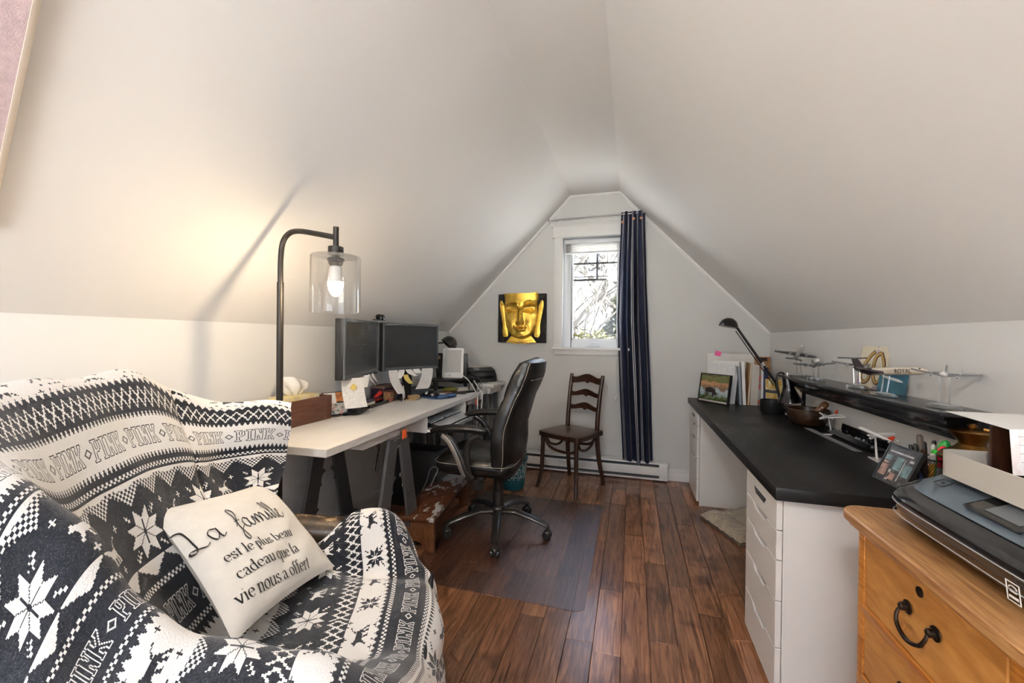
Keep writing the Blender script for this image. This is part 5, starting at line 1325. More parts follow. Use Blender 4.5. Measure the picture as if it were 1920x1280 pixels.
L['a'] = ([spline([(.14, .78), (.26, .97), (.48, .98), (.62, .80), (.62, .4), (.62, .15), (.72, .02), (.86, .08)], 4), spline([(.62, .58), (.34, .48), (.14, .32), (.16, .08), (.36, .0), (.56, .12), (.62, .26)], 4)], .90)
L['c'] = ([A(.46, .5, .38, .5, 45, 318)], .86)
L['d'] = ([A(.44, .5, .36, .5, 50, 310), [(.74, 1.62), (.74, .0)], [(.56, 1.58), (.74, 1.62)], [(.74, .02), (.94, .05)]], 1.02)
L['q'] = ([A(.44, .5, .36, .5, 50, 310), [(.74, 1.0), (.74, -.55)], [(.54, -.55), (.94, -.55)]], 1.02)
L['v'] = ([[(.08, 1.0), (.44, .0)], [(.44, .0), (.80, 1.0)], [(-.06, 1.0), (.28, 1.0)], [(.64, 1.0), (.92, 1.0)]], .94)
L['i'] = ([[(.22, 1.0), (.22, .0)], [(.02, 0), (.42, 0)], [(.04, .95), (.22, 1.0)], [(.20, 1.36), (.24, 1.42)]], .50)
L['n'] = ([[(.20, 1.0), (.20, 0)], [(.02, 0), (.40, 0)], [(.02, .95), (.20, 1.0)], spline([(.20, .66), (.34, .92), (.54, 1.0), (.72, .88), (.76, .6), (.76, .0)], 4), [(.58, 0), (.96, 0)]], 1.04)
L['o'] = ([A(.46, .5, .38, .5, 90, 450)], .96)
L['f'] = ([spline([(.66, 1.46), (.52, 1.60), (.34, 1.52), (.28, 1.25), (.28, .6), (.28, 0)], 4), [(.06, 0), (.52, 0)], [(.04, .97), (.58, .97)]], .62)
L['r'] = ([[(.20, 1.0), (.20, 0)], [(.02, 0), (.42, 0)], [(.02, .95), (.20, 1.0)], spline([(.20, .62), (.32, .9), (.50, 1.0), (.64, .92)], 4)], .70)
def stroke_quads(path, ox, oy, sc, nib, thin, ang=R(12)):
    """broad-nib ribbon in 2D"""
    q = []; nx, ny = math.cos(ang) * nib / 2, math.sin(ang) * nib / 2
    P_ = []
    for a, b in zip(path[:-1], path[1:]):
        k = max(1, int(math.dist(a, b) / .12))
        for j in range(k): P_.append((a[0] + (b[0] - a[0]) * j / k, a[1] + (b[1] - a[1]) * j / k))
    P_.append(path[-1]); L_, R_ = [], []
    for i, pnt in enumerate(P_):
        a = P_[max(0, i - 1)]; b = P_[min(len(P_) - 1, i + 1)]; d = math.hypot(b[0] - a[0], b[1] - a[1]) or 1
        tx, ty = -(b[1] - a[1]) / d, (b[0] - a[0]) / d
        proj = tx * nx + ty * ny; wv = math.copysign(max(abs(proj), thin / 2), proj if proj else 1)
        L_.append((ox + (pnt[0] + tx * wv) * sc, oy + (pnt[1] + ty * wv) * sc)); R_.append((ox + (pnt[0] - tx * wv) * sc, oy + (pnt[1] - ty * wv) * sc))
    return L_, R_
def lettering(name, strokes, parent, mp, mt):
    mb = MB()
    for L_, R_ in strokes:
        vs = [mp(*a) for ab in zip(L_, R_) for a in ab]; mb.add(vs, [(2 * i, 2 * i + 1, 2 * i + 3, 2 * i + 2) for i in range(len(L_) - 1)])
    return obj(name, mb, mt, parent, smooth=0)
def on_pillow(x, y):       # metres on the face -> local 3-D, just proud of the cloth
    u_ = (x + .019 - SHR * y) / PSX / .955; v_ = y / PSY / .955; v = pil(u_, v_); v.x = x; v.y = y; v.z += .0016; return v
def turned(ox, oy, deg):
    c_, s_ = math.cos(R(deg)), math.sin(R(deg)); return lambda x, y: on_pillow(ox + c_ * x - s_ * y, oy + s_ * x + c_ * y)
M['ink'] = mat('black_print', (.015, .014, .014), .8)
def line_width(s_): return sum(.42 if c == ' ' else L[c][1] for c in s_)
for txt, x0, y0_, wid, deg in (('est le plus beau', -.188, -.040, .219, -6.2), ('cadeau que la', -.194, -.093, .210, -5.0), ('vie nous a offert', -.230, -.141, .256, -5.0)):
    st = []; sc = wid / line_width(txt); x = 0
    for c in txt:
        if c == ' ': x += .42 * sc; continue
        for path in L[c][0]: st.append(stroke_quads(path, x, 0, sc, .20, .06))
        x += L[c][1] * sc
    lettering('printed_line', st, pt, turned(x0, y0_, deg), 'ink')
# script line "La famille"
def sc_(pts, n=6): return spline(pts, n)
script = [
 sc_([(.05, 1.55), (.0, 1.85), (.22, 2.05), (.52, 1.85), (.58, 1.30), (.55, .70), (.50, .15), (.34, -.08), (.14, .02), (.22, .20), (.52, .10), (.88, -.06), (1.15, .10)]),          # L
 sc_([(1.85, .85), (1.60, .98), (1.35, .70), (1.38, .22), (1.58, .02), (1.82, .35), (1.90, .90), (1.86, .30), (1.98, .02), (2.25, .22)]),                                           # a
 sc_([(3.25, .35), (3.62, .95), (3.85, 1.65), (3.78, 2.12), (3.58, 1.95), (3.52, 1.2), (3.50, .0), (3.42, -.85), (3.22, -1.0), (3.18, -.6), (3.48, -.05), (3.95, .35)]),               # f
 [(3.30, .80), (3.85, .88)],
 sc_([(4.50, .85), (4.28, .98), (4.05, .70), (4.08, .22), (4.25, .02), (4.48, .35), (4.56, .90), (4.52, .30), (4.64, .02), (4.85, .25)]),                                           # a
 sc_([(4.85, .25), (5.00, .88), (5.06, .5), (5.04, .02), (5.20, .70), (5.36, .95), (5.42, .55), (5.40, .02), (5.56, .70), (5.72, .95), (5.80, .55), (5.80, .12), (5.95, .02), (6.12, .22)]),  # m
 sc_([(6.12, .22), (6.26, .90), (6.24, .30), (6.36, .02), (6.52, .22)]), [(6.32, 1.30), (6.36, 1.40)],                                                                        # i
 sc_([(6.52, .22), (6.78, 1.0), (6.90, 1.75), (6.80, 2.1), (6.68, 1.7), (6.68, .5), (6.78, .02), (6.98, .25)]),                                                                   # l
 sc_([(6.98, .25), (7.24, 1.0), (7.36, 1.75), (7.26, 2.1), (7.14, 1.7), (7.14, .5), (7.24, .02), (7.44, .25)]),                                                                   # l
 sc_([(7.44, .25), (7.72, .55), (7.84, .85), (7.70, 1.0), (7.54, .75), (7.56, .25), (7.74, .0), (8.02, .15), (8.30, .55)]),                                                      # e
]
st = [stroke_quads(pth, 0, 0, .0368, .12, .055, R(35)) for pth in script]
lettering('script_line', st, pt, turned(-.222, .028, -4.2), 'ink')

# ---- pink cloth on the sloping ceiling, at the very edge of the view
M['pink'] = mat('pink_weave', (.55, .43, .45), .9, var=.12, vs=60, bump=.3, bs=300)
M['hem'] = mat('cream_hem', (.74, .66, .58), .9, var=.05)
t = thing('pink_wall_hanging', 'pink woven cloth with a cream edge hung on the left sloping ceiling', 'wall hanging', (0, 0, 0))
def slope_pt(s_, y, off):
    a = Vector((XL, y, KL)); d = Vector((AL - XL, 0, ZA - KL)).normalized(); nrm = Vector((d.z, 0, -d.x)); return a + d * s_ + nrm * off
def y_edge(s_): return .604 - .165 * (s_ - .48) - .05 * max(0, s_ - .95)
P = [[slope_pt(.30 + 1.25 * i / 20, -.35 + (y_edge(.30 + 1.25 * i / 20) - .012 + .35) * j / 16, .018 + .006 * math.sin(j * 1.3)) for j in range(17)] for i in range(21)]
mb = MB(); mb.grid(P); obj('cloth', mb, 'pink', t, smooth=80, solid=.003)
mb = MB(); mb.grid([[slope_pt(.30 + 1.25 * i / 20, y_edge(.30 + 1.25 * i / 20) - .012 + dy, .017 + .008 * k_) for dy, k_ in ((0, 1), (.010, .9), (.012, .2))] for i in range(21)]); obj('edge_band', mb, 'hem', t, smooth=80, solid=.003)

# ================================================================== BLACK DESK AND DRAWER UNITS
BZ = .745
t = thing('black_desktop', 'long black desktop resting on two white drawer units', 'desktop', (.77, 2.62, .702))
mb = MB(); mb.b2((-.312, -1.09, 0), (.305, 1.10, .043)); obj('slab', mb, 'blacktop', t, bevel=.003)
def drawer_unit(label, y0, y1):
    t = thing('drawer_unit', label, 'drawer unit', (.775, (y0 + y1) / 2, 0), 0, 'white drawer units under the black desktop')
    hy = (y1 - y0) / 2; x0, x1 = -.300, .295; H = .7005
    mb = MB()
    mb.b2((x0 + .02, -hy, .0), (x1, -hy + .016, H)); mb.b2((x0 + .02, hy - .016, .0), (x1, hy, H)); mb.b2((x0 + .02, -hy + .016, H - .016), (x1, hy - .016, H))
    mb.b2((x1 - .008, -hy + .016, 0), (x1, hy - .016, H - .016)); mb.b2((x0 + .03, -hy + .016, .02), (x1 - .01, hy - .016, .036))
    obj('carcass', mb, 'whitem', t, bevel=.0015, seg=1)
    zs = [.690, .585, .483, .345, .028]
    # drawer fronts with a scooped finger pull along the top edge
    hs = [(.588, .690), (.488, .585), (.350, .485), (.192, .347), (.030, .189)]
    for k, (za, zb) in enumerate(hs):
        dh = .020
        top = [(-hy + .004, zb), (-.082, zb), (-.055, zb - dh), (.055, zb - dh), (.082, zb), (hy - .004, zb)] if k else [(-hy + .004, zb), (hy - .004, zb)]
        poly = [(-hy + .004, za), (hy - .004, za)] + list(reversed(top))
        Tq = Matrix(((0, 0, -1, x0 + .018), (1, 0, 0, 0), (0, 1, 0, 0), (0, 0, 0, 1)))
        mb = MB(); mb.prism(poly, 0, .018, Tq); dr = obj('drawer', mb, 'whitem', t, bevel=.0015, seg=1)
        lip = MB(); zc = zb - dh if k else zb - .040
        if k == 0:
            lip.prism([(-.075, zc), (-.052, zc - .022), (.052, zc - .022), (.075, zc)], .0182, .0190, Tq)
        else:
            lip.b2((x0 + .004, -.075, zb - dh - .001), (x0 + .017, .075, zb - dh + .002))
        obj('finger_pull', lip, 'dkgrey' if k == 0 else 'whitem', dr)
    mb = MB(); mb.b2((x0 + .03, -hy + .016, .0), (x0 + .046, hy - .016, .028)); obj('plinth', mb, 'whitem', t)
drawer_unit('white five-drawer unit under the near end of the black desktop', 1.572, 1.952)
drawer_unit('white five-drawer unit under the far end of the black desktop', 3.315, 3.705)

# pet bed
M['fur'] = mat('beige_fleece', (.50, .40, .27), .95, var=.2, vs=25, bump=1.0, bs=140, sheen=.4)
M['furd'] = mat('brown_bed_backing', (.16, .115, .085), .9)
t = thing('pet_bed', 'flat beige fleece pet bed on the floor under the black desktop', 'pet bed', (.80, 3.02, .0), R(24))
def quilted(x, y):
    ex = min(1, (1 - abs(x)) * 7) * min(1, (1 - abs(y)) * 7); h = .045 * max(0, ex) ** .5
    h -= .022 * (math.exp(-((x + .45) / .035) ** 2) + math.exp(-((x - .35) / .035) ** 2))
    return .015 + max(.004, h) + .004 * math.sin(x * 17 + y * 5) * math.sin(y * 21)
mb = MB(); mb.grid([[(.27 * x, .20 * y, quilted(x, y) + .05 * max(0, x) * 1.2) for y in [-1 + 2 * j / 40 for j in range(41)]] for x in [-1 + 2 * i / 50 for i in range(51)]]); obj('fleece_top', mb, 'fur', t, smooth=80)
mb = MB(); mb.grid([[(.272 * x, .202 * y, .003 + (.012 + .05 * max(0, x) * 1.2) * k_) for y in (-1, 1)] for x, k_ in ((-1, 1), (-1, 0), (0, 0), (1, 0), (1, 1))]); mb.b2((-.27, -.20, .002), (.27, .20, .016)); obj('backing', mb, 'furd', t)

# ================================================================== OAK CHEST, PRINTER, TRAY
OZ = .80
t = thing('oak_chest', 'honey oak chest of drawers with a dark bail handle, at the right edge', 'chest of drawers', (.80, .80, 0))
x0, x1 = -.28, .272; y0, y1 = -.47, .475
top = [(x1, y0), (x1, y1)] + arc(x0 + .05, y1 - .05, .05, .05, 90, 180, 6) + arc(x0 + .05, y0 + .05, .05, .05, 180, 270, 6)
mb = MB(); mb.prism(top, OZ - .026, OZ); obj('top', mb, 'oakt', t, bevel=.008, seg=3)
mb = MB(); mb.prism([(x1 - .01, y0 + .018), (x1 - .01, y1 - .018), (x0 + .020, y1 - .018), (x0 + .020, y0 + .018)], OZ - .044, OZ - .0265); obj('cornice', mb, 'oak', t, bevel=.005)
fx = x0 + .036
for a, b in ((y1 - .050, y1 - .036), (y0 + .036, y0 + .050)):
    mb = MB(); mb.b2((fx + .02, a, .05), (x1 - .012, b, OZ - .045)); obj('side_panel', mb, 'oak', t)
mb = MB(); mb.b2((x1 - .02, y0 + .05, .05), (x1 - .012, y1 - .05, OZ - .045)); obj('back_panel', mb, 'oak', t)
for y in (y1 - .060, y0 + .036):
    mb = MB(); mb.b2((fx, y, 0), (fx + .045, y + .026, OZ - .045)); obj('post', mb, 'oak', t, bevel=.002)
    mb = MB(); mb.b2((x1 - .05, y, 0), (x1 - .021, y + .026, OZ - .045)); obj('post', mb, 'oak', t, bevel=.002)
rails = [.578, .405, .225, .055]
for z in rails:
    mb = MB(); mb.b2((fx - .004, y0 + .062, z - .018), (fx + .03, y1 - .060, z)); obj('rail', mb, 'oak', t, bevel=.004)
mb = MB(); mb.b2((fx + .002, -.012, .578), (fx + .03, .012, OZ - .045)); obj('divider', mb, 'oak', t, bevel=.002)
M['oakd'] = wood('oak_drawer_face', (.42, .17, .035), (.60, .285, .075), .30, (24, 2.4, 10), coat=.3, bump=.03)
def bail(dr, y, z):
    for s in (-1, 1):
        pl = MB(); pl.lathe([(0, 0), (.014, .0), (.014, .002), (.008, .004), (.008, .012), (.005, .015), (0, .015)], (fx - .0005, y + s * .041, z), 14, T=Matrix.Rotation(R(-90), 4, 'Y')); obj('handle_post', pl, 'iron', dr)
    hb = MB(); hb.tube(spline([(fx - .012, y - .041, z), (fx - .018, y - .043, z - .014), (fx - .022, y - .036, z - .030), (fx - .024, y - .018, z - .040), (fx - .024, y, z - .044), (fx - .024, y + .018, z - .040), (fx - .022, y + .036, z - .030), (fx - .018, y + .043, z - .014), (fx - .012, y + .041, z)], 4),
                       [.0026 + .0018 * math.sin(math.pi * i / 32) for i in range(33)], 10); obj('handle', hb, 'iron', dr)
def drawer(ya, yb, za, zb, hs):
    mb = MB(); mb.b2((fx + .002, ya, za), (fx + .022, yb, zb)); dr = obj('drawer', mb, 'oakd', t, bevel=.002, seg=1)
    for y in hs: bail(dr, y, (za + zb) / 2 + .008)
    es = MB(); es.lathe([(0, 0), (.010, 0), (.010, .002), (0, .002)], (fx + .0018, (ya + yb) / 2, zb - .028), 16, T=Matrix.Rotation(R(-90), 4, 'Y')); es.b2((fx - .004, (ya + yb) / 2 - .008, zb - .034), (fx + .001, (ya + yb) / 2 - .004, zb - .022)); obj('keyhole_plate', es, 'iron', dr)
drawer(.014, y1 - .062, .580, OZ - .047, [.205])
drawer(y0 + .064, -.014, .580, OZ - .047, [-.205])
for za, zb in ((.407, .558), (.227, .385), (.057, .205)): drawer(y0 + .064, y1 - .062, za, zb, [-.22, .22])

# near printer: curved front, blue-grey deck, tilted touch screen
t = thing('inkjet_printer', 'black inkjet printer with a blue grey panel and touch screen on the oak chest', 'printer', (.750, .962, OZ), R(-90))
# local x across (world -y), local -y is the front (world -x)
M['deck'] = mat('blue_grey_metallic', (.16, .205, .245), .33, metal=.5, var=.03)
W, D, H = .480, .335, .132
def pr_prof(k):  # front bow
    return k
P = []
nx = 40
def bow(u): return -.030 * math.sqrt(max(0, 1 - abs(u) ** 5)) 
body = MB()
ringp = [(.0, .012), (.0, .045), (.0, .075)]
secs = []
for i in range(nx + 1):
    u = -1 + 2 * i / nx; x = u * W / 2; rr = max(0.0, 1 - abs(u) ** 9); b = bow(u) - .0; s_ = .35 + .65 * rr ** .5
    f0 = -D / 2 + (.030 + b) + .035 * (1 - rr ** .4)
    secs.append([(x, D / 2 - .005, .004), (x, f0 + .035, .004), (x, f0 + .010, .020), (x, f0 - .004, .050), (x, f0 - .006, .072), (x, f0 + .006, .086), (x, f0 + .045, .104), (x, f0 + .090, .122 * s_ + .0), (x, f0 + .13, .128 * s_ + .003), (x, D / 2 - .005, .128 * s_ + .003), (x, D / 2 - .005, .004)])
body.grid(secs); body.add([*secs[0]], [tuple(range(11))]); body.add([*secs[-1]], [tuple(reversed(range(11)))])
obj('body', body, 'blackg', t, smooth=40)
dk = MB(); P = []
for i in range(nx + 1):
    u = (-1 + 2 * i / nx) * .94; x = u * W / 2; rr = max(0.0, 1 - abs(u / .94) ** 7); f0 = -D / 2 + .030 + bow(u) + .03 * (1 - rr ** .5)
    P.append([(x, f0 + .022 + .015 * (1 - rr), .0955), (x, f0 + .045, .1060), (x, f0 + .085, .1225), (x, f0 + .120 - .01 * (1 - rr), .1320)])
dk.grid(P); obj('deck', dk, 'deck', t, smooth=50, solid=-.0015)
mb = MB(); mb.b2((-W / 2 + .012, -D / 2 + .135, .128), (W / 2 - .012, D / 2 - .008, .1345)); obj('scanner_lid', mb, 'black', t, bevel=.003)
mb = MB(); mb.tube([(-W / 2 + .012, -D / 2 + .132, .1335), (W / 2 - .012, -D / 2 + .132, .1335)], .0018, 6); obj('lid_trim', mb, 'silver', t)
Ts = frame_T((.015, -D / 2 + .071, .1210), (1, 0, 0), (0, .93, .37))
mb = MB(); mb.prism(rrect(.122, .074, .006), -.004, .0015, Ts); sc1 = obj('touch_screen', mb, 'blackg', t, bevel=.001, seg=1)
M['lcd'] = mat('grey_lcd', (.13, .14, .15), .2)
mb = MB(); mb.b2((-.028, -.024, .0016), (.044, .024, .0020), T=Ts); obj('display', mb, 'lcd', sc1, smooth=0)
mb = MB(); mb.tube([Ts @ Vector((x, y, .0016)) for x, y in rrect(.124, .076, .006)], .0010, 5, closed=True); obj('screen_rim', mb, 'black', sc1)
Tb_ = frame_T((-.150, -D / 2 + .066, .1195), (1, 0, 0), (0, .93, .37))
mb = MB(); mb.tube([Tb_ @ Vector((x, y, .0)) for x, y in rrect(.030, .022, .006)], .0009, 5, closed=True); mb.prism(rrect(.008, .005, .002), .0, .0008, Tb_); obj('power_button', mb, 'black', t)
mb = MB()
for z in (.060, .034):
    mb.tube([(u * W / 2, -D / 2 + .030 + bow(u) + .035 * (1 - max(0, 1 - abs(u) ** 9) ** .4) - .0062 + (.002 if z < .05 else 0), z) for u in [-.96 + 1.92 * i / 40 for i in range(41)]], .0012, 5)
obj('seam_line', mb, 'silver', t)
# small printed badge
Tg = frame_T((.128, -D / 2 - .0058, .033), (1, .02, 0), (0, -.12, 1))
mb = MB()
for (a, b, c_, d_) in ((-.012, .012, -.016, -.0145), (-.012, .012, .0145, .016), (-.012, -.0105, -.016, .016), (.0105, .012, -.016, .016), (-.008, .008, -.010, -.006), (-.006, .006, .0, .002)): mb.b2((a, c_, .0), (b, d_, .0008), T=Tg)
mb.tube([Tg @ Vector((.007 * math.cos(a), .006 + .004 * math.sin(a), .0006)) for a in [math.pi * i / 10 for i in range(11)]], .0008, 5)
obj('badge', mb, 'white', t, smooth=0)

# beige letter tray on the printer
t = thing('letter_tray', 'beige plastic letter tray sitting on the printer lid', 'tray', (.785, .962, OZ + .1347))
x0, x1, y0, y1 = -.130, .150, -.20, .185
M['trayin'] = mat('taupe_tray_inside', (.30, .26, .225), .6)
out_ = rrect(x1 - x0, y1 - y0, .03, 5, (x0 + x1) / 2, (y0 + y1) / 2); inn = rrect(x1 - x0 - .008, y1 - y0 - .008, .027, 5, (x0 + x1) / 2, (y0 + y1) / 2)
mb = MB(); n_ = len(out_); z1 = .052
mb.add([(a, b, 0) for a, b in out_] + [(a, b, z1) for a, b in out_] + [(a, b, z1) for a, b in inn] + [(a, b, .004) for a, b in inn],
       [(i, (i + 1) % n_, n_ + (i + 1) % n_, n_ + i) for i in range(n_)] + [(n_ + i, n_ + (i + 1) % n_, 2 * n_ + (i + 1) % n_, 2 * n_ + i) for i in range(n_)] + [(2 * n_ + i, 2 * n_ + (i + 1) % n_, 3 * n_ + (i + 1) % n_, 3 * n_ + i) for i in range(n_)] + [tuple(reversed(range(n_))), tuple(range(3 * n_, 4 * n_))])
obj('tray_body', mb, 'cream', t, smooth=40)
mb = MB(); mb.prism([(a * .985 + .0, b * .985) for a, b in inn], .0042, .0050); obj('floor_liner', mb, 'trayin', t, smooth=0)
mb = MB(); mb.b2((.0, -.10, 0), (.11, .05, .012)); t2 = obj('notebook', mb, 'red', bevel=.003); t2.location = (.800, .945, OZ + .1347 + .0052)
tag(t2, 'red notebook lying inside the beige letter tray', 'notebook')
# dark wooden letter holder carrying a paper calendar
t = thing('letter_holder', 'dark brown upright wooden holder standing in the letter tray', 'letter holder', (.775, 1.06, OZ + .1347 + .0052))
mb = MB(); mb.b2((-.05, -.04, 0), (.10, .055, .006)); obj('base', mb, 'bent', t)
for y in (-.038, .045):
    mb = MB(); mb.b2((-.05, y, .006), (.10, y + .008, .110)); obj('upright', mb, 'bent', t, bevel=.002)
cz = OZ + .1347 + .0052 + .1105
t = thing('paper_calendar', 'white printed calendar sheet folded over the wooden holder at the right edge', 'calendar', (.775, 1.06, cz))
M['calendar'] = mosaic('calendar_print', [(.80, .78, .77), (.82, .80, .79), (.78, .70, .69), (.82, .80, .78), (.72, .70, .72)], 30, .7, stretch=(1, 1, .5))
mb = MB(); mb.grid([[(-.085 + .06 * (1 - j / 10) + .26 * i / 8, .225 - .27 * j / 10, .002 + .004 * math.sin(i * .5) * (j / 10) + .006 * (j / 10)) for j in range(11)] for i in range(9)]); obj('top_sheet', mb, 'paper', t, smooth=80, solid=.0008)
mb = MB(); mb.grid([[(-.085 + .24 * i / 8, -.047 - .0012 * j, .008 - .0105 * j + .0012 * i) for j in range(9)] for i in range(9)]); fs_ = obj('front_sheet', mb, M['calendar'], t, smooth=80, solid=.0008)
for k in range(4):
    mb = MB(); mb.b2((-.075, -.0515 - .0025 * k, -.004 - .0155 * k), (.06, -.0508 - .0025 * k, -.0034 - .0155 * k)); obj('ruled_line', mb, 'grey', fs_, smooth=0)
mb = MB(); mb.tube([(-.070 + .005 * i, -.0600, -.062 + .004 * math.sin(i * 1.9)) for i in range(6)], .0011, 5); obj('pen_mark', mb, 'navy', fs_)

# ================================================================== WALL SHELF
t = thing('wall_shelf', 'black crown-moulding shelf mounted on the right knee wall', 'shelf', (XR - .0005, 2.36, .905))
y0, y1 = -.755, .72; Z1 = .100
mb = MB(); mb.b2((-.165, y0, Z1 - .014), (0, y1, Z1)); obj('board', mb, 'shelfb', t, bevel=.002)
mprof = [(0, .0), (-.070, .0), (-.072, .012), (-.080, .016), (-.086, .026), (-.108, .040), (-.124, .058), (-.134, .072), (-.144, .074), (-.146, Z1 - .0145), (0, Z1 - .0145)]
mb = MB(); k = len(mprof)
def ringm(y, inset): return [(x if x == 0 else x, y + inset * (1 if x else 1) * (1 + x / .146), z) for x, z in mprof]
va = [(x, y0 + .012 + (.146 + x) * .75, z) for x, z in mprof]; vb = [(x, y1 - .012 - (.146 + x) * .75, z) for x, z in mprof]
va = [(x, y0 + .010 + .10 * max(0, (Z1 - .0145 - z) / Z1), z) for x, z in mprof]; vb = [(x, y1 - .010 - .10 * max(0, (Z1 - .0145 - z) / Z1), z) for x, z in mprof]
mb.add(va + vb, [tuple(range(k)), tuple(reversed(range(k, 2 * k)))] + [(i, (i + 1) % k, k + (i + 1) % k, k + i) for i in range(k)]); obj('moulding', mb, 'shelfb', t, smooth=25)
SZ = .905 + Z1 + .0004

# ---- model aeroplanes
M['pwhite'] = mat('model_white', (.78, .77, .75), .25, var=.02, coat=.3)
M['pgrey'] = mat('model_wing_grey', (.20, .205, .21), .3, var=.05)
M['pdark'] = mat('model_dark_tail', (.045, .035, .040), .3)
M['pcream'] = mat('model_cream', (.74, .66, .54), .25, coat=.3)
M['pred'] = mat('model_red_tail', (.72, .07, .025), .3)
def airplane(label, base, pos, head, pitch, roll, Ln, stand='rods', fus='pwhite', wing='pgrey', tail='pgrey', rear=False, word=None, span=1.0, nose='pwhite'):
    """nose along local +x; base = stand location on the surface, pos = fuselage centre (world)"""
    base = Vector(base); t = thing('model_airplane', label, 'model airplane', base, 0, 'model airplanes')
    T = Matrix.Translation(Vector(pos) - base) @ Euler((R(roll), R(-pitch), R(head)), 'XYZ').to_matrix().to_4x4()
    r = Ln * .052
    if rear: r = Ln * .045
    xs = [-.50, -.46, -.38, -.26, .30, .40, .455, .485, .5]; rs = [.10, .30, .62, 1, 1, .92, .68, .38, .05]; zs = [.65, .5, .3, .0, 0, -.04, -.12, -.2, -.24]
    mb = MB(); mb.tube([T @ Vector((x * Ln, 0, z * r)) for x, z in zip(xs, zs)], [q * r for q in rs], 16); fu = obj('fuselage', mb, fus, t, smooth=60)
    wl = Ln * .46 * span
    for s in (-1, 1):
        mb = MB(); root, tipx = (.10, -.10), (-.17, -.225)
        if rear: root, tipx = (.02, -.16), (-.20, -.255)
        zt = .045 * Ln
        v = [(root[0] * Ln, s * r * .6, -r * .45), (root[1] * Ln, s * r * .6, -r * .5), (tipx[1] * Ln, s * wl, zt), (tipx[0] * Ln, s * wl, zt)]
        th = .0022 + .004 * Ln
        vs = [(a, b, c - th) for a, b, c in v] + [(a, b, c + th) for a, b, c in v]
        mb.add(vs, [(3, 2, 1, 0), (4, 5, 6, 7), (0, 1, 5, 4), (1, 2, 6, 5), (2, 3, 7, 6), (3, 0, 4, 7)], T); obj('wing', mb, wing, t, smooth=0)
        mb = MB(); hz = r * .35 if not rear else Ln * .165
        hx = -.47 if not rear else -.50
        v = [((hx + .07) * Ln, s * (r * .3 if not rear else .002), hz), (hx * Ln, s * (r * .3 if not rear else .002), hz), ((hx - .05) * Ln, s * Ln * .165, hz + .01 * Ln), ((hx - .01) * Ln, s * Ln * .165, hz + .01 * Ln)]
        vs = [(a, b, c - th * .7) for a, b, c in v] + [(a, b, c + th * .7) for a, b, c in v]
        mb.add(vs, [(3, 2, 1, 0), (4, 5, 6, 7), (0, 1, 5, 4), (1, 2, 6, 5), (2, 3, 7, 6), (3, 0, 4, 7)], T); obj('tailplane', mb, tail if rear else wing, t, smooth=0)
        ex, ey, ez = (.045 * Ln, s * wl * .36, -r * .85) if not rear else (-.30 * Ln, s * r * 1.55, r * .35)
        er = r * (.46 if not rear else .42)
        mb = MB(); mb.tube([T @ Vector((ex + q * Ln, ey, ez)) for q in (-.05, -.03, .02, .045)], [er * .5, er * .9, er, er * .92], 14); en = obj('engine', mb, tail if rear else fus, t, smooth=60)
        mb = MB(); mb.tube([T @ Vector((ex + q * Ln, ey, ez)) for q in (.0452, .0462)], [er * .72, er * .72], 14); obj('intake', mb, 'black', en)
        if not rear:
            mb = MB(); mb.b2((ex - .03 * Ln, ey - .0012, ez), (ex + .02 * Ln, ey + .0012, ez + r * .8), T=T); obj('pylon', mb, wing, en)
    mb = MB(); ft = .155 * Ln
    v = [(-.33 * Ln, 0, r * .75), (-.49 * Ln, 0, r * .75), (-.535 * Ln, 0, ft + r * .4), (-.46 * Ln, 0, ft + r * .4)]
    th = .0018 + .003 * Ln; vs = [(a, -th, c) for a, b, c in v] + [(a, th, c) for a, b, c in v]
    mb.add(vs, [(3, 2, 1, 0), (4, 5, 6, 7), (0, 1, 5, 4), (1, 2, 6, 5), (2, 3, 7, 6), (3, 0, 4, 7)], T); obj('tail_fin', mb, tail, t, smooth=0)
    mb = MB()
    for s in (-1, 1): mb.box((.435 * Ln, s * r * .40, r * .48), (.012 * Ln + .001, r * .42, r * .24), (0, R(35), 0), T=T)
    obj('cockpit_window', mb, 'black', fu, smooth=0)
    mb = MB()
    for s in (-1, 1):
        for k in range(18): mb.b2(((-.24 + k * .033) * Ln, s * r * .985 - .0006, r * .12), ((-.24 + k * .033 + .012) * Ln, s * r * .985 + .0006, r * .26), T=T)
    obj('cabin_windows', mb, 'dkgrey', fu, smooth=0)
    if rear:
        mb = MB(); mb.tube([T @ Vector((x * Ln, 0, z * r)) for x, z in ((-.505, .66), (-.46, .5), (-.38, .3), (-.26, 0), (-.18, 0))], [q * r * 1.012 for q in (.10, .30, .62, 1, 1)], 16); obj('rear_livery', mb, tail, fu, smooth=60)
    if word:
        cu = bpy.data.curves.new(word, 'FONT'); cu.body = word; cu.size = r * 1.45; cu.extrude = .0002; cu.align_x = 'CENTER'; cu.space_character = 1.05
        o = bpy.data.objects.new('word', cu); COL.objects.link(o); dg = bpy.context.evaluated_depsgraph_get(); me_ = bpy.data.meshes.new_from_object(o.evaluated_get(dg)); bpy.data.objects.remove(o)
        wo = bpy.data.objects.new('lettering', me_); COL.objects.link(wo); me_.materials.clear(); me_.materials.append(M['black'])
        wo.parent = fu; wo.matrix_local = T @ frame_T((.255 * Ln, -r * 1.02, -r * .52), (1, 0, 0), (0, 0, 1))
    bot = Vector(pos) - base + Vector((0, 0, -r * .8))
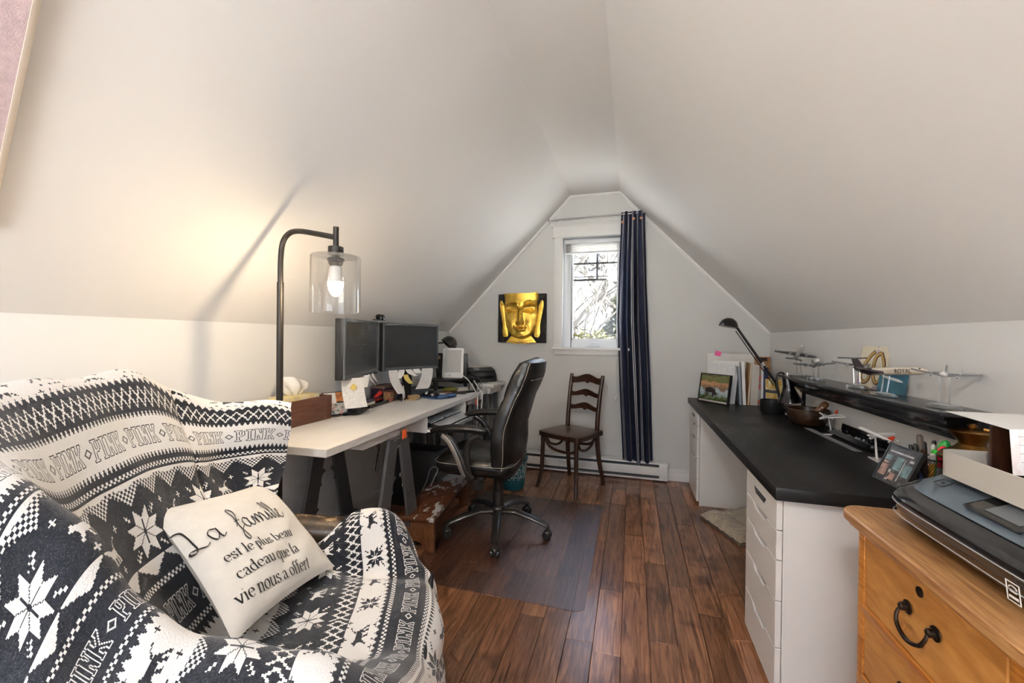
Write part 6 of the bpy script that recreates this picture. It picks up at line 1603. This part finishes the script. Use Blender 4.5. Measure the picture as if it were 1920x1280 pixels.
    if stand == 'rods':
        hd = Vector((math.cos(R(head)), math.sin(R(head)), 0)); sd = Vector((-hd.y, hd.x, 0))
        for s in (-1, 1):
            mb = MB(); mb.tube([sd * .011 * s + Vector((0, 0, .012)), bot + sd * .011 * s + Vector((0, 0, .004))], .0026, 8); obj('stand_rod', mb, 'acrylic', t)
        mb = MB(); q = [(-.045, -.020), (.030, -.020), (.058, -.006), (.058, .006), (.030, .020), (-.045, .020)]
        rz = R(head if stand != 'rods' else -75)
        mb.prism(q, 0, .013, Matrix.Rotation(rz, 4, 'Z')); obj('stand_base', mb, 'acrylic', t, bevel=.003)
        mb = MB(); mb.prism([(a * .7, b * .8) for a, b in q], .0131, .0150, Matrix.Rotation(rz, 4, 'Z')); obj('stand_plate', mb, 'silver', t)
    else:
        mb = MB(); mb.tube([Vector((0, 0, .004)), bot + Vector((0, 0, .003))], [.007, .005], 8, flat=.5); obj('stand_post', mb, fus, t)
        mb = MB(); mb.prism([(-.035, -.025), (.045, 0), (-.035, .025)], 0, .005, Matrix.Rotation(R(stand), 4, 'Z')); obj('stand_base', mb, fus, t, bevel=.001)
    return t
airplane('large white model airliner banking nose-up at the far end of the wall shelf', (1.010, 2.98, SZ), (.985, 2.93, 1.150), 262, 22, -10, .27, wing='pgrey', tail='pgrey', span=.95)
airplane('white twin-engine model airliner second from the far end of the wall shelf', (1.000, 2.70, SZ), (.985, 2.68, 1.098), 256, 12, 3, .25, span=.85)
airplane('dark bellied model airliner with orange engines in front of the number 60 plaque', (1.015, 2.30, SZ), (1.010, 2.30, 1.118), 250, 8, -3, .22, wing='pgrey', tail='pdark', fus='pwhite', span=.9)
airplane('long white model jet with ROYAL lettering and dark tail on a clear stand', (.972, 2.00, SZ), (.985, 2.005, 1.106), 282, 5.0, 0, .35, fus='pcream', wing='pdark', tail='pdark', rear=True, word='ROYAL', span=.42)
airplane('white model airliner facing the camera at the near end of the wall shelf', (.992, 1.700, SZ), (.990, 1.700, 1.118), 238, 4, -4, .19, span=.95, tail='pgrey')
airplane('small white model airliner with a red tail beside the wooden bowl', (.990, 2.485, BZ + .0005), (.975, 2.485, .838), 215, -6, 0, .135, stand=200, wing='pwhite', tail='pred', span=1.0)
airplane('small white model airliner with an orange red tail near the pen cup', (.955, 2.005, BZ + .0005), (.950, 2.010, .850), 118, 14, -8, .135, stand=250, wing='pwhite', tail='pred', span=.95)

# number plaque and postcard leaning on the wall
t = thing('number_plaque', 'cream plaque with the gold number 60 leaning on the wall above the shelf', 'plaque', (1.050, 2.275, SZ), R(14))
M['plaque'] = mosaic('plaque_ground', [(.62, .55, .40), (.66, .60, .46), (.50, .44, .52), (.66, .58, .42)], 14, .5)
Tq = Matrix.Rotation(R(9), 4, 'Y')
mb = MB(); mb.b2((-.004, -.075, 0), (.004, .075, .200), T=Tq); obj('board', mb, 'plaque', t, bevel=.001)
M['gold60'] = mat('gold_print', (.52, .32, .09), .35, metal=.3); M['brown60'] = mat('brown_outline', (.09, .05, .03), .5)
def num(pts, rr, m_, off): 
    mb = MB(); mb.tube([Tq @ Vector((-.004 - off, y, z)) for y, z in pts], rr, 8, flat=.3, up=(1, 0, 0)); return obj('numeral', mb, m_, t)
six = spline([(-.005, .175), (.020, .150), (.052, .090), (.055, .050), (.035, .030), (.012, .045), (.012, .075), (.032, .090), (.050, .075)], 5)
zero = spline([(-.038, .170), (-.012, .145), (-.008, .090), (-.020, .045), (-.040, .035), (-.058, .070), (-.060, .120), (-.038, .170)], 5)
for s_, m_, o_ in ((.0095, 'brown60', .0002), (.0058, 'gold60', .0018)):
    num(six, s_, m_, o_); num(zero, s_, m_, o_)
t = thing('airplane_postcard', 'blue postcard of an airplane leaning on the wall behind the lettered jet', 'postcard', (1.058, 2.130, SZ), R(14))
M['cardblue'] = mat('sea_blue_print', (.035, .15, .22), .4, var=.25, vs=20)
mb = MB(); mb.b2((-.0012, -.068, 0), (.0012, .068, .098), T=Tq); obj('card', mb, 'cardblue', t)
mb = MB(); mb.tube([Tq @ Vector((-.0018, y, z)) for y, z in ((.050, .070), (.03, .066), (-.03, .056), (-.050, .052))], [.002, .006, .006, .002], 8, flat=.2, up=(1, 0, 0)); mb.b2((-.0022, .044, .068), (-.0014, .052, .088), T=Tq); obj('airplane_print', mb, 'white', t)

# ================================================================== THINGS ON THE BLACK DESK
# framed landscape
t = thing('framed_picture', 'small black framed landscape with a water hole at the far end of the black desk', 'framed picture', (.603, 3.470, BZ), R(-51.5))
# local x along the frame, -y faces out
Tq = Matrix.Rotation(R(-9), 4, 'X'); fw, fh = .272, .222
mb = MB()
for (a, b, c_, d_) in ((-fw / 2, -fw / 2 + .006, 0, fh), (fw / 2 - .006, fw / 2, 0, fh), (-fw / 2 + .006, fw / 2 - .006, 0, .006), (-fw / 2 + .006, fw / 2 - .006, fh - .006, fh)): mb.b2((a, -.010, c_), (b, .012, d_), T=Tq)
obj('frame', mb, 'black', t)
mb = MB(); mb.b2((-fw / 2 + .004, .002, .004), (fw / 2 - .004, .011, fh - .004), T=Tq); obj('backing', mb, 'black', t)
m, nt, p = new_mat('landscape_print')
tc = nd(nt, 'ShaderNodeTexCoord'); sx_ = nd(nt, 'ShaderNodeSeparateXYZ'); nt.links.new(tc.outputs['Generated'], sx_.inputs[0])
nz = nd(nt, 'ShaderNodeTexNoise'); nz.inputs['Scale'].default_value = 7; nz.inputs['Detail'].default_value = 7; nt.links.new(tc.outputs['Generated'], nz.inputs['Vector'])
ma = nd(nt, 'ShaderNodeMath', operation='MULTIPLY_ADD'); ma.inputs[1].default_value = .55; nt.links.new(nz.outputs[0], ma.inputs[0]); nt.links.new(sx_.outputs[2], ma.inputs[2])
sb = nd(nt, 'ShaderNodeMath', operation='SUBTRACT'); sb.inputs[1].default_value = .27; nt.links.new(ma.outputs[0], sb.inputs[0])
r_ = nd(nt, 'ShaderNodeValToRGB'); cr = r_.color_ramp
stops = [(.0, (.05, .075, .025)), (.16, (.16, .20, .09)), (.26, (.30, .38, .42)), (.40, (.45, .50, .52)), (.50, (.20, .16, .10)), (.58, (.42, .21, .10)), (.68, (.50, .28, .15)), (.78, (.16, .18, .06)), (.90, (.20, .21, .09)), (1.0, (.12, .11, .06))]
while len(cr.elements) < len(stops): cr.elements.new(.5)
for e_, (ps, c_) in zip(cr.elements, stops): e_.position = ps; e_.color = c4(c_)
nt.links.new(sb.outputs[0], r_.inputs[0]); nt.links.new(r_.outputs[0], p.inputs['Base Color']); p.inputs['Roughness'].default_value = .25; M['landscape'] = m
mb = MB(); mb.b2((-fw / 2 + .006, -.004, .018), (fw / 2 - .006, .002, fh - .006), T=Tq); obj('picture', mb, 'landscape', t, smooth=0)
mb = MB(); mb.b2((-fw / 2 + .006, -.006, .006), (fw / 2 - .006, .002, .018), T=Tq); obj('lower_mat', mb, 'cream', t, smooth=0)
M['buff'] = mat('dark_animal_print', (.06, .045, .045), .5, var=.4, vs=30)
mb = MB(); mb.sph(Tq @ Vector((-.032, -.0045, .085)), (.050, .0012, .034), 18, 8); mb.sph(Tq @ Vector((.010, -.0045, .068)), (.022, .0012, .022), 12, 8); mb.b2((-.066, -.0055, .045), (-.052, -.0042, .075), T=Tq); mb.b2((-.012, -.0055, .042), (.0, -.0042, .075), T=Tq); obj('animal_print', mb, 'buff', t)
# files and papers standing in a row behind
files = [  # x along the row, thickness, height, depth, lean, colour, label
 ('paper', .010, .330, .225, -10, 'stack of white loose sheets, leftmost of the standing papers'),
 ('scribble', .012, .310, .215, -7, 'printed white sheet with a faint drawing standing behind the picture'),
 ('greyfile', .018, .285, .235, -3, 'blue grey folder standing right of the framed picture'),
 ('paper', .022, .318, .225, -3, 'white folder standing between the grey folder and the orange one'),
 ('orangefile', .012, .312, .230, 3, 'orange edged folder leaning right among the papers'),
 ('cream', .050, .292, .225, 2, 'thick cream binder in the middle of the paper row'),
 ('redspine', .018, .285, .215, 0, 'thin booklet with a red and grey spine beside the cream binder'),
 ('paper', .014, .288, .222, 0, 'white folder right of the red spined booklet'),
 ('bluespine', .030, .285, .215, 0, 'dark blue and grey book at the right of the paper row')]
M['greyfile'] = mat('blue_grey_folder', (.27, .30, .34), .6); M['orangefile'] = mosaic('orange_folder', [(.55, .22, .05), (.62, .50, .35), (.60, .26, .06)], 9, .6, stretch=(3, 3, .6))
M['redspine'] = mosaic('booklet_spine', [(.40, .38, .36), (.50, .10, .07), (.28, .25, .24), (.62, .60, .58)], 14, .5, stretch=(.2, .2, 1)); M['bluespine'] = mosaic('book_spine', [(.02, .035, .12), (.03, .045, .15), (.34, .34, .36), (.24, .23, .24)], 5, .5, stretch=(.1, .1, 1))
for (m_, x_, y_, rz_, w_, h_, lean, lab) in (('paper', .672, 3.526, -45, .215, .325, -9, 'white loose sheets standing leftmost, behind the framed picture'), ('scribble', .648, 3.505, -45, .215, .300, -9, 'printed sheet with a faint drawing standing just behind the framed picture')):
    t = thing('paper_sheet', lab, 'paper', (x_, y_, BZ + .0005), R(rz_)); Tq = Matrix.Rotation(R(lean), 4, 'X')
    mb = MB(); mb.b2((-w_ / 2, -.003, 0), (w_ / 2, .003, h_), T=Tq); obj('sheet', mb, m_, t, smooth=0)
    mb = MB(); mb.b2((-w_ / 2 + .012, -.0045, 0), (w_ / 2 + .006, -.0032, h_ - .012), T=Tq); obj('top_sheet', mb, m_, t, smooth=0)
xx = .782
for (m_, th, hh, dp, lean, lab) in files[2:]:
    xx += th / 2 + .002 + abs(math.sin(R(lean))) * .09
    t = thing('file_folder', lab, 'folder', (xx, 3.535, BZ + .0005), R(-6), 'files and papers on the black desk')
    Tq = Matrix.Rotation(R(lean), 4, 'Y')
    lift = abs(math.sin(R(lean))) * th / 2
    mb = MB(); mb.b2((-th / 2, -dp / 2, lift), (th / 2, dp / 2, hh + lift), T=Tq); obj('cover', mb, m_, t, bevel=.0012, seg=1)
    mb = MB(); mb.b2((-th / 2 + .0015, -dp / 2 + .003, lift + .004), (th / 2 - .0015, dp / 2 - .006, hh + lift + .0012), T=Tq); obj('pages', mb, 'paper', t, smooth=0)
    xx += th / 2
t = thing('white_board', 'white cardboard sheet standing against the wall behind the folders', 'board', (.79, 3.70, BZ + .0005), R(0))
Tq = Matrix.Rotation(R(-6), 4, 'X')
mb = MB(); mb.b2((-.185, -.004, 0), (.16, .004, .372), T=Tq); obj('sheet', mb, 'whitem', t)
M['hotpink'] = mat('pink_sticky_note', (.80, .10, .32), .6)
mb = MB(); mb.box((-.105, -.0055, .372), (.045, .002, .040), (0, R(14), 0), T=Tq); obj('sticky_note', mb, 'hotpink', t)
t = thing('wooden_clipboard', 'orange brown clipboard in the corner behind the long desk lamp', 'clipboard', (1.005, 3.70, BZ + .0005))
mb = MB(); mb.b2((-.055, -.005, 0), (.060, .002, .352), T=Tq); obj('board', mb, 'orangefile' if False else 'oakt', t, bevel=.002)
mb = MB(); mb.b2((-.03, -.012, .318), (.035, -.0052, .345), T=Tq); obj('clip', mb, 'iron', t)
t = thing('yellow_card', 'yellow and white floral card standing behind the bell lamp', 'card', (.985, 3.345, BZ + .0005), R(8))
M['floral'] = mosaic('floral_print', [(.62, .50, .24), (.70, .42, .06), (.75, .68, .50), (.72, .38, .03), (.55, .50, .34)], 28, .5)
mb = MB(); mb.b2((-.055, -.004, 0), (.055, .004, .205), T=Tq); obj('card', mb, 'floral', t)
mb = MB(); mb.b2((-.055, .0042, 0), (.055, .05, .003)); obj('easel_back', mb, 'cream', t)
# long-arm desk lamp
t = thing('swing_arm_lamp', 'black halogen desk lamp with a long slanted double arm over the papers', 'desk lamp', (.985, 3.20, BZ + .0005))
mb = MB(); mb.lathe([(0, 0), (.075, 0), (.078, .008), (.070, .026), (.03, .034), (0, .034)], n=32); obj('base', mb, 'black', t)
mb = MB(); mb.tube([(0, 0, .03), (-.015, 0, .10), (-.035, 0, .185)], .009, 10); obj('post', mb, 'black', t)
mb = MB(); mb.tube([(-.030, 0, .180), (-.275, 0, .560)], .0085, 10); obj('arm', mb, 'black', t)
mb = MB(); mb.tube([(-.055, -.016, .178), (-.292, -.016, .545)], .0035, 8); obj('arm_rod', mb, 'black', t)
mb = MB(); mb.box((-.118, -.006, .318), (.024, .016, .016), (0, R(57), 0)); obj('arm_clamp', mb, 'silver', t)
mb = MB(); mb.tube(spline([(-.03, -.01, .15), (-.035, -.01, .24), (-.005, -.01, .265), (.015, -.01, .23), (.012, -.01, .16), (-.005, -.01, .12)], 5), .007, 8); obj('cord_loop', mb, 'black', t)
Tl = Matrix.Translation((-.335, 0, .575)) @ Matrix.Rotation(R(10), 4, 'Y')
mb = MB(); mb.lathe([(0, .062), (.024, .058), (.046, .042), (.059, .018), (.063, -.004), (.061, -.004), (.056, .016), (.043, .038), (.02, .052), (0, .055)], T=Tl, n=28); obj('shade', mb, 'blackg', t, smooth=60)
M['reflector'] = mat('lamp_reflector', (.62, .58, .52), .25, metal=.8)
mb = MB(); mb.lathe([(.0555, -.002), (.045, .012), (.025, .020), (0, .022)], T=Tl, n=28); obj('reflector', mb, 'reflector', t, smooth=60)
mb = MB(); mb.tube([(-.275, 0, .560), (-.285, 0, .575)], .010, 8); obj('head_joint', mb, 'black', t)
# bell-shaped lamp with curved neck
t = thing('bell_lamp', 'glossy black and chrome bell-shaped desk lamp beside the wall shelf', 'desk lamp', (1.015, 3.03, BZ + .0005))
mb = MB(); mb.lathe([(0, 0), (.062, 0), (.064, .01), (.055, .018), (0, .020)], n=28); obj('base', mb, 'black', t)
mb = MB(); mb.tube(spline([(.028, -.005, .018), (.036, -.008, .10), (.034, -.01, .17), (.014, -.02, .222), (-.015, -.03, .236), (-.032, -.03, .225)], 6), .011, 10); obj('neck', mb, 'blackg', t)
M['blackchrome'] = mat('black_chrome', (.07, .07, .075), .10, metal=1.0, var=.05)
mb = MB(); mb.lathe([(0, .272), (.026, .272), (.029, .262), (.030, .205), (.036, .180), (.052, .140), (.066, .112), (.068, .104), (.062, .104), (.048, .135), (.03, .18), (.026, .20)], (-.038, -.04, -.01), 32, T=Matrix.Rotation(R(-6), 4, 'Y')); obj('shade', mb, 'blackchrome', t, smooth=60)
mb = MB(); mb.tube([(-.067, -.04, .262), (-.066, -.04, .280)], .006, 8); obj('switch_knob', mb, 'chrome', t)
mb = MB(); mb.tube([(-.115, -.02, .150), (-.155, -.012, .152), (-.185, -.008, .156)], .009, 10); obj('side_handle', mb, 'black', t)
# black cup
t = thing('black_pot', 'short round black pot in front of the papers', 'pot', (.905, 3.13, BZ + .0005))
mb = MB(); mb.lathe([(0, 0), (.060, 0), (.066, .010), (.068, .085), (.063, .085), (.060, .015), (0, .012)], n=32); obj('body', mb, 'black', t)
mb = MB(); mb.lathe([(0, .060), (.058, .060), (.058, .062), (0, .062)], n=24); obj('contents', mb, 'brass', t)
t = thing('dark_jar', 'small black lidded jar between the pot and the wooden bowl', 'jar', (.950, 2.955, BZ + .0005))
mb = MB(); mb.lathe([(0, 0), (.020, 0), (.022, .004), (.022, .020), (0, .020)], n=20); obj('body', mb, 'blackg', t)
mb = MB(); mb.lathe([(0, .0202), (.021, .0202), (.021, .026), (.018, .028), (0, .028)], n=20); obj('lid', mb, 'silver', t)
# wooden bowl with pestle
M['bowlw'] = wood('dark_turned_wood', (.018, .009, .005), (.060, .029, .013), .30, (6, 6, 22), coat=.15)
t = thing('wooden_bowl', 'dark turned wooden bowl with a pestle on the black desk', 'bowl', (.972, 2.735, BZ + .0005))
mb = MB(); mb.lathe([(0, 0), (.060, 0), (.082, .012), (.098, .040), (.103, .070), (.103, .092), (.099, .095), (.095, .092), (.094, .070), (.085, .035), (.06, .018), (0, .014)], n=40); obj('body', mb, 'bowlw', t, smooth=50)
t = thing('pestle', 'brown wooden pestle leaning out of the wooden bowl', 'pestle', (.972, 2.735, BZ + .022))
mb = MB(); mb.tube([(-.012, -.01, .0), (.006, -.012, .020), (.045, -.018, .065), (.078, -.022, .104), (.086, -.022, .112)], [.012, .017, .017, .018, .012], 14); obj('shaft', mb, 'stoolw', t)
mb = MB(); mb.sph((.058, -.036, .085), .006, 10, 6); obj('wrist_hole', mb, 'cream', t)
# steel ruler
mb = MB(); mb.b2((-.016, -.24, 0), (.016, .24, .0015)); t = thing('steel_ruler', 'long steel ruler lying on the black desk', 'ruler', (.945, 2.385, BZ + .0005), R(2)); obj('blade', mb, 'silver', t)
mb = MB(); 
for i in range(46): mb.b2((.006 if i % 5 else .001, -.228 + i * .01, .0016), (.015, -.2272 + i * .01, .0019))
mb.b2((-.010, -.235, .0016), (-.007, .235, .0019)); obj('graduations', mb, 'black', t, smooth=0)
# black pen tray full of bits
t = thing('pen_tray', 'long open black pen tray with small silver bits by the wall', 'pen tray', (1.030, 2.35, BZ + .0005), R(1))
P = []
mb = MB(); prof = [(-.042, .0), (-.046, .012), (-.040, .034), (-.036, .034), (-.036, .010), (.030, .010), (.036, .052), (.042, .052), (.040, .0)]
k = len(prof); mb.add([(x, y, z) for y in (-.20, .20) for x, z in prof], [tuple(range(k)), tuple(reversed(range(k, 2 * k)))] + [(i, (i + 1) % k, k + (i + 1) % k, k + i) for i in range(k)]); obj('tray_body', mb, 'blackg', t, smooth=30)
rg = random.Random(4)
for i in range(16):
    mb = MB(); mb.sph((rg.uniform(-.028, .022), -.18 + i * .0235, .017), (.006, .006, .006), 10, 6); obj('rivet', mb, 'silver', t)
for y in (-.12, .02, .13): mb = MB(); mb.tube([(-.02, y - .05, .0155), (.015, y + .05, .0165)], .0045, 8); obj('pen_stub', mb, 'dkgrey', t)
# leaning photo
t = thing('photo_frame', 'clear fronted photo of a room leaning at the near end of the black desk', 'photo frame', (.832, 1.688, BZ + .0005), R(6))
Tq = Matrix.Rotation(R(24), 4, 'Y')
mb = MB(); mb.b2((.002, -.075, 0), (.012, .068, .135), T=Tq); mb.b2((.0125, -.05, .004), (.030, .045, .10), T=Tq); obj('back_case', mb, 'black', t)
M['roomprint'] = mosaic('room_photo_print', [(.045, .045, .05), (.075, .075, .08), (.05, .05, .055), (.11, .11, .115), (.05, .045, .045)], 60, .2, detail=6)
mb = MB(); mb.b2((.0, -.072, .006), (.002, .065, .131), T=Tq); obj('photo', mb, 'roomprint', t, smooth=0)
for nm_, col_, rects in (('pink_bench_print', (.34, .22, .18), ((.028, .060, .022, .062), (-.014, .020, .016, .040), (.034, .056, .066, .074))), ('teal_window_print', (.16, .25, .27), ((-.022, .010, .052, .098), (-.064, -.032, .040, .082), (.030, .058, .078, .096))), ('pale_light_print', (.42, .42, .44), ((-.050, .050, .108, .114), (-.060, -.044, .092, .100), (.010, .020, .012, .050), (-.030, -.026, .020, .095)))):
    M[nm_] = mat(nm_, col_, .2, var=.4, vs=50)
    for (ya, yb, za, zb) in rects:
        mb = MB(); mb.b2((-.0006, ya, za), (.0, yb, zb), T=Tq); obj('printed_patch', mb, nm_, t, smooth=0)
mb = MB()
for (a, b, c_, d_) in ((-.076, -.070, .0, .136), (.063, .069, .0, .136), (-.070, .063, .0, .006), (-.070, .063, .130, .136)): mb.b2((-.002, a, c_), (.002, b, d_), T=Tq)
obj('edge_strip', mb, 'black', t)
# mesh pen cup with pens
t = thing('pen_cup', 'black wire mesh pen cup in front of the right wall', 'pen cup', (.948, 1.690, BZ + .0005))
mb = MB(); n_ = 40; hh = .098; rr_ = .044
for sgn_ in (1, -1):
    for k in range(n_):
        a = 2 * math.pi * k / n_; mb.tube([(rr_ * math.cos(a + sgn_ * q * 1.1), rr_ * math.sin(a + sgn_ * q * 1.1), q * hh) for q in (0, .25, .5, .75, 1)], .0007, 4, cap=False)
w_ = obj('wire_mesh', mb, 'black', t); w_['kind'] = 'stuff'
for z in (.001, hh):
    mb = MB(); mb.tube([(rr_ * math.cos(2 * math.pi * i / 32), rr_ * math.sin(2 * math.pi * i / 32), z) for i in range(32)], .0022, 6, closed=True); obj('rim', mb, 'black', t)
mb = MB(); mb.lathe([(0, 0), (rr_, 0), (rr_, .002), (0, .002)], n=28); obj('bottom', mb, 'black', t)
M['green'] = mat('green_plastic', (.06, .55, .05), .35); M['blue'] = mat('blue_plastic', (.03, .07, .25), .35); M['hot'] = mat('hot_pink_plastic', (.80, .015, .06), .35); M['dgreen'] = mat('bright_green_plastic', (.02, .38, .06), .35); M['yel'] = mat('yellow_orange_print', (.75, .38, .03), .4); M['brownp'] = mat('brown_plastic', (.07, .035, .02), .35); M['bone'] = mat('off_white_plastic', (.62, .60, .55), .4); M['orangep'] = mat('orange_plastic', (.75, .16, .03), .35); M['taupe'] = mat('taupe_plastic', (.16, .13, .11), .4)
PC = Vector((.948, 1.690, BZ + .0035))
pens = [('marker pen', 'taupe', -.012, .018, .165, .0085, 'thick taupe marker, tallest in the pen cup'), ('pen', 'blue', -.026, .010, .135, .006, 'blue pen at the left side of the pen cup'), ('pen', 'brownp', -.020, -.014, .125, .007, 'brown pen at the front left of the pen cup'),
        ('pen', 'black', -.030, .022, .128, .0055, 'black pen leaning out at the far left of the pen cup'), ('marker pen', 'yel', -.006, -.024, .115, .008, 'yellow printed marker at the front of the pen cup'), ('marker pen', 'green', .006, -.012, .125, .009, 'light green highlighter in the pen cup'),
        ('pen', 'orangep', .012, .006, .138, .006, 'orange and white pen in the middle of the pen cup'), ('pen', 'bone', .002, .024, .140, .006, 'off-white pen at the back of the pen cup'), ('pen', 'navy', .020, .018, .148, .006, 'navy pen at the back right of the pen cup')]
for cat_, m_, dx, dy, hh_, r_p, lab in pens:
    t = thing('pen', lab, cat_, PC + Vector((dx * .5, dy * .5, 0)), 0, 'pens in the mesh cup')
    tip = Vector((dx * .75, dy * .75, hh_)); mb = MB(); mb.tube([(0, 0, 0), tip * .1, tip * .72], [r_p * .4, r_p, r_p], 10); obj('barrel', mb, m_, t)
    mb = MB(); mb.tube([tip * .7205, tip * .97, tip], [r_p * 1.08, r_p * 1.0, r_p * .5], 10); obj('cap', mb, m_ if m_ in ('taupe', 'green', 'brownp') else 'bone' if m_ in ('orangep', 'yel') else 'black', t)
for lab, m_, p0, tilt in (('pink handled scissors standing in the pen cup', 'hot', (.012, -.026), 8), ('off-white handled scissors at the right of the pen cup', 'bone', (.028, -.014), 16), ('green handled scissors at the back of the pen cup', 'dgreen', (.018, .012), 12)):
    t = thing('scissors', lab, 'scissors', PC + Vector((p0[0] * .6, p0[1] * .6, 0)), 0, 'scissors in the mesh cup'); t.rotation_euler = (0, R(tilt), R(-25))
    mb = MB(); mb.b2((-.006, -.0015, 0), (.006, .0015, .075)); obj('blades', mb, 'silver', t)
    mb = MB(); mb.sph((0, 0, .112 if m_ != 'dgreen' else .130), (.0155, .010, .030), 16, 10); mb.b2((-.007, -.004, .070), (.007, .004, .100)); obj('handle', mb, m_, t)
# brass pot
t = thing('brass_oil_lamp', 'old brass oil lamp base behind the letter tray', 'oil lamp', (1.005, 1.605, BZ + .0005))
mb = MB(); mb.lathe([(0, 0), (.050, 0), (.052, .012), (.040, .020), (.038, .06), (.050, .100), (.074, .118), (.076, .126), (.066, .138), (.040, .154), (.030, .166), (.032, .176), (.050, .198), (.053, .206), (.048, .210), (0, .216)], n=36); obj('body', mb, 'brass', t, smooth=50)
mb = MB(); mb.lathe([(0, .216), (.010, .217), (.012, .224), (.006, .230), (0, .231)], n=16); obj('lid_knob', mb, 'brass', t)
mb = MB(); mb.tube([(.015, -.02, .217), (.045, -.045, .212), (.062, -.06, .206)], .005, 8); obj('lever', mb, 'brass', t)
mb = MB(); mb.tube(spline([(.050, .0, .198), (.066, -.02, .185), (.070, -.03, .15), (.066, -.02, .12)], 5), .004, 8); obj('handle', mb, 'brass', t)
